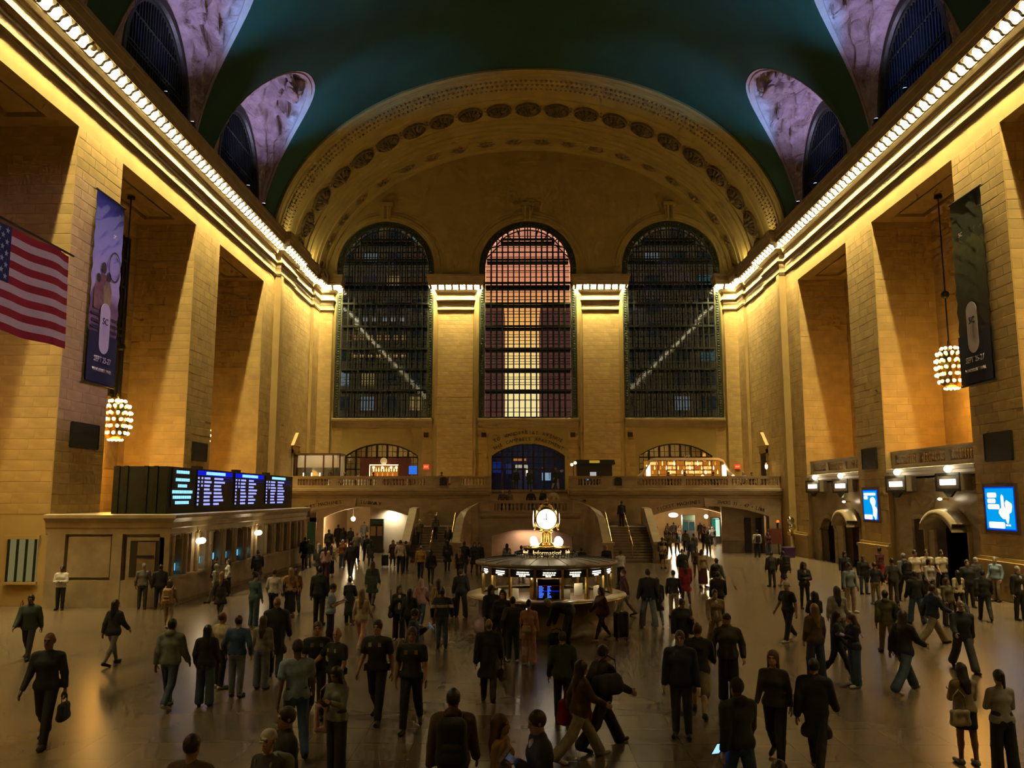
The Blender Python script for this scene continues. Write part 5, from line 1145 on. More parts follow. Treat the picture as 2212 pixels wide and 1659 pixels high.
tL = banner(-1, 'violet-blue banner with figures and oval badge on the left pier', (.04, [(0,(.006,.01,.045)),(.26,(.03,.02,.06)),(.34,(.22,.13,.20)),(.45,(.16,.09,.14)),(.52,(.40,.33,.55)),(.75,(.22,.22,.55)),(1.0,(.04,.06,.28))]))
FIG = mat('banner_figure', (.20,.09,.09), .7, var=.3, scale=4); FIGD = mat('banner_dark', (.025,.012,.03), .7)
for k, (y, z, q) in enumerate(((-.35,3.4,1.25),(.1,3.3,1.1),(-.75,3.2,1.0))):
    g = MB(); g.prism([(y-.25*q,z),(y+.25*q,z),(y+.3*q,z+.8*q),(y+.14*q,z+1.15*q),(y-.14*q,z+1.15*q),(y-.3*q,z+.8*q)], lambda u, v, w_: (.05+.004*k+w_,u,v), 0, .004); g.build('printed_figure', [FIG,PLASTD,FIG][k], tL)
    g = MB(); g.prism([(y+.17*q*math.cos(2*PI*j/12), z+1.35*q+.21*q*math.sin(2*PI*j/12)) for j in range(12)], lambda u, v, w_: (.066+w_,u,v), 0, .004); g.build('printed_head', FIGD, tL)
g = MB(); g.grid([[(.07,.55+R*math.cos(2*PI*k/20),5.35+R*1.35*math.sin(2*PI*k/20)) for k in range(20)] for R in (.52,.46)], True); g.build('printed_ring', FIGD, tL)
for z in (2.35,2.62,2.9): g = MB(); g.box(.06,.066,-1.1,1.1,z,z+.12); g.build('printed_stripe', FIGD, tL)
banner(1, 'dark green banner with a tree tunnel and oval badge on the right pier', (.45, [(.2,(.004,.006,.012)),(.42,(.012,.012,.006)),(.62,(.035,.03,.008)),(.8,(.05,.06,.015)),(1.0,(.03,.035,.01)),(1.25,(.10,.10,.03))]))
# flag
FL = thing('national_flag', 'large stars and stripes flag hanging at the left edge', 'flag', (-12.0, 16.9, 8.05)); LF, HF = 4.2, 2.5
RED = mat('flag_red', (.30,.004,.018), .8, var=.1); WHF = mat('flag_white', (.55,.45,.47), .8, var=.05); BLU = mat('flag_blue', (.006,.014,.085), .8)
wave = lambda y, z: .07*math.sin(y*2.1+z*.5)+.04*math.sin(y*4.3)
for k in range(13):
    z0, z1 = HF*(12-k)/13, HF*(13-k)/13; g = MB(); g.grid([[(wave(LF*u/24, z)+d, LF*u/24, z-.05*math.sin(PI*u/24)) for u in range(25)] for z, d in ((z0,0),((z0+z1)/2,0),(z1,0))]); g.build('stripe', RED if k % 2 == 0 else WHF, FL, True)
uy = LF*.4
for d in (-.012,.012):
    g = MB(); g.grid([[(wave(uy*u/10, z)+d, uy*u/10, z-.05*math.sin(PI*u/24)) for u in range(11)] for z in [HF*(6+7*k/6)/13 for k in range(7)]]); g.build('union', BLU, FL, True)
sm = MB(); sm.add([(0, (.085 if k % 2 == 0 else .036)*math.sin(PI*k/5), (.085 if k % 2 == 0 else .036)*math.cos(PI*k/5)) for k in range(10)], [tuple(range(10))]); STM = sm.mesh('star', mat('flag_star', (.32,.42,.55), .8))
for r_ in range(9):
    for c in range(6 if r_ % 2 == 0 else 5):
        y = uy*(.085+.166*c+(.083 if r_ % 2 else 0)); z = HF-(HF*7/13)*(r_+.9)/9.8; link('star', STM, FL, (wave(y,z)+.022, y, z-.04))
g = MB(); g.tube([(0,-.15,HF+.04),(0,LF+.1,HF+.04)], .03, 8); g.build('flag_pole', BLACK, FL)
for y in (.0,.06): g = MB(); g.tube([(0,y,HF+.04),(0,y,26.0)], .006, 4); g.build('cable', BLACK, FL)
# chandeliers
def chandelier(label, x, y, z0, z1, ztop, pw=1.):
    t = thing('globe_chandelier', label, 'chandelier', (x,y,z0), 0, 'bare-bulb chandeliers'); H_ = z1-z0
    g = MB(); g.lathe([(.1,-.0),(.36,.02),(.55,.3),(.60,H_*.5),(.55,H_*.8),(.34,H_*.93),(.1,H_),(.05,H_+.25)], 16); g.build('body', BRASS, t, True)
    bb = MB(); bb.sphere((0,0,0), .085, 8, 6); bme = bb.mesh('bulb', BULBC, True)
    for j, (f, rr, n_) in enumerate(((.02,.30,10),(.16,.56,12),(.32,.66,12),(.48,.68,12),(.64,.66,12),(.80,.58,12),(.92,.36,10))):
        for k in range(n_): a = 2*PI*(k+.5*(j % 2))/n_; link('bulb', bme, t, (rr*math.cos(a), rr*math.sin(a), H_*f))
    g = MB(); g.tube([(0,0,H_+.2),(0,0,ztop-z0)], .035, 6); g.sphere((0,0,H_+2.6), .2, 10, 7); g.lathe([(0,ztop-z0-.12),(.2,ztop-z0-.1),(.2,ztop-z0)], 10); g.build('chain', BRONZE, t)
    ld = bpy.data.lights.new('chandelier_light', 'POINT'); ld.energy = CHW*pw; ld.color = (1,.43,.05); ld.shadow_soft_size = .75; lo = bpy.data.objects.new('chandelier_light', ld); col.objects.link(lo); lo.parent = t; lo.location = (0,0,-1.0)
BULBC = glow('chandelier_bulb', (1,.68,.26), 16.); CHW = 520.
chandelier('glowing globe chandelier hanging in the left bay behind the board', -20.05, 40.3, 6.95, 9.05, ZS)
chandelier('glowing globe chandelier hanging in the right bay beside the banner', 21.5, 40.6, 9.5, 11.7, ZS)
chandelier('glowing globe chandelier hidden in the near left bay', -20.05, 27.9, 6.95, 9.05, ZS, .3); chandelier('glowing globe chandelier hidden in the near right bay', 21.5, 27.9, 9.5, 11.7, ZS, .5)
chandelier('glowing globe chandelier in the far left bay above the board', -20.05, 50.7, 6.95, 9.05, ZS); chandelier('glowing globe chandelier in the far right bay', 21.5, 50.4, 9.5, 11.7, ZS)
# bay windows on the back walls of the left bays
for n, (y0, y1) in enumerate(((39.2,44.2),(51.5,56.6),(26.8,31.8))):
    W = struct('window_%d' % (40+n)); W['label'] = 'tall dark bay window behind the %s left bay' % ['middle','far','near'][n]; x = XL-DEP
    g = MB(); g.box(x-.02,x+.03,y1-2.0,y1-.6,9.5,18.2); g.build('pane', NIGHT, W)
    for y in (y1-2.0,y1-1.3,y1-.6): g = MB(); g.box(x,x+.14,y-.06,y+.06,9.4,18.3); g.build('mullion', BRONZE, W)
    for z in (9.5,12.8,13.2,15.5,17.0,18.2): g = MB(); g.box(x,x+.12,y1-2.05,y1-.55,z-.06,z+.06); g.build('transom', BRONZE, W)
g = MB(); g.box(0,.06,-.6,.6,-.75,.75); pp = g.build('framed_panel', PLASTD, loc=(XL-DEP+.03,43.2,6.4)); tag(pp, 'framed dark panel on the bay wall under the left chandelier', 'panel')
# lit grille at the lower left edge
t = thing('lit_grille', 'pale lit window with bars in the pier at the left edge', 'window', (px(-1,-.9),32.15,.95)); g = MB(); g.box(-.55,.55,-.03,.03,0,1.6); g.build('panel', glow('grille_glow', (.55,.48,.18), .32), t)
for x in (-.55,-.2,.15,.5): g = MB(); g.box(x-.04,x+.04,-.08,-.03,-.05,1.65); g.build('bar', BRONZE, t)
g = MB(); g.box(-.7,.65,-.1,-.02,1.6,1.75); g.box(-.7,.65,-.1,-.02,-.12,-.02); g.build('frame', STONE2, t)
# floor-level props by the right arch
g = MB(); g.box(-.55,.55,-.03,.03,0,1.1); q = g.build('red_noticeboard', mat('red_board', (.16,.04,.02), .7), loc=(18.6,60.9,.75)); tag(q, 'dark red notice board by the right arch', 'board'); g = MB(); [g.tube([(x,0,-.75),(x,0,0)], .03, 6) for x in (-.45,.45)]; g.build('legs', BLACK, q)
t = thing('foil_balloons', 'silvery bunch of balloons by the right-hand pier', 'balloon', (19.1,58.8,.5)); 
for k, (dx, dz, r_) in enumerate(((0,2.0,.28),(.1,1.55,.25),(-.05,1.15,.22))): g = MB(); g.sphere((dx,0,dz), r_, 14, 10, 0, (1,.5,1)); g.build('balloon', mat('foil_%d' % k, ((.7,.7,.65),(.8,.75,.5),(.85,.7,.2))[k], .12, 1.), t, True)
g = MB(); g.tube([(0,0,-.5),(0,0,1.9)], .01, 4); g.build('string', WHITEP, t)
t = thing('purple_crate', 'purple crate on the floor by the right-hand pier', 'crate', (18.6,58.0,0)); g = MB(); g.box(-.35,.35,-.3,.3,0,.62); g.build('body', mat('purple_plastic', (.06,.015,.10), .5), t); g = MB(); g.box(-.38,.38,-.33,.33,.62,.7); g.build('rim', mat('purple_rim', (.09,.03,.15), .5), t)
# ------------------------------------------------------------------ people: one continuous body per pose, clothes and hair as parts
def nets(F, org, h):
    # naive surface nets on a signed grid (negative inside)
    S = F < 0; nx, ny, nz = F.shape
    c = np.zeros((nx-1,ny-1,nz-1), int)
    for i in (0,1):
        for j in (0,1):
            for k in (0,1): c += S[i:nx-1+i, j:ny-1+j, k:nz-1+k]
    cell = (c > 0) & (c < 8); idx = -np.ones(cell.shape, int); ids = np.argwhere(cell); idx[cell] = np.arange(len(ids))
    acc = np.zeros((len(ids),3)); cnt = np.zeros(len(ids)); I = ids
    for ax in range(3):
        o = [a for a in range(3) if a != ax]
        for p in (0,1):
            for q in (0,1):
                a = I.copy(); a[:,o[0]] += p; a[:,o[1]] += q; b = a.copy(); b[:,ax] += 1
                fa = F[a[:,0],a[:,1],a[:,2]]; fb = F[b[:,0],b[:,1],b[:,2]]; m = (fa < 0) != (fb < 0)
                t = np.where(m, fa/np.where(m, fa-fb, 1), 0); pt = a.astype(float); pt[:,ax] += t
                acc[m] += pt[m]; cnt += m
    V = acc/cnt[:,None]*h+np.array(org); quads = []
    for ax in range(3):
        o = [a for a in range(3) if a != ax]
        sl0 = [slice(None)]*3; sl1 = [slice(None)]*3; sl0[ax] = slice(0,-1); sl1[ax] = slice(1,None)
        A = S[tuple(sl0)]; B = S[tuple(sl1)]; E = np.argwhere(A != B)
        ok = np.ones(len(E), bool)
        for a in o: ok &= (E[:,a] > 0) & (E[:,a] < F.shape[a]-1)
        E = E[ok]; fl_ = A[E[:,0],E[:,1],E[:,2]]
        def at(d0, d1):
            q = E.copy(); q[:,o[0]] += d0; q[:,o[1]] += d1; return idx[q[:,0],q[:,1],q[:,2]]
        Q = np.stack([at(-1,-1), at(0,-1), at(0,0), at(-1,0)], 1)
        if ax == 1: fl_ = ~fl_
        Q[~fl_] = Q[~fl_][:,::-1]; quads.append(Q)
    return V, np.concatenate(quads)
def sdf(prims, h, k=.03, cuts=(), pad=.04):
    # prims: ('c', a, b, ra, rb) round cones, ('e', centre, radii); negative ones in 'sub'
    pts = []
    for p in prims:
        if p[0] == 'c': pts += [np.array(p[1])-p[3], np.array(p[1])+p[3], np.array(p[2])-p[4], np.array(p[2])+p[4]]
        elif p[0] == 'e': pts += [np.array(p[1])-np.array(p[2]), np.array(p[1])+np.array(p[2])]
    lo = np.min(pts, 0)-pad; hi = np.max(pts, 0)+pad; n = np.ceil((hi-lo)/h).astype(int)+1
    G = np.stack(np.meshgrid(*[lo[a]+h*np.arange(n[a]) for a in range(3)], indexing='ij'), -1).astype(np.float32); F = None
    for p in prims:
        if p[0] in ('c','sc'):
            a = np.array(p[1], np.float32); b = np.array(p[2], np.float32); d = b-a; L = float(d@d)+1e-9; t = np.clip(((G-a)@d)/L, 0, 1)
            D = np.linalg.norm(G-a-t[...,None]*d, axis=-1)-(p[3]+(p[4]-p[3])*t)
        else:
            c = np.array(p[1], np.float32); r = np.array(p[2], np.float32); q = np.linalg.norm((G-c)/r, axis=-1); D = (q-1)*float(r.min())
        kk = p[-1] if (len(p) > 5 if p[0] in ('c','sc') else len(p) > 3) else k
        if F is None: F = D
        elif p[0] in ('sc','se'):
            H_ = np.clip(.5-.5*(F+D)/kk, 0, 1); F = F*(1-H_)+(-D)*H_+kk*H_*(1-H_)
        else:
            H_ = np.clip(.5+.5*(F-D)/kk, 0, 1); F = F*(1-H_)+D*H_-kk*H_*(1-H_)
    for nv, d in cuts: F = np.maximum(F, G@np.array(nv, np.float32)-d)
    F[0] = F[-1] = 1; F[:,0] = F[:,-1] = 1; F[:,:,0] = F[:,:,-1] = 1
    return nets(F, lo, h)
def cat_meshes(parts):
    V = []; Q = []; M_ = []; o = 0
    for v, q, m in parts: V.append(v); Q.append(np.asarray(q)+o); M_.append(np.full(len(q), m)); o += len(v)
    return np.concatenate(V), np.concatenate(Q), np.concatenate(M_)
def pymesh(name, V, Q, mats, mi=None):
    me = bpy.data.meshes.new(name); me.from_pydata(V.tolist(), [], Q.tolist())
    for m in mats: me.materials.append(m)
    if mi is not None and len(mats) > 1: me.polygons.foreach_set('material_index', mi.astype(np.int32))
    me.polygons.foreach_set('use_smooth', np.ones(len(Q), bool)); me.update(); return me

EYE = mat('eye_brow_dark', (.012,.008,.006), .3)
SKIN0 = mat('skin_default', (.4,.25,.17), .5)
# head, front is -Y, origin at the neck joint, top at .27
def make_head(f):
    w_ = .071 if f else .075
    P = [('e',(0,.01,.165),(w_,.095,.108)), ('e',(0,-.022,.105),(w_*.82,.075,.088)), ('c',(0,-.06,.058),(0,-.07,.066),.024 if f else .03,.024,.03), ('c',(0,-.092,.155),(0,-.106,.122),.008,.013,.012), ('e',(0,-.1,.117),(.018,.012,.01),.01),
         ('c',(-.035,-.083,.172),(.035,-.083,.172),.011,.011,.02), ('e',(.078,.012,.142),(.008,.02,.032),.008), ('e',(-.078,.012,.142),(.008,.02,.032),.008), ('c',(-.015,-.094,.088),(.015,-.094,.088),.008,.008,.008), ('c',(-.012,-.09,.076),(.012,-.09,.076),.009,.009,.008),
         ('c',(0,.02,-.06),(0,.0,.07),.058 if not f else .048,.052 if not f else .044,.03), ('se',(.031,-.098,.155),(.017,.016,.011),.012), ('se',(-.031,-.098,.155),(.017,.016,.011),.012)]
    V, Q = sdf(P, .0075, .02); parts = [(V, Q, 0)]
    def ball(c, r):
        g = MB(); g.sphere(c, 1, 8, 5, 0, r); return np.array(g.v), np.array([q if len(q) == 4 else q+(q[-1],) for q in g.f])
    for sx in (-1, 1):
        v, q = ball((sx*.031,-.083,.154), (.013,.008,.007)); parts.append((v, q, 1)); v, q = ball((sx*.033,-.0935,.178), (.02,.005,.004)); parts.append((v, q, 1))
    return cat_meshes(parts)
# right hand hanging down, wrist at origin, fingers to -Z, palm facing -X (towards the body), thumb forward (-Y)
def make_hand(curl):
    P = [('c',(0,0,.03),(0,0,-.01),.026,.024), ('c',(0,-.022,-.03),(0,-.026,-.075),.018,.015), ('c',(0,.0,-.03),(0,0,-.08),.019,.016), ('c',(0,.022,-.03),(0,.026,-.072),.017,.014)]
    for y, L_ in ((-.03,.074),(-.010,.082),(.010,.077),(.029,.06)):
        p = np.array([0,y,-.078]); a = .15
        for s_ in (.42,.33,.25):
            q = p+np.array([-math.sin(a),0.02*np.sign(y),-math.cos(a)])*L_*s_; P.append(('c',tuple(p),tuple(q),.0092,.0082,.006)); p = q; a += curl
    p = np.array([-.004,-.03,-.02])
    for d, L_ in (((-.25,-.75,-.62),.04),((-.35,-.45,-.82),.034),((-.35,-.2,-.9),.026)):
        d = np.array(d)/np.linalg.norm(d); q = p+d*L_; P.append(('c',tuple(p),tuple(q),.012,.0095,.008)); p = q
    V, Q = sdf(P, .006, .012); return V, Q
HEADS = {0: make_head(False), 1: make_head(True)}
HANDS = {0: make_hand(.28), 1: make_hand(.95)}
def rotm(fr, to, fwd):
    z = -np.array(to, float); z /= np.linalg.norm(z); x = np.cross(np.array(fwd, float), z); x /= np.linalg.norm(x)+1e-9; y = np.cross(z, x); return np.stack([x, y, z], 1)
V3 = lambda *a: np.array(a, float)
def skeleton(p, f):
    J = {}; sw = .175 if f else .2; hw = .095 if f else .09
    for s, nm in ((1,'R'),(-1,'L')):
        th_, kn = p.get('leg'+nm, (0,0)); ab = p.get('ab', .03); t, k = math.radians(th_), math.radians(kn)
        hip = V3(s*hw,0,.92); knee = hip+.43*V3(s*ab,-math.sin(t),-math.cos(t)); ank = knee+.42*V3(s*ab*.5,-math.sin(t-k),-math.cos(t-k))
        pit = max(0, math.radians(kn-th_))*.6; toe = ank+V3(s*.03,-.17*math.cos(pit),-.035-.17*math.sin(pit)); heel = ank+V3(0,.045*math.cos(pit),-.03+.03*math.sin(pit))
        J['hip'+nm], J['knee'+nm], J['ank'+nm], J['toe'+nm], J['heel'+nm] = hip, knee, ank, toe, heel
    dz = .075-min(J['ankR'][2], J['ankL'][2])
    lean = math.radians(p.get('lean', 2)); cl, sl = math.cos(lean), math.sin(lean)
    def up(x, y, z):
        z -= .95; return V3(x, y*cl-z*sl, .95+z*cl+y*sl)
    J['pel'] = V3(0,0,.95); J['waist'] = up(0,0,1.10); J['chest'] = up(0,-.005,1.28); J['shc'] = up(0,.01,1.42); J['neck'] = up(0,.01,1.49)
    for s, nm in ((1,'R'),(-1,'L')):
        a, b, e, inn = [math.radians(q) for q in p.get('arm'+nm, (3,8,12,0))]
        sh = up(s*sw,.01,1.395); d = V3(s*math.sin(b),-math.sin(a)*math.cos(b),-math.cos(a)*math.cos(b)); el = sh+d*(.27 if f else .29)
        a2 = a+e; d2 = V3(s*math.sin(b)*math.cos(e)-s*math.sin(inn),-math.sin(a2)*math.cos(inn),-math.cos(a2)*math.cos(inn)); d2 /= np.linalg.norm(d2); wr = el+d2*(.235 if f else .25)
        J['sh'+nm], J['el'+nm], J['wr'+nm], J['fd'+nm] = sh, el, wr, d2
    for k in J:
        if not k.startswith('fd'): J[k] = J[k]+V3(0,0,dz)
    J['headpitch'] = math.radians(p.get('head', 0))+lean*.6; J['dz'] = dz
    return J
def limbs(J, f, e, sleeve=1., arms=True):
    P = []; T = lambda a, b, t: J[a]+(J[b]-J[a])*t
    b = .9 if f else 1.
    P += [('c',J['pel']+V3(-.065,0.0,0),J['pel']+V3(.065,0,0),.112+e,.112+e,.05), ('c',J['waist']+V3(-.05,0,0),J['waist']+V3(.05,0,0),.098*b+e,.098*b+e,.06), ('c',J['pel'],J['waist'],.11+e,.1*b+e,.05),
          ('c',J['chest']+V3(-.085*b,0,0),J['chest']+V3(.085*b,0,0),.108*b+e,.108*b+e,.06), ('c',J['waist'],J['chest'],.1*b+e,.11*b+e,.05), ('c',(J['shR']+J['shc']*.4)/1.4,(J['shL']+J['shc']*.4)/1.4,.062*b+e,.062*b+e,.05), ('c',J['chest'],J['neck']-V3(0,0,.0 if e == 0 else .035),.085*b+e,.055+e*.4,.05)]
    if f: P += [('e',J['chest']+V3(.065,-.085,.0),(.06+e*.6,.055+e*.6,.058+e*.6),.04), ('e',J['chest']+V3(-.065,-.085,.0),(.06+e*.6,.055+e*.6,.058+e*.6),.04)]
    if arms:
        for s in 'RL':
            P.append(('c',J['sh'+s],J['el'+s] if sleeve >= 1 else T('sh'+s,'el'+s,sleeve*2),.054*b+e,(.045*b+e) if sleeve >= 1 else .052*b+e*1.4,.025))
            if sleeve >= 1: P.append(('c',J['el'+s],J['wr'+s]-J['fd'+s]*.02,.043*b+e,.03*b+e,.02))
    return P
def legs_p(J, f, e, wide=0., to=1., base=True):
    P = []
    if base: P += [('c',J['pel']+V3(-.07,.0,-.0),J['pel']+V3(.07,.0,-.0),.114+e,.114+e,.05), ('c',J['pel']+V3(-.05,0,.09),J['pel']+V3(.05,0,.09),.1+e,.1+e,.04), ('e',J['pel']+V3(.05,.05,-.04),(.085+e,.085+e,.09+e),.03), ('e',J['pel']+V3(-.05,.05,-.04),(.085+e,.085+e,.09+e),.03)]
    for s in 'RL':
        h, k, a = J['hip'+s], J['knee'+s], J['ank'+s]
        if to <= .5: P.append(('c',h,h+(k-h)*to*2,.088+e,.075+e+wide,.025)); continue
        P.append(('c',h,k,.088+e,.06+e+wide*.5,.03)); P.append(('c',k,a+V3(0,0,.02),.056+e+wide*.5,.04+e+wide,.02))
        if wide < .02: P.append(('e',k+(a-k)*.3+V3(0,.018,0),(.055+e,.058+e,.1),.03))
    return P
SPECS = {}
def template(name, f, pose, top='shirt', bottom='trousers', hair='short', grip=0):
    J = skeleton(pose, f); parts = {}
    # body
    P = limbs(J, f, 0.)+legs_p(J, f, 0., base=False)
    for s in 'RL': P += [('c',J['heel'+s],J['toe'+s],.036,.03,.02)]
    bare = bottom in ('skirt','shorts')
    Vb, Qb = sdf(P, .02, .025)
    hp = J['headpitch']; c, s_ = math.cos(hp), math.sin(hp); Rh = np.array([[1,0,0],[0,c,-s_],[0,s_,c]])
    yaw = math.radians(pose.get('yaw', 0)); Ry = np.array([[math.cos(yaw),-math.sin(yaw),0],[math.sin(yaw),math.cos(yaw),0],[0,0,1]]); Rh = Rh@Ry
    HV, HQ, HM = HEADS[f]; hv = HV@Rh.T+J['neck']
    L_ = [(Vb, Qb, 0), (hv, HQ, HM)]
    hands = {}
    for nm, sx in (('R',1),('L',-1)):
        gv, gq = HANDS[1 if grip in (1,nm) else 0]; v = gv*np.array([sx,1,1]); d = J['fd'+nm]; fw_ = V3(0,-1,0) if abs(d[1]) < .8 else V3(0,0,1)
        z = -d; y = V3(0,1,0)-z*z[1]; y = y/np.linalg.norm(y) if np.linalg.norm(y) > .25 else V3(0,0,-1)-z*(-z[2]); y /= np.linalg.norm(y); x = np.cross(y, z); R = np.stack([x,y,z], 1)
        if (pose.get('palm'+nm)): R = R@np.array([[0,-1,0],[1,0,0],[0,0,1]]) if sx > 0 else R@np.array([[0,1,0],[-1,0,0],[0,0,1]])
        L_.append((v@R.T*.98+J['wr'+nm]+d*.01, gq if sx > 0 else gq[:,::-1], 0)); hands[nm] = J['wr'+nm]+d*.1
    V = np.concatenate([q[0] for q in L_]); o = 0; Qs = []; Ms = []
    for v, q, m in L_: Qs.append(np.asarray(q)+o); Ms.append(m if hasattr(m,'__len__') else np.full(len(q), m)); o += len(v)
    parts['body'] = pymesh('person_body', V, np.concatenate(Qs), [SKIN0, EYE], np.concatenate(Ms))
    # top
    lo_ = J['dz']
    HEM = [('c',J['pel']+V3(-.072,0,-.02),J['pel']+V3(.072,0,-.02),.135,.135,.04),('c',J['waist'],J['pel'],.115,.13,.04)]
    if top == 'tee': P = limbs(J, f, .016, .3)+HEM; cut = .89; nm = 'shirt'
    elif top == 'shirt': P = limbs(J, f, .016)+HEM; cut = .89; nm = 'shirt'
    elif top == 'sweater': P = limbs(J, f, .022)+[('c',J['pel']+V3(-.07,0,.0),J['pel']+V3(.07,0,.0),.128,.128,.04)]; cut = .90; nm = 'sweater'
    elif top == 'hoodie': P = limbs(J, f, .03)+[('c',J['pel']+V3(-.07,0,.0),J['pel']+V3(.07,0,.0),.138,.138,.04),('e',J['neck']+V3(0,.07,.0),(.11,.075,.07),.03),('c',J['neck']+V3(-.06,-.03,-.02),J['neck']+V3(.06,-.03,-.02),.035,.035,.03)]; cut = .87; nm = 'hoodie'
    elif top == 'jacket': P = limbs(J, f, .03)+[('c',J['pel']+V3(-.08,0,-.04),J['pel']+V3(.08,0,-.04),.135,.135,.04),('c',J['neck']+V3(-.05,.02,-.0),J['neck']+V3(.05,.02,.0),.045,.045,.03)]; cut = .82; nm = 'jacket'
    elif top == 'coat': P = limbs(J, f, .033)+[('c',J['waist']+V3(-.06,0,0),J['waist']+V3(.06,0,0),.135,.135,.05),('c',V3(-.09,.0,.62+lo_),V3(.09,.0,.62+lo_),.155,.155,.06),('c',J['waist'],V3(0,0,.6+lo_),.13,.17,.06),('c',J['neck']+V3(-.05,.02,.0),J['neck']+V3(.05,.02,.0),.05,.05,.03)]; cut = .55; nm = 'coat'
    elif top == 'dress': P = limbs(J, f, .018, .55)+[('c',J['waist'],V3(0,.0,.5+lo_),.10,.2,.06),('c',V3(-.07,0,.3+lo_),V3(.07,0,.3+lo_),.16,.16,.08)]; cut = .35; nm = 'dress'
    V, Q = sdf(P, .02, .025, [((0,0,-1), -(cut+lo_))] if pose.get('lean', 2) < 40 else []); parts[nm] = pymesh(nm, V, Q, [STONE])
    # bottom
    if bottom == 'trousers': P = legs_p(J, f, .014, .012); nm = 'trousers'
    elif bottom == 'wide': P = legs_p(J, f, .016, .045); nm = 'trousers'
    elif bottom == 'slim': P = legs_p(J, f, .006, .0); nm = 'trousers'
    elif bottom == 'shorts': P = legs_p(J, f, .02, .02, .48); nm = 'shorts'
    elif bottom == 'skirt': P = legs_p(J, f, .014, .0, .3)+[('c',J['pel'],V3(0,0,.68+lo_),.12,.17,.05)]; nm = 'skirt'
    elif bottom == 'longskirt': P = legs_p(J, f, .014, .0, .3)+[('c',J['pel'],V3(0,0,.3+lo_),.12,.17,.06),('c',J['kneeR'],J['ankR'],.1,.09,.08),('c',J['kneeL'],J['ankL'],.1,.09,.08)]; nm = 'skirt'
    cuts = [((0,0,-1), -.05)]
    if bottom == 'skirt': cuts = [((0,0,-1), -(.62+lo_))]
    if bottom == 'longskirt': cuts = [((0,0,-1), -(.18+lo_))]
    V, Q = sdf(P, .02, .02, cuts); parts[nm] = pymesh(nm, V, Q, [STONE])
    for s in 'RL':
        V, Q = sdf([('c',J['heel'+s]+V3(0,.005,0),J['toe'+s]+V3(0,-.03,.0),.044,.036),('c',J['ank'+s]+V3(0,.01,-.02),J['ank'+s]+V3(0,.0,.015),.046,.04)], .016, .03, [((0,0,-1), .0)]); parts['shoe'+s] = pymesh('shoe', V, Q, [STONE])
    # hair on the head frame
    H = lambda *a: Rh@V3(*a)+J['neck']
    sub = [('sc',H(0,-.13,.03),H(0,-.15,.13),.09,.07,.01)]
    cap = [('e',H(0,.016,.172),(.086,.106,.112))]
    if hair == 'short': P = cap+[('sc',H(0,-.13,.02),H(0,-.135,.15),.085,.072,.01),('se',H(0,.02,.03),(.09,.12,.06),.02)]
    elif hair == 'bald': P = [('e',H(0,.035,.14),(.083,.085,.075)),('se',H(0,.0,.25),(.1,.12,.09),.02),('se',H(0,-.08,.12),(.1,.1,.12),.02),('se',H(0,.02,.03),(.09,.12,.06),.02)]
    elif hair == 'long': P = cap+[('c',H(0,.05,.16),H(0,.075,-.10),.085,.075,.04),('c',H(0,.075,-.1),H(0,.09,-.24),.08,.055,.04),('c',H(.06,.02,.15),H(.075,.02,-.12),.032,.03,.03),('c',H(-.06,.02,.15),H(-.075,.02,-.12),.032,.03,.03),('sc',H(0,-.14,.0),H(0,-.125,.15),.085,.062,.01)]
    elif hair == 'curly': P = cap+[('e',H(0,.03,.15),(.125,.12,.13),.03),('e',H(0,.06,.03),(.13,.1,.14),.04),('sc',H(0,-.15,.0),H(0,-.15,.15),.095,.082,.01)]
    elif hair == 'bun': P = cap+[('e',H(0,.1,.24),(.045,.045,.045),.01),('sc',H(0,-.13,.02),H(0,-.135,.15),.085,.072,.01),('se',H(0,.02,.02),(.09,.12,.06),.02)]
    elif hair == 'pony': P = cap+[('c',H(0,.12,.2),H(0,.15,.0),.04,.025,.02),('sc',H(0,-.13,.02),H(0,-.135,.15),.085,.072,.01),('se',H(0,.02,.02),(.09,.12,.06),.02)]
    elif hair == 'cap': P = [('e',H(0,.012,.185),(.086,.108,.098)),('se',H(0,.0,.10),(.12,.15,.075),.01),('c',H(-.03,-.1,.185),H(.03,-.1,.185),.014,.014,.01),('c',H(-.02,-.15,.172),H(.02,-.15,.172),.012,.012,.03)]
    elif hair == 'scarf': P = cap+[('e',H(0,.02,.1),(.1,.11,.14),.03),('c',H(0,.0,.02),H(0,.0,-.06),.1,.13,.04),('sc',H(0,-.15,.1),H(0,-.13,.15),.07,.065,.01)]
    V, Q = sdf(P, .011, .02); hn = 'cap' if hair == 'cap' else 'headscarf' if hair == 'scarf' else 'hair'; parts[hn] = pymesh(hn, V, Q, [STONE])
    top_z = (J['neck']+Rh@V3(0,.01,.285))[2]
    SPECS[name] = (parts, top_z, hands, J)
ST0 = dict(legR=(2,2), legL=(-3,2), armR=(2,9,10,0), armL=(-2,9,12,0))
ST1 = dict(legR=(10,14), legL=(-2,0), armR=(-4,12,30,10), armL=(5,10,20,0), yaw=15)
WK = dict(legR=(24,6), legL=(-20,18), armR=(-20,8,15,0), armL=(20,8,25,0), lean=4)
WK2 = dict(legR=(18,4), legL=(-14,26), armR=(-14,8,18,0), armL=(14,8,20,0), lean=3)
STR = dict(legR=(32,4), legL=(-28,16), armR=(-26,8,20,0), armL=(28,8,35,0), lean=6)
PH = dict(legR=(3,3), legL=(-3,2), armR=(18,6,98,28), armL=(16,6,95,28), head=18)
PH1 = dict(legR=(8,12), legL=(-3,0), armR=(22,6,100,22), armL=(0,9,12,0), head=14)
POC = dict(legR=(3,2), legL=(-3,3), armR=(-12,20,38,16), armL=(-12,20,38,16))
CRS = dict(legR=(4,4), legL=(-3,2), armR=(16,8,80,62), armL=(12,8,78,60))
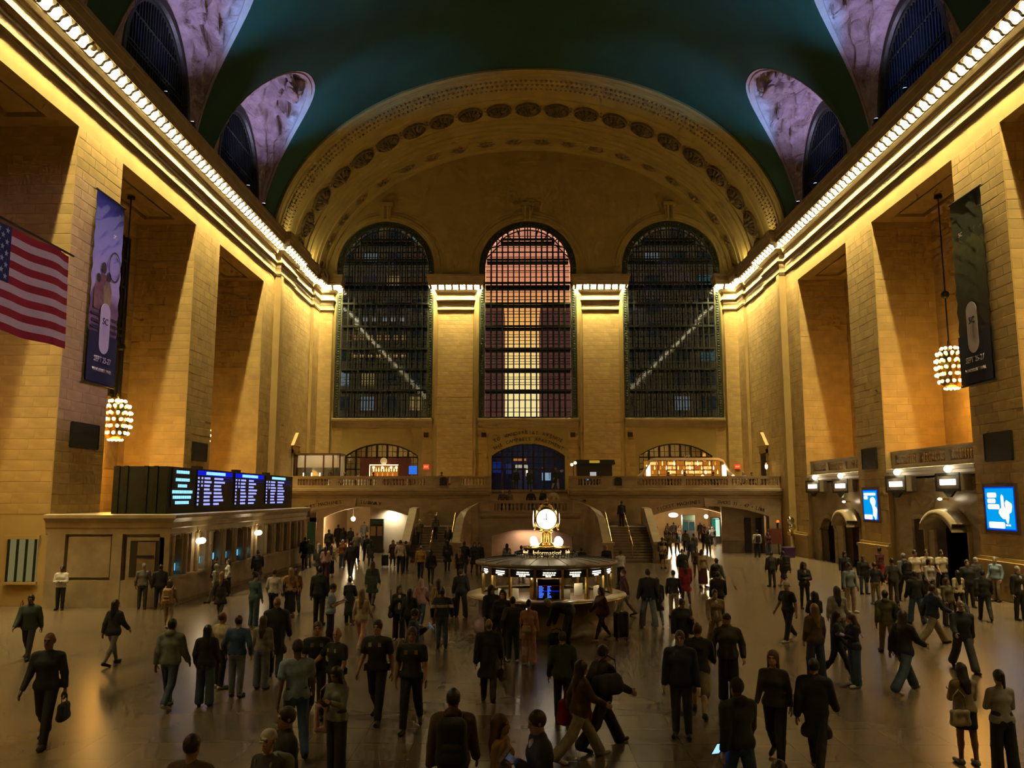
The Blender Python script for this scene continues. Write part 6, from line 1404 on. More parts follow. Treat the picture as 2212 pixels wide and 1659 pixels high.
PNT = dict(legR=(6,6), legL=(-6,3), armR=(10,10,30,0), armL=(20,35,25,0), yaw=20)
BND = dict(legR=(14,4), legL=(8,4), armR=(12,4,10,0), armL=(6,4,14,0), lean=78, head=20)
APT = dict(legR=(6,2), legL=(-6,2), ab=.16, armR=(0,12,20,0), armL=(0,12,25,0))
SIT = dict(legR=(86,84), legL=(82,88), ab=.12, armR=(25,8,70,20), armL=(20,8,75,25), head=8)
for a in (('m_sit',0,SIT,'shirt','trousers','short'),('f_sit',1,SIT,'sweater','slim','long'),('m_officer',0,WK2,'tee','trousers','short'),('m_officer_bald',0,PNT,'tee','trousers','bald'),('m_jacket',0,ST0,'jacket','trousers','short'),('m_jacket_walk',0,WK,'jacket','trousers','short'),('m_tee_walk',0,WK,'tee','trousers','short'),('m_shirt',0,ST1,'shirt','trousers','short'),
          ('m_shirt_bald',0,WK2,'shirt','trousers','bald'),('m_tee_phone',0,PH,'tee','trousers','short'),('m_jacket_phone',0,PH1,'jacket','trousers','short'),('m_coat',0,WK2,'coat','trousers','bald'),('m_coat_walk',0,WK,'coat','trousers','short'),('m_hoodie',0,WK2,'hoodie','trousers','short'),
          ('m_sweater',0,POC,'sweater','trousers','short'),('m_cap',0,WK2,'tee','trousers','cap'),('m_cap_hoodie',0,POC,'hoodie','wide','cap'),('m_shorts',0,STR,'jacket','shorts','short'),('m_cross',0,CRS,'shirt','trousers','short'),('m_bend',0,BND,'jacket','trousers','short'),('m_apart',0,APT,'jacket','wide','short'),('m_stride',0,STR,'jacket','wide','short'),
          ('f_sweater',1,ST0,'sweater','wide','long'),('f_jacket',1,ST1,'jacket','wide','long'),('f_jacket_walk',1,WK,'jacket','slim','long'),('f_phone',1,PH,'shirt','wide','long'),('f_skirt',1,PH,'sweater','skirt','long'),('f_dress',1,CRS,'dress','trousers','bun'),('f_jumpsuit',1,PH1,'sweater','wide','bun'),('f_coat_walk',1,WK2,'coat','slim','long'),
          ('f_longskirt',1,ST1,'shirt','longskirt','long'),('f_longskirt_bun',1,WK2,'sweater','longskirt','bun'),('f_walk',1,WK2,'shirt','trousers','long'),('f_curly',1,CRS,'jacket','slim','curly'),('f_scarf',1,WK2,'jacket','trousers','scarf'),('f_cap',1,ST1,'shirt','trousers','cap'),('f_stride',1,STR,'jacket','wide','long'),('f_bob',1,CRS,'shirt','wide','pony')):
    template(*a)
CLO = {}
def cloth(c):
    if c not in CLO:
        rgb = {'black':(.010,.010,.011),'ink':(.014,.016,.020),'charcoal':(.035,.034,.032),'navy':(.012,.020,.050),'blue':(.025,.065,.14),'jeans':(.045,.075,.12),'paleblue':(.20,.29,.38),'teal':(.05,.11,.13),'lightjeans':(.17,.21,.26),'grey':(.12,.115,.10),'sage':(.15,.17,.14),'palegrey':(.30,.29,.27),'white':(.50,.48,.44),'cream':(.46,.39,.26),'beige':(.30,.235,.14),'khaki':(.22,.17,.09),'brown':(.075,.042,.022),'maroon':(.06,.010,.012),'red':(.22,.008,.012),'pink':(.46,.27,.24),'yellow':(.36,.22,.035),'orange':(.28,.10,.025),'green':(.025,.05,.03),'olive':(.085,.08,.035),'stripe':(.26,.24,.20),'tan':(.34,.20,.07),'purple':(.05,.02,.08),
            'h_black':(.008,.006,.005),'h_dark':(.022,.012,.007),'h_brown':(.055,.027,.012),'h_blond':(.22,.135,.05),'h_grey':(.24,.22,.19),'h_white':(.45,.42,.36),'h_red':(.11,.035,.014),
            's1':(.42,.26,.17),'s2':(.33,.19,.115),'s3':(.17,.09,.05),'s4':(.065,.034,.02)}[c]
        CLO[c] = mat('cloth_'+c if c[1] not in '_1234' else 'tone_'+c, rgb, .8 if c[0:2] != 'h_' else .5, var=.22 if c[0] != 's' or len(c) > 2 else .06, scale=9, bump=.15, bscale=30)
    return CLO[c]
def setm(o, m, i=0):
    o.material_slots[i].link = 'OBJECT'; o.material_slots[i].material = m
def person(tpl, x, y, z, rot, h, topc, botc, hairc, skin, shoec, label, group='people crossing the concourse', mirror=False):
    parts, tz, hands, J = SPECS[tpl]; k = h/tz if tpl != 'm_bend' else 1.
    o = bpy.data.objects.new('person', parts['body']); col.objects.link(o); o.location = (x,y,z); o.rotation_euler = (0,0,math.radians(rot)); o.scale = (-k if mirror else k, k, k)
    setm(o, cloth(skin)); tag(o, label, 'person', group)
    for n, me in parts.items():
        if n == 'body': continue
        nm = 'shoe' if n.startswith('shoe') else n; c = bpy.data.objects.new(nm, me); col.objects.link(c); c.parent = o
        setm(c, cloth(hairc if n in ('hair','cap','headscarf') else shoec if n.startswith('shoe') else botc if n in ('trousers','skirt','shorts') else topc))
    return o, hands, J, k
# ------------------------------------------------------------------ the crowd (positions in metres on the concourse floor)
PEOPLE = [
('m_jacket_walk',-12.88,21.99,0,12,1.64,'green','ink','h_dark','s3','black',0,'man in dark green jacket with red shoulder bag at the left edge'),
('m_shirt_bald',-8.17,14.60,0,5,1.87,'black','black','h_dark','s3','black',0,'heavy bald man all in black at lower left carrying a dark bag'),
('f_jacket_walk',-10.27,21.19,0,165,1.61,'black','grey','h_black','s2','black',0,'long-haired woman in black top and grey trousers near the ticket office'),
('m_hoodie',-7.06,17.02,0,175,1.75,'sage','jeans','h_black','s2','palegrey',0,'man in grey-green hoodie and blue jeans walking away'),
('f_jacket',-6.39,17.17,0,190,1.61,'black','jeans','h_black','s2','black',0,'long dark-haired woman in black jacket and jeans beside the hoodie man'),
('m_sweater',-6.65,18.73,0,150,1.64,'cream','black','h_red','s1','white',0,'person in cream sweater and black trousers left of the blue sweater'),
('m_sweater',-6.03,17.98,0,178,1.68,'blue','lightjeans','h_dark','s1','brown',0,'man in blue sweater and pale jeans seen from behind'),
('f_sweater',-5.72,18.70,0,175,1.58,'stripe','lightjeans','h_brown','s1','black',0,'woman in striped top and pale jeans right of the blue sweater'),
('m_coat',-5.74,19.76,0,190,1.86,'black','black','h_blond','s1','black',0,'fair-haired person in long black coat behind the striped top'),
('m_cross',-17.20,31.20,0,10,1.64,'white','black','h_dark','s3','black',0,'man in white shirt and black trousers leaning by the left pier'),
('m_shirt',-14.24,31.45,0,200,1.70,'grey','charcoal','h_grey','s1','black',0,'grey-haired man at the end window of the ticket office'),
('m_jacket',-13.60,31.45,0,210,1.66,'black','ink','h_black','s2','black',0,'man in black jacket next to the grey-haired man at the ticket office'),
('f_walk',-11.30,26.90,0,185,1.55,'beige','beige','h_brown','s1','white',0,'woman in beige top and beige trousers with tan backpack'),
('f_coat_walk',-10.43,29.11,0,180,1.60,'black','charcoal','h_blond','s1','black',0,'blond woman in long black coat walking towards the ticket windows'),
('m_jacket',-13.05,35.61,0,270,1.64,'black','black','h_black','s2','black',0,'man in black standing at the near ticket windows'),
('f_walk',-12.10,33.14,0,260,1.55,'palegrey','grey','h_grey','s1','black',0,'grey-haired woman in pale coat at the ticket windows'),
('f_longskirt',-12.48,35.58,0,300,1.55,'white','black','h_brown','s1','black',0,'woman in white top and black skirt at the ticket windows'),
('m_coat_walk',-12.61,39.96,0,200,1.64,'black','black','h_black','s2','white',0,'tall man in long black coat beside the far ticket windows'),
('f_jumpsuit',-8.65,27.21,0,160,1.76,'teal','teal','h_dark','s2','white',0,'woman in pale teal jumpsuit in the left queue'),
('m_shirt',-8.63,29.23,0,170,1.67,'white','black','h_dark','s1','black',0,'man in white shirt and black trousers in the left queue'),
('f_longskirt',-8.11,29.48,0,190,1.72,'tan','black','h_blond','s1','brown',0,'blond woman in tan top and long dark skirt in the left queue'),
('f_walk',-8.17,30.38,0,200,1.62,'orange','ink','h_brown','s2','black',0,'woman in rust top at the right of the left queue'),
('m_jacket',-6.65,27.71,0,175,1.90,'black','black','h_black','s2','black',0,'man in black jacket with a lime collar left of the pale blue shirt'),
('m_tee_phone',-5.46,24.15,0,100,1.71,'paleblue','black','h_dark','s1','black',0,'man in pale blue T-shirt looking at his phone'),
('f_dress',-5.65,27.72,0,170,1.55,'ink','black','h_black','s2','palegrey',0,'woman in dark patterned dress right of the pale blue T-shirt'),
('f_walk',-4.39,23.24,0,165,1.66,'cream','pink','h_blond','s1','white',0,'blond woman in cream top and pale pink trousers'),
('f_coat_walk',-5.72,32.29,0,178,1.71,'green','black','h_dark','s2','black',0,'person in dark green hooded coat walking towards the stairs'),
('f_jacket',-3.60,24.93,0,10,1.59,'charcoal','black','h_black','s2','white',0,'woman in black jacket and white T-shirt with big shoulder bag'),
('f_jacket_walk',-3.21,24.32,0,160,1.55,'black','black','h_black','s2','black',0,'long-haired woman in black behind the officers'),
('f_scarf',-3.24,27.29,0,170,1.55,'pink','jeans','pink','s2','white',0,'woman in pink headscarf and jeans'),
('f_walk',-2.66,27.29,0,200,1.55,'yellow','khaki','h_dark','s3','white',0,'woman in yellow striped top near the pink headscarf'),
('m_jacket_phone',-2.47,19.37,0,90,1.64,'ink','black','h_dark','s1','black',0,'man in black holding a glowing blue phone behind the officers'),
('m_sweater',-2.20,23.61,0,185,1.65,'navy','jeans','h_black','s3','black',0,'man in navy sweater with a white chest stripe and jeans'),
('m_apart',-2.10,29.53,0,175,1.67,'black','black','h_black','s2','black',0,'broad man in black jacket standing with a suitcase left of the booth'),
('m_shirt_bald',-5.15,43.01,0,180,1.68,'yellow','black','h_dark','s1','black',0,'man in mustard shirt and black trousers heading for the left stairs'),
('f_jacket',-0.81,23.45,0,20,1.76,'black','black','h_black','s2','black',0,'long-haired woman in black at the left side of the booth'),
('f_coat_walk',-0.47,22.30,0,350,1.76,'black','ink','h_dark','s1','black',0,'dark-haired woman facing the camera beside the booth'),
('m_coat',-0.66,17.52,0,180,1.68,'ink','black','h_grey','s1','black',0,'balding man in long dark overcoat with a brown bag'),
('f_jumpsuit',0.21,21.30,0,175,1.60,'pink','pink','h_dark','s2','white',0,'woman in pink top and wide pink trousers before the booth'),
('m_sweater',-0.20,21.69,0,195,1.64,'charcoal','green','h_black','s2','white',0,'man in green track trousers and white shoes beside the pink outfit'),
('m_officer',-3.97,16.48,0,10,1.78,'black','black','h_brown','s1','black',0,'police officer with reddish hair, leftmost of the four'),
('m_officer_bald',-3.51,16.14,0,330,1.71,'black','black','h_dark','s1','black',0,'bald police officer pointing to the right'),
('m_officer',-2.73,16.14,0,350,1.87,'black','black','h_dark','s1','black',0,'bearded police officer looking sideways, third of the four'),
('m_officer',-2.00,15.59,0,0,1.82,'black','black','h_dark','s2','black',1,'police officer facing the camera, rightmost of the four'),
('m_tee_walk',-3.70,14.04,0,200,1.85,'paleblue','blue','h_black','s3','black',0,'man in pale blue T-shirt and dark jeans in front of the officers'),
('f_phone',-2.81,13.07,0,330,1.61,'sage','black','h_black','s2','black',0,'woman with long black hair, sage sleeve and pink tote bag'),
('m_jacket',-2.74,10.02,0,300,1.76,'black','black','h_dark','s2','black',0,'man in black at the bottom beside the white cap'),
('f_cap',-2.78,9.46,0,330,1.66,'charcoal','jeans','white','s1','black',0,'woman in white cap with grey-green backpack at the bottom'),
('m_sweater',-3.47,9.03,0,170,1.72,'brown','ink','h_dark','s2','black',0,'person with short brown hair at the bottom left'),
('m_hoodie',-0.85,10.76,0,180,1.80,'brown','black','h_black','s3','black',0,'man in dark brown with a round backpack, bottom middle'),
('f_sweater',-0.24,10.13,0,75,1.66,'tan','khaki','h_brown','s1','black',0,'woman with brown hair and mustard top at the bottom'),
('m_jacket_phone',0.23,9.80,0,285,1.78,'ink','black','h_black','s1','black',0,'bearded man in dark suit reading a phone at the bottom'),
('m_bend',1.42,24.22,0,250,1.72,'black','black','h_grey','s1','black',0,'person in black bending over a bag in front of the booth'),
('f_jacket_walk',2.39,24.84,0,300,1.55,'maroon','black','h_dark','s1','palegrey',0,'woman in dark maroon leaning on the booth counter'),
('m_jacket_walk',3.68,29.74,0,270,1.64,'maroon','khaki','h_dark','s2','black',0,'person in maroon jacket walking past the right of the booth'),
('m_apart',4.14,27.24,0,178,1.87,'black','lightjeans','h_dark','s1','white',0,'man in black jacket and grey jeans walking away, arm in arm'),
('f_coat_walk',4.51,27.72,0,182,1.56,'ink','lightjeans','h_black','s2','white',0,'companion in dark coat of the man in grey jeans'),
('m_shirt',5.36,29.39,0,180,1.64,'black','beige','h_black','s2','black',0,'person in black top and beige trousers on the bright reflection'),
('f_coat_walk',6.51,33.10,0,175,1.69,'red','maroon','h_black','s2','black',0,'woman in red coat walking towards the right arch'),
('f_longskirt',8.47,38.95,0,20,1.76,'beige','maroon','h_brown','s1','black',0,'woman in beige top and long maroon skirt near the right arch'),
('m_hoodie',8.20,35.03,0,140,1.64,'sage','charcoal','h_dark','s1','black',0,'man in grey-green jacket with a black backpack near the right arch'),
('m_jacket_walk',6.79,28.87,0,170,1.64,'black','black','h_black','s2','black',0,'man in black jacket just behind the beige jacket'),
('m_jacket_walk',5.41,23.45,0,5,1.64,'khaki','beige','h_dark','s1','brown',0,'man in tan jacket over a white shirt walking this way'),
('m_jacket_phone',4.07,21.34,0,15,1.64,'ink','black','h_dark','s1','black',0,'man in black jacket facing the camera with a bag strap'),
('m_jacket',2.85,15.15,0,345,1.83,'navy','charcoal','h_brown','s1','black',0,'man in navy jacket and grey trousers holding a cup'),
('m_shorts',3.47,16.60,0,165,1.73,'ink','khaki','h_brown','s1','black',0,'man in black jacket and khaki shorts striding away'),
('m_cap_hoodie',4.29,17.57,0,355,1.80,'charcoal','black','black','s2','black',0,'teenager in black cap, grey hoodie and wide black trousers'),
('m_hoodie',2.93,11.53,0,200,1.78,'black','blue','black','s2','black',0,'person in black hood with a glowing tablet, lower right of middle'),
('m_jacket',0.80,16.20,0,175,1.64,'green','black','h_dark','s2','black',0,'person in dark green jacket walking away from the camera'),
('m_stride',1.37,14.49,0,120,1.69,'black','black','h_dark','s2','black',0,'man striding with a black duffel bag on his shoulder'),
('f_stride',0.95,13.85,0,110,1.56,'brown','palegrey','h_dark','s2','white',0,'person in pale trousers carrying a big red bag'),
('m_sweater',2.48,8.29,0,0,1.70,'ink','black','h_dark','s2','black',0,'person whose dark hair just shows at the bottom right'),
('f_walk',4.10,13.81,0,330,1.74,'charcoal','black','h_red','s1','black',0,'woman with auburn hair in dark clothes walking this way'),
('m_coat_walk',4.62,13.44,0,150,1.67,'black','black','h_dark','s1','black',0,'man in long black coat with collar up, lower right'),
('f_skirt',7.08,13.69,0,180,1.55,'beige','black','h_black','s2','palegrey',0,'woman with very long black hair, beige top and short black skirt'),
('f_bob',7.32,13.09,0,180,1.58,'palegrey','ink','h_black','s2','black',0,'woman with black hair, pale grey blouse and black trousers at right edge'),
('m_cap',7.84,24.74,0,300,1.74,'black','black','white','s2','white',0,'man in black T-shirt and white cap with a jacket over his shoulder'),
('f_curly',10.74,31.80,0,5,1.74,'black','black','h_black','s2','black',0,'woman with big curly black hair and open black jacket'),
('m_jacket',11.77,39.28,0,190,1.64,'charcoal','charcoal','h_dark','s2','black',0,'person in dark grey left of the large backpack'),
('m_shorts',12.34,39.28,0,200,1.66,'olive','black','h_dark','s1','white',1,'man in shorts with a large backpack near the right pier'),
('f_jacket',14.61,37.71,0,350,1.76,'black','charcoal','h_black','s2','black',0,'woman with long black hair behind the grey-blue shirt'),
('m_shirt',12.05,30.82,0,15,1.80,'lightjeans','beige','h_dark','s3','white',0,'man in grey-blue shirt and beige trousers'),
('m_jacket_phone',14.92,36.56,0,10,1.66,'black','jeans','h_brown','s1','black',0,'man in black jacket and blue jeans by the smaller screen'),
('m_sweater',13.93,33.03,0,170,1.64,'ink','khaki','h_brown','s1','white',0,'boy in black sweater and khaki trousers'),
('f_longskirt_bun',17.40,40.55,0,200,1.75,'maroon','red','h_dark','s2','black',0,'woman in maroon top with a bright red skirt'),
('m_sweater',14.82,33.46,0,180,1.76,'charcoal','charcoal','h_black','s2','black',0,'man in dark grey suit seen from behind'),
('m_hoodie',15.73,34.42,0,190,1.90,'grey','black','h_grey','s1','black',0,'man with a large black backpack by the near passage'),
('m_tee_walk',17.13,36.42,0,0,1.90,'cream','charcoal','h_dark','s2','black',0,'young man in pale shirt with straps, left of the pale-shirt trio'),
('m_tee_walk',17.81,36.78,0,350,1.90,'cream','charcoal','h_dark','s2','black',0,'young man in pale shirt, middle of the pale-shirt trio'),
('m_tee_walk',18.35,36.58,0,5,1.90,'cream','ink','h_dark','s2','black',0,'young man in pale shirt with backpack, right of the pale-shirt trio'),
('f_walk',16.36,33.62,0,10,1.75,'palegrey','charcoal','h_dark','s2','black',0,'woman in pale grey blouse in front of the pale-shirt trio'),
('m_apart',13.22,28.21,0,178,1.72,'black','blue','h_black','s2','black',0,'person in black jacket and blue jeans standing legs apart'),
('m_stride',11.84,24.33,0,100,1.68,'navy','khaki','h_dark','s2','black',0,'man in navy jacket and khaki trousers striding right'),
('f_walk',15.62,30.04,0,180,1.59,'cream','ink','h_black','s2','black',0,'woman with black hair and cream blouse right of the trio'),
('m_jacket',17.16,32.26,0,350,1.80,'ink','black','h_dark','s1','black',0,'man in dark jacket behind the cream blouse'),
('m_jacket_walk',15.85,28.85,0,160,1.70,'black','black','h_black','s2','black',0,'man in black walking away below the larger screen'),
('m_shirt',19.18,33.93,0,300,1.79,'paleblue','khaki','h_grey','s1','black',0,'man in pale blue shirt and khaki trousers below the larger screen'),
('m_jacket',18.60,34.30,0,20,1.74,'charcoal','ink','h_grey','s1','black',0,'grey-haired man in dark jacket left of the pale blue shirt'),
('m_jacket',17.11,28.96,0,10,1.83,'black','black','h_grey','s1','black',0,'man in black suit and white shirt at the right edge'),
('f_jacket',14.01,27.72,0,20,1.55,'olive','charcoal','h_brown','s1','black',0,'woman in olive jacket behind the striding navy jacket'),
('m_stride',10.82,20.80,0,350,1.66,'ink','charcoal','h_grey','s1','black',0,'older grey-haired man in black jacket walking this way'),
('m_hoodie',9.91,22.92,0,170,1.68,'olive','khaki','h_black','s3','black',0,'man in camouflage jacket with a black shoulder bag'),
('f_stride',8.37,18.58,0,120,1.73,'black','jeans','h_dark','s2','white',0,'woman in black with blue jeans striding right'),
('f_curly',8.27,23.71,0,185,1.56,'ink','black','h_black','s2','black',0,'woman with curly black hair behind the fur collar'),
('f_jacket',6.82,19.62,0,190,1.74,'brown','jeans','h_blond','s1','black',0,'blond woman in brown jacket with fur collar and jeans'),
('f_jacket',8.70,23.18,0,175,1.76,'palegrey','charcoal','h_black','s2','black',0,'woman in pale grey hooded top between the fur collar and the wide jeans'),
('f_jacket_walk',7.37,19.76,0,60,1.55,'black','black','h_dark','s1','white',0,'woman in black leggings bending over a phone'),
('f_phone',7.46,19.01,0,280,1.61,'black','blue','h_brown','s1','white',0,'woman with long brown hair, black top and wide blue jeans'),
('m_jacket',12.84,79.47,0,180,1.64,'charcoal','black','h_dark','s2','black',0,'man leftmost of the crowd in the right arch'),
('m_coat_walk',14.83,86.65,0,175,1.90,'ink','black','h_black','s2','black',0,'man second from the stairs in the right arch'),
('f_walk',14.60,82.40,0,10,1.55,'olive','charcoal','h_dark','s2','black',0,'woman under the wide lamp in the right arch'),
('m_jacket_walk',14.65,79.49,0,180,1.74,'black','black','h_black','s2','black',0,'man right of the wide lamp in the right arch'),
('f_jacket',14.58,76.34,0,5,1.55,'brown','jeans','h_black','s2','black',0,'woman before the dark ticket machine'),
('m_hoodie',12.60,63.61,0,170,1.64,'grey','charcoal','h_black','s2','black',0,'man just below the dark ticket machine'),
('m_coat',17.90,82.83,0,180,1.64,'black','black','h_dark','s2','black',0,'man left of the small lamp, far in the arch'),
('f_coat_walk',17.69,80.06,0,10,1.55,'maroon','black','h_dark','s2','black',0,'woman under the small lamp, far in the arch'),
('m_jacket',16.96,74.86,0,185,1.64,'ink','navy','h_black','s2','black',0,'man right of the small lamp, far in the arch'),
('f_walk',16.90,72.82,0,180,1.55,'palegrey','black','h_dark','s2','black',0,'woman beside the lit display case'),
('m_jacket_walk',13.89,62.77,0,180,1.64,'black','charcoal','h_black','s2','black',0,'man left front of the lit display case'),
('m_jacket',13.80,61.21,0,175,1.64,'charcoal','charcoal','h_black','s2','black',0,'man with pale trousers before the lit display case'),
('m_hoodie',10.74,52.83,0,5,1.64,'navy','charcoal','h_dark','s2','black',0,'man in plaid with hands free at the arch centre'),
('f_skirt',8.40,49.13,0,10,1.55,'beige','black','h_dark','s2','black',0,'woman in short skirt beside the stair newel'),
('m_coat_walk',8.95,52.55,0,175,1.64,'black','black','h_black','s2','black',0,'man right behind the stair newel'),
('m_jacket_walk',10.66,59.76,0,180,1.70,'olive','brown','h_black','s2','black',0,'man walking in between the lamps of the arch'),
('m_jacket',7.91,40.86,0,10,1.64,'ink','black','h_black','s2','black',0,'man nearest in the crowd of the right arch'),
('f_jacket_walk',9.15,43.44,0,350,1.55,'brown','khaki','h_black','s2','black',0,'woman in brown nearest the long maroon skirt'),
('f_walk',11.59,61.65,0,178,1.55,'sage','charcoal','h_black','s2','black',0,'woman in sage coat at the middle of the arch crowd'),
('m_jacket',12.08,58.09,0,190,1.64,'charcoal','navy','h_black','s2','black',0,'man broad-backed at the middle of the arch crowd'),
('f_coat_walk',12.40,70.72,0,10,1.55,'black','black','h_dark','s2','black',0,'woman in black coat left of the arch middle'),
('m_jacket_walk',16.32,70.76,0,178,1.64,'black','black','h_dark','s2','black',0,'man last on the right of the arch crowd'),
('m_shirt',16.47,58.03,0,180,1.90,'white','black','h_black','s3','black',0,'person in white shirt with black backpack by the lift door'),
('f_jacket',17.90,60.30,0,10,1.64,'maroon','jeans','h_black','s2','black',0,'woman in dark red jacket by the red notice board'),
('m_jacket',-12.68,49.75,0,200,1.64,'ink','sage','h_black','s2','black',0,'person in dark jacket and pale trousers by the shop front'),
('m_coat_walk',-13.02,50.21,0,190,1.76,'black','black','h_black','s2','black',0,'figure in black walking past the end of the ticket office'),
('m_jacket',-13.51,58.50,0,175,1.90,'black','black','h_black','s3','black',0,'man in black at the left jamb of the left arch'),
('m_coat_walk',-14.96,68.05,0,180,1.90,'black','black','h_dark','s2','black',0,'tall figure in black deep in the left arch'),
('f_coat_walk',-14.25,66.76,0,175,1.72,'ink','black','h_dark','s1','black',0,'woman in dark coat deep in the left arch'),
('m_jacket',-13.68,66.77,0,5,1.69,'charcoal','black','h_dark','s1','black',0,'man facing out of the left arch under the lamp'),
('m_shirt',-10.65,54.10,0,175,1.90,'grey','ink','h_grey','s1','black',0,'man in grey shirt walking into the left arch'),
('m_coat_walk',-14.23,75.46,0,180,1.90,'black','black','h_black','s2','black',0,'dark figure at the edge of the white hoarding'),
('m_jacket_walk',-10.09,54.49,0,200,1.70,'ink','black','h_dark','s2','black',0,'man in dark jacket before the white hoarding'),
('f_coat_walk',-9.10,50.56,0,190,1.57,'charcoal','black','h_black','s2','black',0,'woman in dark coat beside the black poster stand'),
('f_jacket',-10.60,49.57,0,5,1.65,'orange','jeans','h_white','s1','black',0,'woman in orange jacket and white hat in the left crowd'),
('m_jacket_walk',-8.90,43.70,0,180,1.86,'black','black','h_black','s2','black',0,'man in black on the bright floor reflection at left'),
('f_longskirt',-10.01,43.96,0,180,1.63,'cream','black','h_dark','s2','palegrey',0,'woman in cream top and long black skirt in the left crowd'),
('f_coat_walk',-10.65,43.93,0,170,1.76,'charcoal','maroon','h_white','s1','black',0,'white-haired person in dark coat in the left crowd'),
('f_jacket',-10.18,43.41,0,185,1.61,'pink','maroon','h_brown','s1','black',0,'woman in pale pink cardigan in the left crowd'),
('f_coat_walk',-7.65,49.92,0,10,1.61,'maroon','black','h_dark','s1','palegrey',0,'woman in maroon coat with a dark suitcase by the hoarding'),
('m_shirt',-6.65,46.06,0,185,1.81,'cream','black','h_dark','s1','black',0,'man in cream shirt and black trousers by the hoarding'),
('m_jacket',-6.50,47.19,0,170,1.70,'ink','black','h_dark','s2','black',0,'man in dark jacket right behind the cream shirt'),
('f_jacket_walk',-4.33,40.33,0,180,1.62,'black','black','h_black','s2','black',0,'woman in black right of the mustard shirt'),
('f_coat_walk',-4.12,47.03,0,180,1.76,'ink','black','h_black','s2','black',0,'woman in dark coat at the foot of the left stairs'),
('f_walk',-3.11,42.55,0,170,1.57,'charcoal','black','h_blond','s1','black',0,'woman with bright yellow bags at the foot of the left stairs'),
('m_coat_walk',-3.08,45.56,0,180,1.76,'black','black','h_black','s2','black',0,'man in black by the left stair newel'),
('f_coat_walk',-2.51,45.56,0,10,1.74,'ink','brown','h_dark','s1','black',0,'woman in dark coat facing out by the left stair newel'),
('m_jacket',-2.31,46.66,0,5,1.65,'black','black','h_dark','s1','black',0,'man in black between the left stairs and the booth'),
('f_jacket',-0.76,46.68,0,180,1.58,'palegrey','ink','h_black','s2','black',0,'long-haired woman in pale jacket before the pink niche'),
('m_jacket',0.05,43.83,0,180,1.64,'charcoal','black','h_black','s2','black',0,'man in dark grey before the pink niche'),
('m_shirt_bald',4.55,44.08,0,350,1.64,'black','black','h_grey','s1','black',0,'bald man in black at the foot of the right stairs'),
('m_cross',4.81,40.13,0,200,1.64,'white','black','h_black','s3','black',0,'person in white sleeves and dark vest at the foot of the right stairs'),
('m_jacket',3.10,42.28,0,180,1.64,'black','black','h_black','s2','black',0,'figure in black behind the right of the booth'),
]
PL = {}
for (tpl, x, y, z, face, h, tc_, bc_, hc_, sk_, sh_, mi_, lab) in PEOPLE:
    PL[lab] = person(tpl, x, y, z, face, h, tc_, bc_, hc_, sk_, sh_, lab, mirror=bool(mi_))
def more(tpl, x, y, z, face, h, tc_, bc_, hc_, sk_, lab, grp): PL[lab] = person(tpl, x, y, z, face, h, tc_, bc_, hc_, sk_, 'black', lab, grp)
G2 = 'people on the stairs and balcony'
more('m_jacket', 7.15, 58.5, 2.1, 200, 1.78, 'black', 'black', 'h_black', 's2', 'man in black standing at the top of the right stairs', G2)
more('m_jacket_walk', 4.6, 58.9, 2.27, 260, 1.72, 'ink', 'black', 'h_dark', 's2', 'man in dark clothes descending behind the right stair parapet', G2)
more('m_cap', -6.75, 55.4, .969, 180, 1.72, 'olive', 'charcoal', 'white', 's1', 'man in olive shirt and white cap climbing the left stairs', G2)
more('f_walk', -5.75, 56.1, 1.292, 180, 1.68, 'olive', 'black', 'h_black', 's2', 'person in olive top near the left stair handrail', G2)
more('f_coat_walk', -4.75, 54.75, .646, 175, 1.66, 'ink', 'black', 'h_blond', 's1', 'woman with a yellow scarf climbing the left stairs', G2)
more('m_jacket', -.35, 68.6, ZB, 10, 1.76, 'black', 'black', 'h_dark', 's2', 'man silhouetted in the open street door, left', G2)
more('f_coat_walk', .75, 67.6, ZB, 180, 1.7, 'black', 'black', 'h_dark', 's2', 'woman silhouetted in the open street door, right', G2)
more('m_coat_walk', 2.75, 64.2, ZB, 20, 1.8, 'black', 'palegrey', 'h_dark', 's2', 'tall figure in black at the top of the balcony steps', G2)
for k, (x, hc_, tc_, lb) in enumerate(((-1.25,'h_white','brown','white-haired person leaning on the middle landing'), (-.75,'h_dark','khaki','person in khaki beside the white hair on the middle landing'), (.75,'h_black','black','person in black at the centre of the middle landing'), (1.6,'h_dark','ink','person in dark jacket right of the clock on the middle landing'), (2.35,'h_black','cream','person in cream at the right of the middle landing'))):
    more('f_sweater' if k % 2 else 'm_sweater', x, 58.0+.3*(k % 2), 2.95, 0, 1.66+.03*k, tc_, 'charcoal', hc_, 's2', lb, G2)
def chair(x, y, rz, lab):
    t = thing('cafe_chair', lab, 'chair', (x,y,ZB), rz, 'balcony chairs'); g = MB(); g.box(-.2,.2,-.2,.2,.42,.46); g.build('seat', WOODB, t); g = MB(); g.box(-.2,.2,.18,.21,.5,.85); g.build('backrest', WOODB, t)
    for a in (-.17,.17):
        for b in (-.17,.17): g = MB(); g.box(a-.02,a+.02,b-.02,b+.02,0,.42 if b < 0 else .85); g.build('leg', BLACK, t)
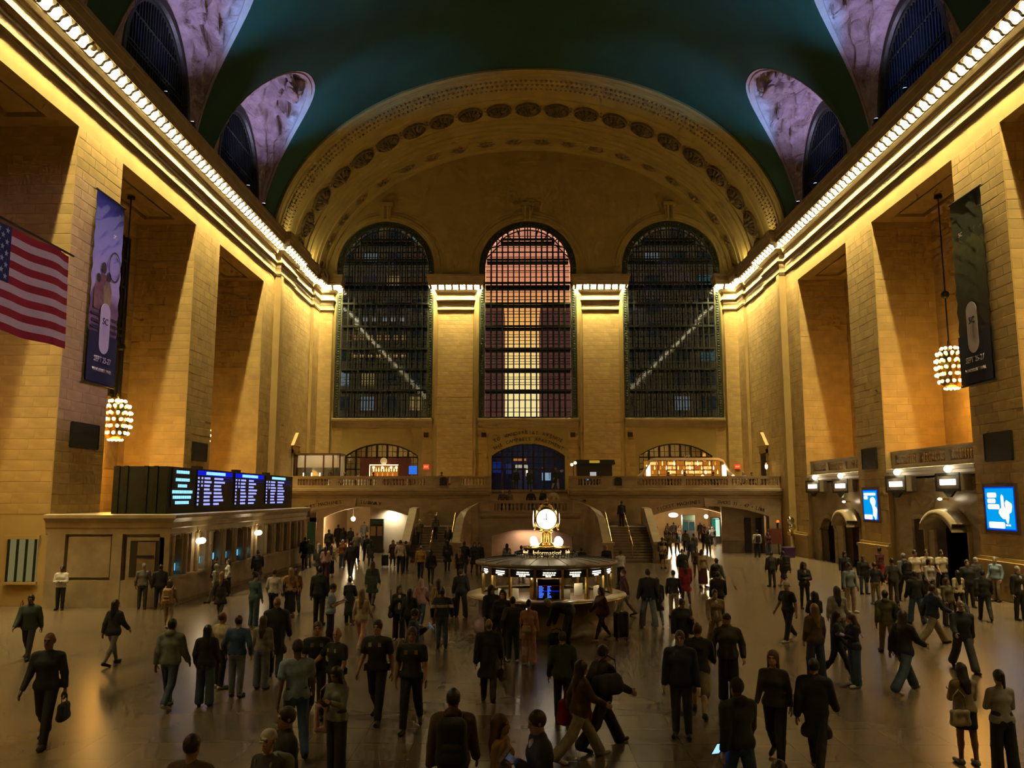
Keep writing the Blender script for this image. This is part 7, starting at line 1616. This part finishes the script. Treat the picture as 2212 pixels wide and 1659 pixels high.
seats = [('m_sit',11.6,64.4,10,'black','h_dark','before the left part of the orange bar'),('f_sit',12.9,64.6,350,'ink','h_black','left of the left table lamp'),('m_sit',15.1,64.5,20,'charcoal','h_dark','between the two table lamps'),('f_sit',17.4,64.3,340,'palegrey','h_blond','right of the right table lamp'),('m_sit',18.4,65.6,0,'black','h_dark','beyond the right end of the orange bar'),
         ('f_sit',-15.0,64.6,10,'ink','h_black','before the glass kiosk'),('m_sit',-13.9,64.9,350,'palegrey','h_grey','behind the first white clothed tables'),('f_sit',-12.7,64.8,10,'cream','h_brown','between the white clothed tables'),('m_sit',-11.6,64.8,0,'black','h_dark','before the lit shelves of the dark red bar'),('m_sit',-6.2,64.6,15,'charcoal','h_dark','left of the stair opening on the balcony')]
for tpl, x, y, fa, tc_, hc_, lb in seats:
    chair(x, y+.02, math.radians(fa), 'dark cafe chair '+lb); more(tpl, x, y+.04, ZB, fa, SPECS[tpl][1], tc_, 'ink', hc_, 's2', ('man' if tpl[0] == 'm' else 'woman')+' seated '+lb, G2)

# bags and hand-held things ----------------------------------------
def place(lab, local):
    o, hands, J, k = PL[lab]; a = o.rotation_euler.z; sx = -1 if o.scale.x < 0 else 1; x, y, z = local[0]*k*sx, local[1]*k, local[2]*k
    return (o.location.x+x*math.cos(a)-y*math.sin(a), o.location.y+x*math.sin(a)+y*math.cos(a), o.location.z+z), a
_v, _q = sdf([('c',(-.07,0,-.17),(.07,0,-.17),.085,.085,.05),('c',(-.06,0,.12),(.06,0,.12),.08,.08,.05),('c',(-.06,0,-.17),(-.06,0,.12),.09,.09,.04),('c',(.06,0,-.17),(.06,0,.12),.09,.09,.04)], .018, .04); BPM = pymesh('backpack_body', _v, _q, [STONE])
_v, _q = sdf([('c',(-.06,.07,-.16),(.06,.07,-.16),.05,.05,.03),('c',(-.06,.07,-.06),(.06,.07,-.06),.045,.045,.03)], .016, .03); BPP = pymesh('pocket', _v, _q, [STONE])
_g = MB()
for sx in (-.1,.1): _g.tube([(sx,-.06,.18),(sx*1.1,-.16,.26),(sx*1.2,-.27,.2),(sx*1.2,-.3,.02),(sx*1.3,-.2,-.15),(sx,-.06,-.2)], .018, 6)
BPS = _g.mesh('straps', STONE, True)
def backpack(who, c, lab, big=1.):
    p, a = place(who, (0,.215,1.2)); t = thing('backpack', lab, 'backpack', p, a, 'bags'); 
    for nm, me in (('bag_body',BPM),('pocket',BPP),('straps',BPS)):
        o = link(nm, me, t, scale=(big,1.,big) if nm != 'straps' else None); setm(o, cloth(c))
def bagmesh(w_, d, h):
    v, q = sdf([('c',(-w_/2+d/2,0,d/2),(w_/2-d/2,0,d/2),d/2,d/2,.03),('c',(-w_/2+d/2,0,h-d/2.5),(w_/2-d/2,0,h-d/2.5),d/2.6,d/2.6,.03),('c',(-w_/2+d/2,0,d/2),(-w_/2+d/2,0,h-d/2.5),d/2,d/2.6,.03),('c',(w_/2-d/2,0,d/2),(w_/2-d/2,0,h-d/2.5),d/2,d/2.6,.03),('c',(0,0,d/2),(0,0,h-d/2.5),d/2,d/2.5,.05)], max(.012, d/10), .03); return pymesh('bag_body', v, q, [STONE])
def bag(lab, p, rz, w_, d, h, c, strap=.3, nm='handbag'):
    t = thing(nm, lab, 'bag', (p[0],p[1],p[2]), rz, 'bags'); o = link('bag_body', bagmesh(w_,d,h), t); setm(o, cloth(c))
    g = MB(); g.tube([(-w_*.3,0,h-.03),(-w_*.26,0,h+strap*.7),(0,0,h+strap),(w_*.26,0,h+strap*.7),(w_*.3,0,h-.03)], .012, 6); o = g.build('strap', cloth(c), t, True)
def sidebag(who, lab, local, w_, d, h, c, strap=.3, nm='handbag', turn=PI/2):
    p, a = place(who, local); bag(lab, p, a+turn, w_, d, h, c, strap, nm)
W = lambda s_: [k for k in PL if s_ in k][0]
sidebag(W('red shoulder bag'), 'red shoulder bag of the man in the dark green jacket', (-.25,.05,.85), .32, .12, .34, 'red', .35)
sidebag(W('heavy bald man'), 'dark soft bag in the hand of the heavy bald man', (.33,-.1,.38), .34, .14, .3, 'ink', .16)
backpack(W('beige top and beige trousers'), 'tan', 'tan backpack on the woman in beige'); sidebag(W('big shoulder bag'), 'big black shoulder bag left of the officers\' heads', (-.28,0,.72), .36, .14, .34, 'black', .45)
sidebag(W('pink tote bag'), 'pink cloth tote bag of the woman with the sage sleeve', (-.34,.1,.62), .36, .08, .42, 'pink', .3, 'tote_bag', .5); backpack(W('woman in white cap'), 'sage', 'grey-green backpack on the woman in the white cap', 1.1); backpack(W('dark brown with a round'), 'black', 'round black backpack, bottom middle', 1.25)
sidebag(W('long dark overcoat'), 'brown leather bag held by the man in the dark overcoat', (-.28,-.12,.45), .36, .12, .26, 'brown', .16); sidebag(W('wide pink trousers'), 'small white crossbody bag on the woman in pink', (.06,.2,.92), .22, .08, .15, 'cream', .0, 'crossbody_bag', 0)
p, _ = place(W('bending over a bag'), (0,-.42,0)); bag('black holdall on the floor under the bending person', p, .4, .55, .26, .3, 'black', .12, 'holdall')
backpack(W('black backpack near the right arch'), 'black', 'black backpack near the right arch'); backpack(W('large backpack near'), 'ink', 'large dark backpack near the right pier', 1.25); backpack(W('large black backpack by'), 'black', 'large black backpack by the near passage', 1.2); backpack(W('right of the pale-shirt trio'), 'black', 'black backpack on the right of the pale-shirt trio'); backpack(W('by the lift door'), 'black', 'black backpack on the white shirt by the lift door')
sidebag(W('black duffel bag'), 'black duffel bag on the striding man\'s shoulder', (-.34,.12,.92), .62, .28, .34, 'black', .3, 'duffel_bag'); sidebag(W('big red bag'), 'big red bag held by the person in pale trousers', (.33,-.05,.5), .62, .26, .42, 'red', .22, 'holdall'); sidebag(W('camouflage jacket'), 'black shoulder bag on the camouflage jacket', (-.28,.05,.95), .34, .2, .34, 'black', .35)
sidebag(W('bright yellow bags'), 'bright yellow bag at the foot of the left stairs', (.25,.1,.6), .3, .12, .5, 'yellow', .3); sidebag(W('bag strap'), 'black shoulder bag of the man facing the camera', (.3,.05,.8), .3, .14, .3, 'black', .35); sidebag(W('short black skirt'), 'cream handbag on the woman with very long hair', (.2,.2,.72), .32, .1, .24, 'cream', .3, 'handbag', 0); sidebag(W('tan top and long'), 'brown handbag in the left queue', (.26,0,.75), .26, .1, .24, 'brown', .3)
def suitcase(lab, x, y, rz, c, h=.68):
    t = thing('suitcase', lab, 'suitcase', (x,y,0), rz, 'bags'); g = MB(); v, q = sdf([('c',(-.15,-.06,.14),(-.15,-.06,h-.08),.06,.06,.01),('c',(.15,-.06,.14),(.15,-.06,h-.08),.06,.06,.01),('c',(-.15,.06,.14),(-.15,.06,h-.08),.06,.06,.01),('c',(.15,.06,.14),(.15,.06,h-.08),.06,.06,.01),('e',(0,0,h/2+.03),(.21,.12,h/2-.05),.02)], .016, .08)
    o = link('shell', pymesh('shell', v, q, [STONE]), t); setm(o, cloth(c)); g = MB(); g.tube([(-.1,.06,h-.05),(-.1,.06,h+.32),(.1,.06,h+.32),(.1,.06,h-.05)], .012, 6); g.build('handle', SILV, t)
    for a in (-.14,.14):
        for b in (-.07,.07): g = MB(); g.lathe([(0,-.012),(.035,-.012),(.035,.012),(0,.012)], 10); w_ = g.build('wheel', BLACK, t, loc=(a,b,.036)); w_.rotation_euler = (0,PI/2,0)
def flr(who, dx, dy): p, a = place(who, (dx,dy,0)); return p[0], p[1], a
x, y, a = flr(W('suitcase left of the booth'), .45, .0); suitcase('dark red suitcase standing left of the booth', x, y, a, 'maroon')
x, y, a = flr(W('dark suitcase by the hoarding'), -.5, .0); suitcase('dark suitcase by the white hoarding', x, y, a, 'black', .75)
suitcase('tall black trolley bag right of the booth front', 2.96, 24.85, .3, 'black', .85)
def phone(who, hand, lab, c, s_=1., dz=.03, off=(0,-.06,0), fix=None):
    o, hands, J, k = PL[who]; h = hands[hand]; p, a = place(who, fix or (h[0]+off[0], h[1]+off[1], h[2]+dz+off[2])); t = thing('phone', lab, 'phone', p, a, 'phones')
    g = MB(); g.box(-.04*s_,.04*s_,-.005,.005,-.075*s_,.075*s_); b = g.build('case', BLACK, t); b.rotation_euler = (-.7,0,0)
    g = MB(); g.box(-.036*s_,.036*s_,.005,.0065,-.07*s_,.07*s_); q = g.build('screen', glow('phone_glow_%d' % len(bpy.data.materials), c, 2.2), t); q.rotation_euler = (-.7,0,0)
phone(W('pale blue T-shirt looking'), 'R', 'phone of the man in the pale blue T-shirt', (.15,.2,.3)); phone(W('glowing blue phone'), 'R', 'glowing blue phone behind the officers', (.1,.45,1), 1.3); phone(W('wide pink trousers'), 'R', 'small white glowing phone of the woman in pink', (.7,.85,1), .9, .12)
phone(W('reading a phone at the bottom'), 'R', 'blue glowing phone at the bottom edge', (.1,.42,1), 1.2); phone(W('glowing tablet'), 'R', 'glowing pale blue tablet, lower right of middle', (.25,.5,1), 1.5, .0, (0,0,0), (.30,-.05,.86)); phone(W('bending over a phone'), 'L', 'white glowing phone of the woman in black leggings', (.75,.9,1), 1.2, .35, (0,-.25,0)); phone(W('very long black hair'), 'L', 'dim phone of the woman with very long hair', (.1,.1,.2)); phone(W('black top and wide blue jeans'), 'R', 'blue phone of the woman in wide blue jeans', (.05,.15,.9), 1.1)
p, a = place(W('holding a cup'), (.14,-.3,1.05)); o, hands, J, k = PL[W('holding a cup')]
g = MB(); g.lathe([(0,0),(.032,0),(.04,.12),(.0,.12)], 10); t = g.build('paper_cup', WHITEP, loc=place(W('holding a cup'), tuple(hands['R']+V3(0,-.04,-.05)))[0], smooth=True); tag(t, 'white paper cup in the hand of the man in the navy jacket', 'cup')
g = MB(); g.lathe([(.041,.118),(.042,.13),(0,.132)], 10); g.build('lid', WHITEP, t)
# small clothing details
def chest_band(who, z0, z1, c, nm='chest_stripe'):
    o, h_, J, k = PL[who]; v, q = sdf(limbs(J, 0, .027, 1., True), .02, .025, [((0,0,1), z1), ((0,0,-1), -z0)]); b = link(nm, pymesh(nm, v, q, [cloth(c)]), o)
chest_band(W('white chest stripe'), 1.18, 1.29, 'cream')
def shirt_front(who, c='white'):
    o, h_, J, k = PL[who]; e = J['chest']; w0 = J['waist']; v, q = sdf([('c',e+V3(0,-.075,.13),w0+V3(0,-.10,-.08),.05,.062)], .014); link('shirt_front', pymesh('shirt_front', v, q, [cloth(c)]), o)
for s_ in ('over a white shirt','white T-shirt with big','white shirt at the right edge','open black jacket','bearded man in dark suit','glowing blue phone'): shirt_front(W(s_), 'white' if 'open' not in s_ else 'beige')
o = PL[W('lime collar')][0]; J = PL[W('lime collar')][2]; g = MB(); g.tube([tuple(J['neck']+V3(.075*math.cos(2*PI*q/12),.02+.07*math.sin(2*PI*q/12),.02)) for q in range(13)], .014, 6); g.build('collar', mat('lime_trim', (.08,.35,.03), .6), o)
GLINT = mat('badge_metal', (.6,.55,.4), .3, 1.); BELT = mat('duty_belt', (.012,.012,.013), .4)
for s_ in ('leftmost of the four','bald police','third of the four','rightmost of the four'):
    o, h_, J, k = PL[W(s_)]
    for sx in (-1, 1):
        g = MB(); g.box(-.028,.028,-.008,.008,-.035,.035); b = g.build('badge', GLINT, o, loc=tuple(J['chest']+V3(sx*.09,-.128,.07)))
    g = MB(); rows = [[tuple(J['pel']+V3((.19)*math.cos(2*PI*q/20),(.135)*math.sin(2*PI*q/20),z)) for q in range(20)] for z in (.01,.06)]; g.grid(rows, True)
    for a in (.3,1.2,2.6,3.6): g.box(J['pel'][0]+.19*math.cos(a)-.04,J['pel'][0]+.19*math.cos(a)+.04,J['pel'][1]+.135*math.sin(a)-.035,J['pel'][1]+.135*math.sin(a)+.035,J['pel'][2]-.06,J['pel'][2]+.06)
    g.build('duty_belt', BELT, o)
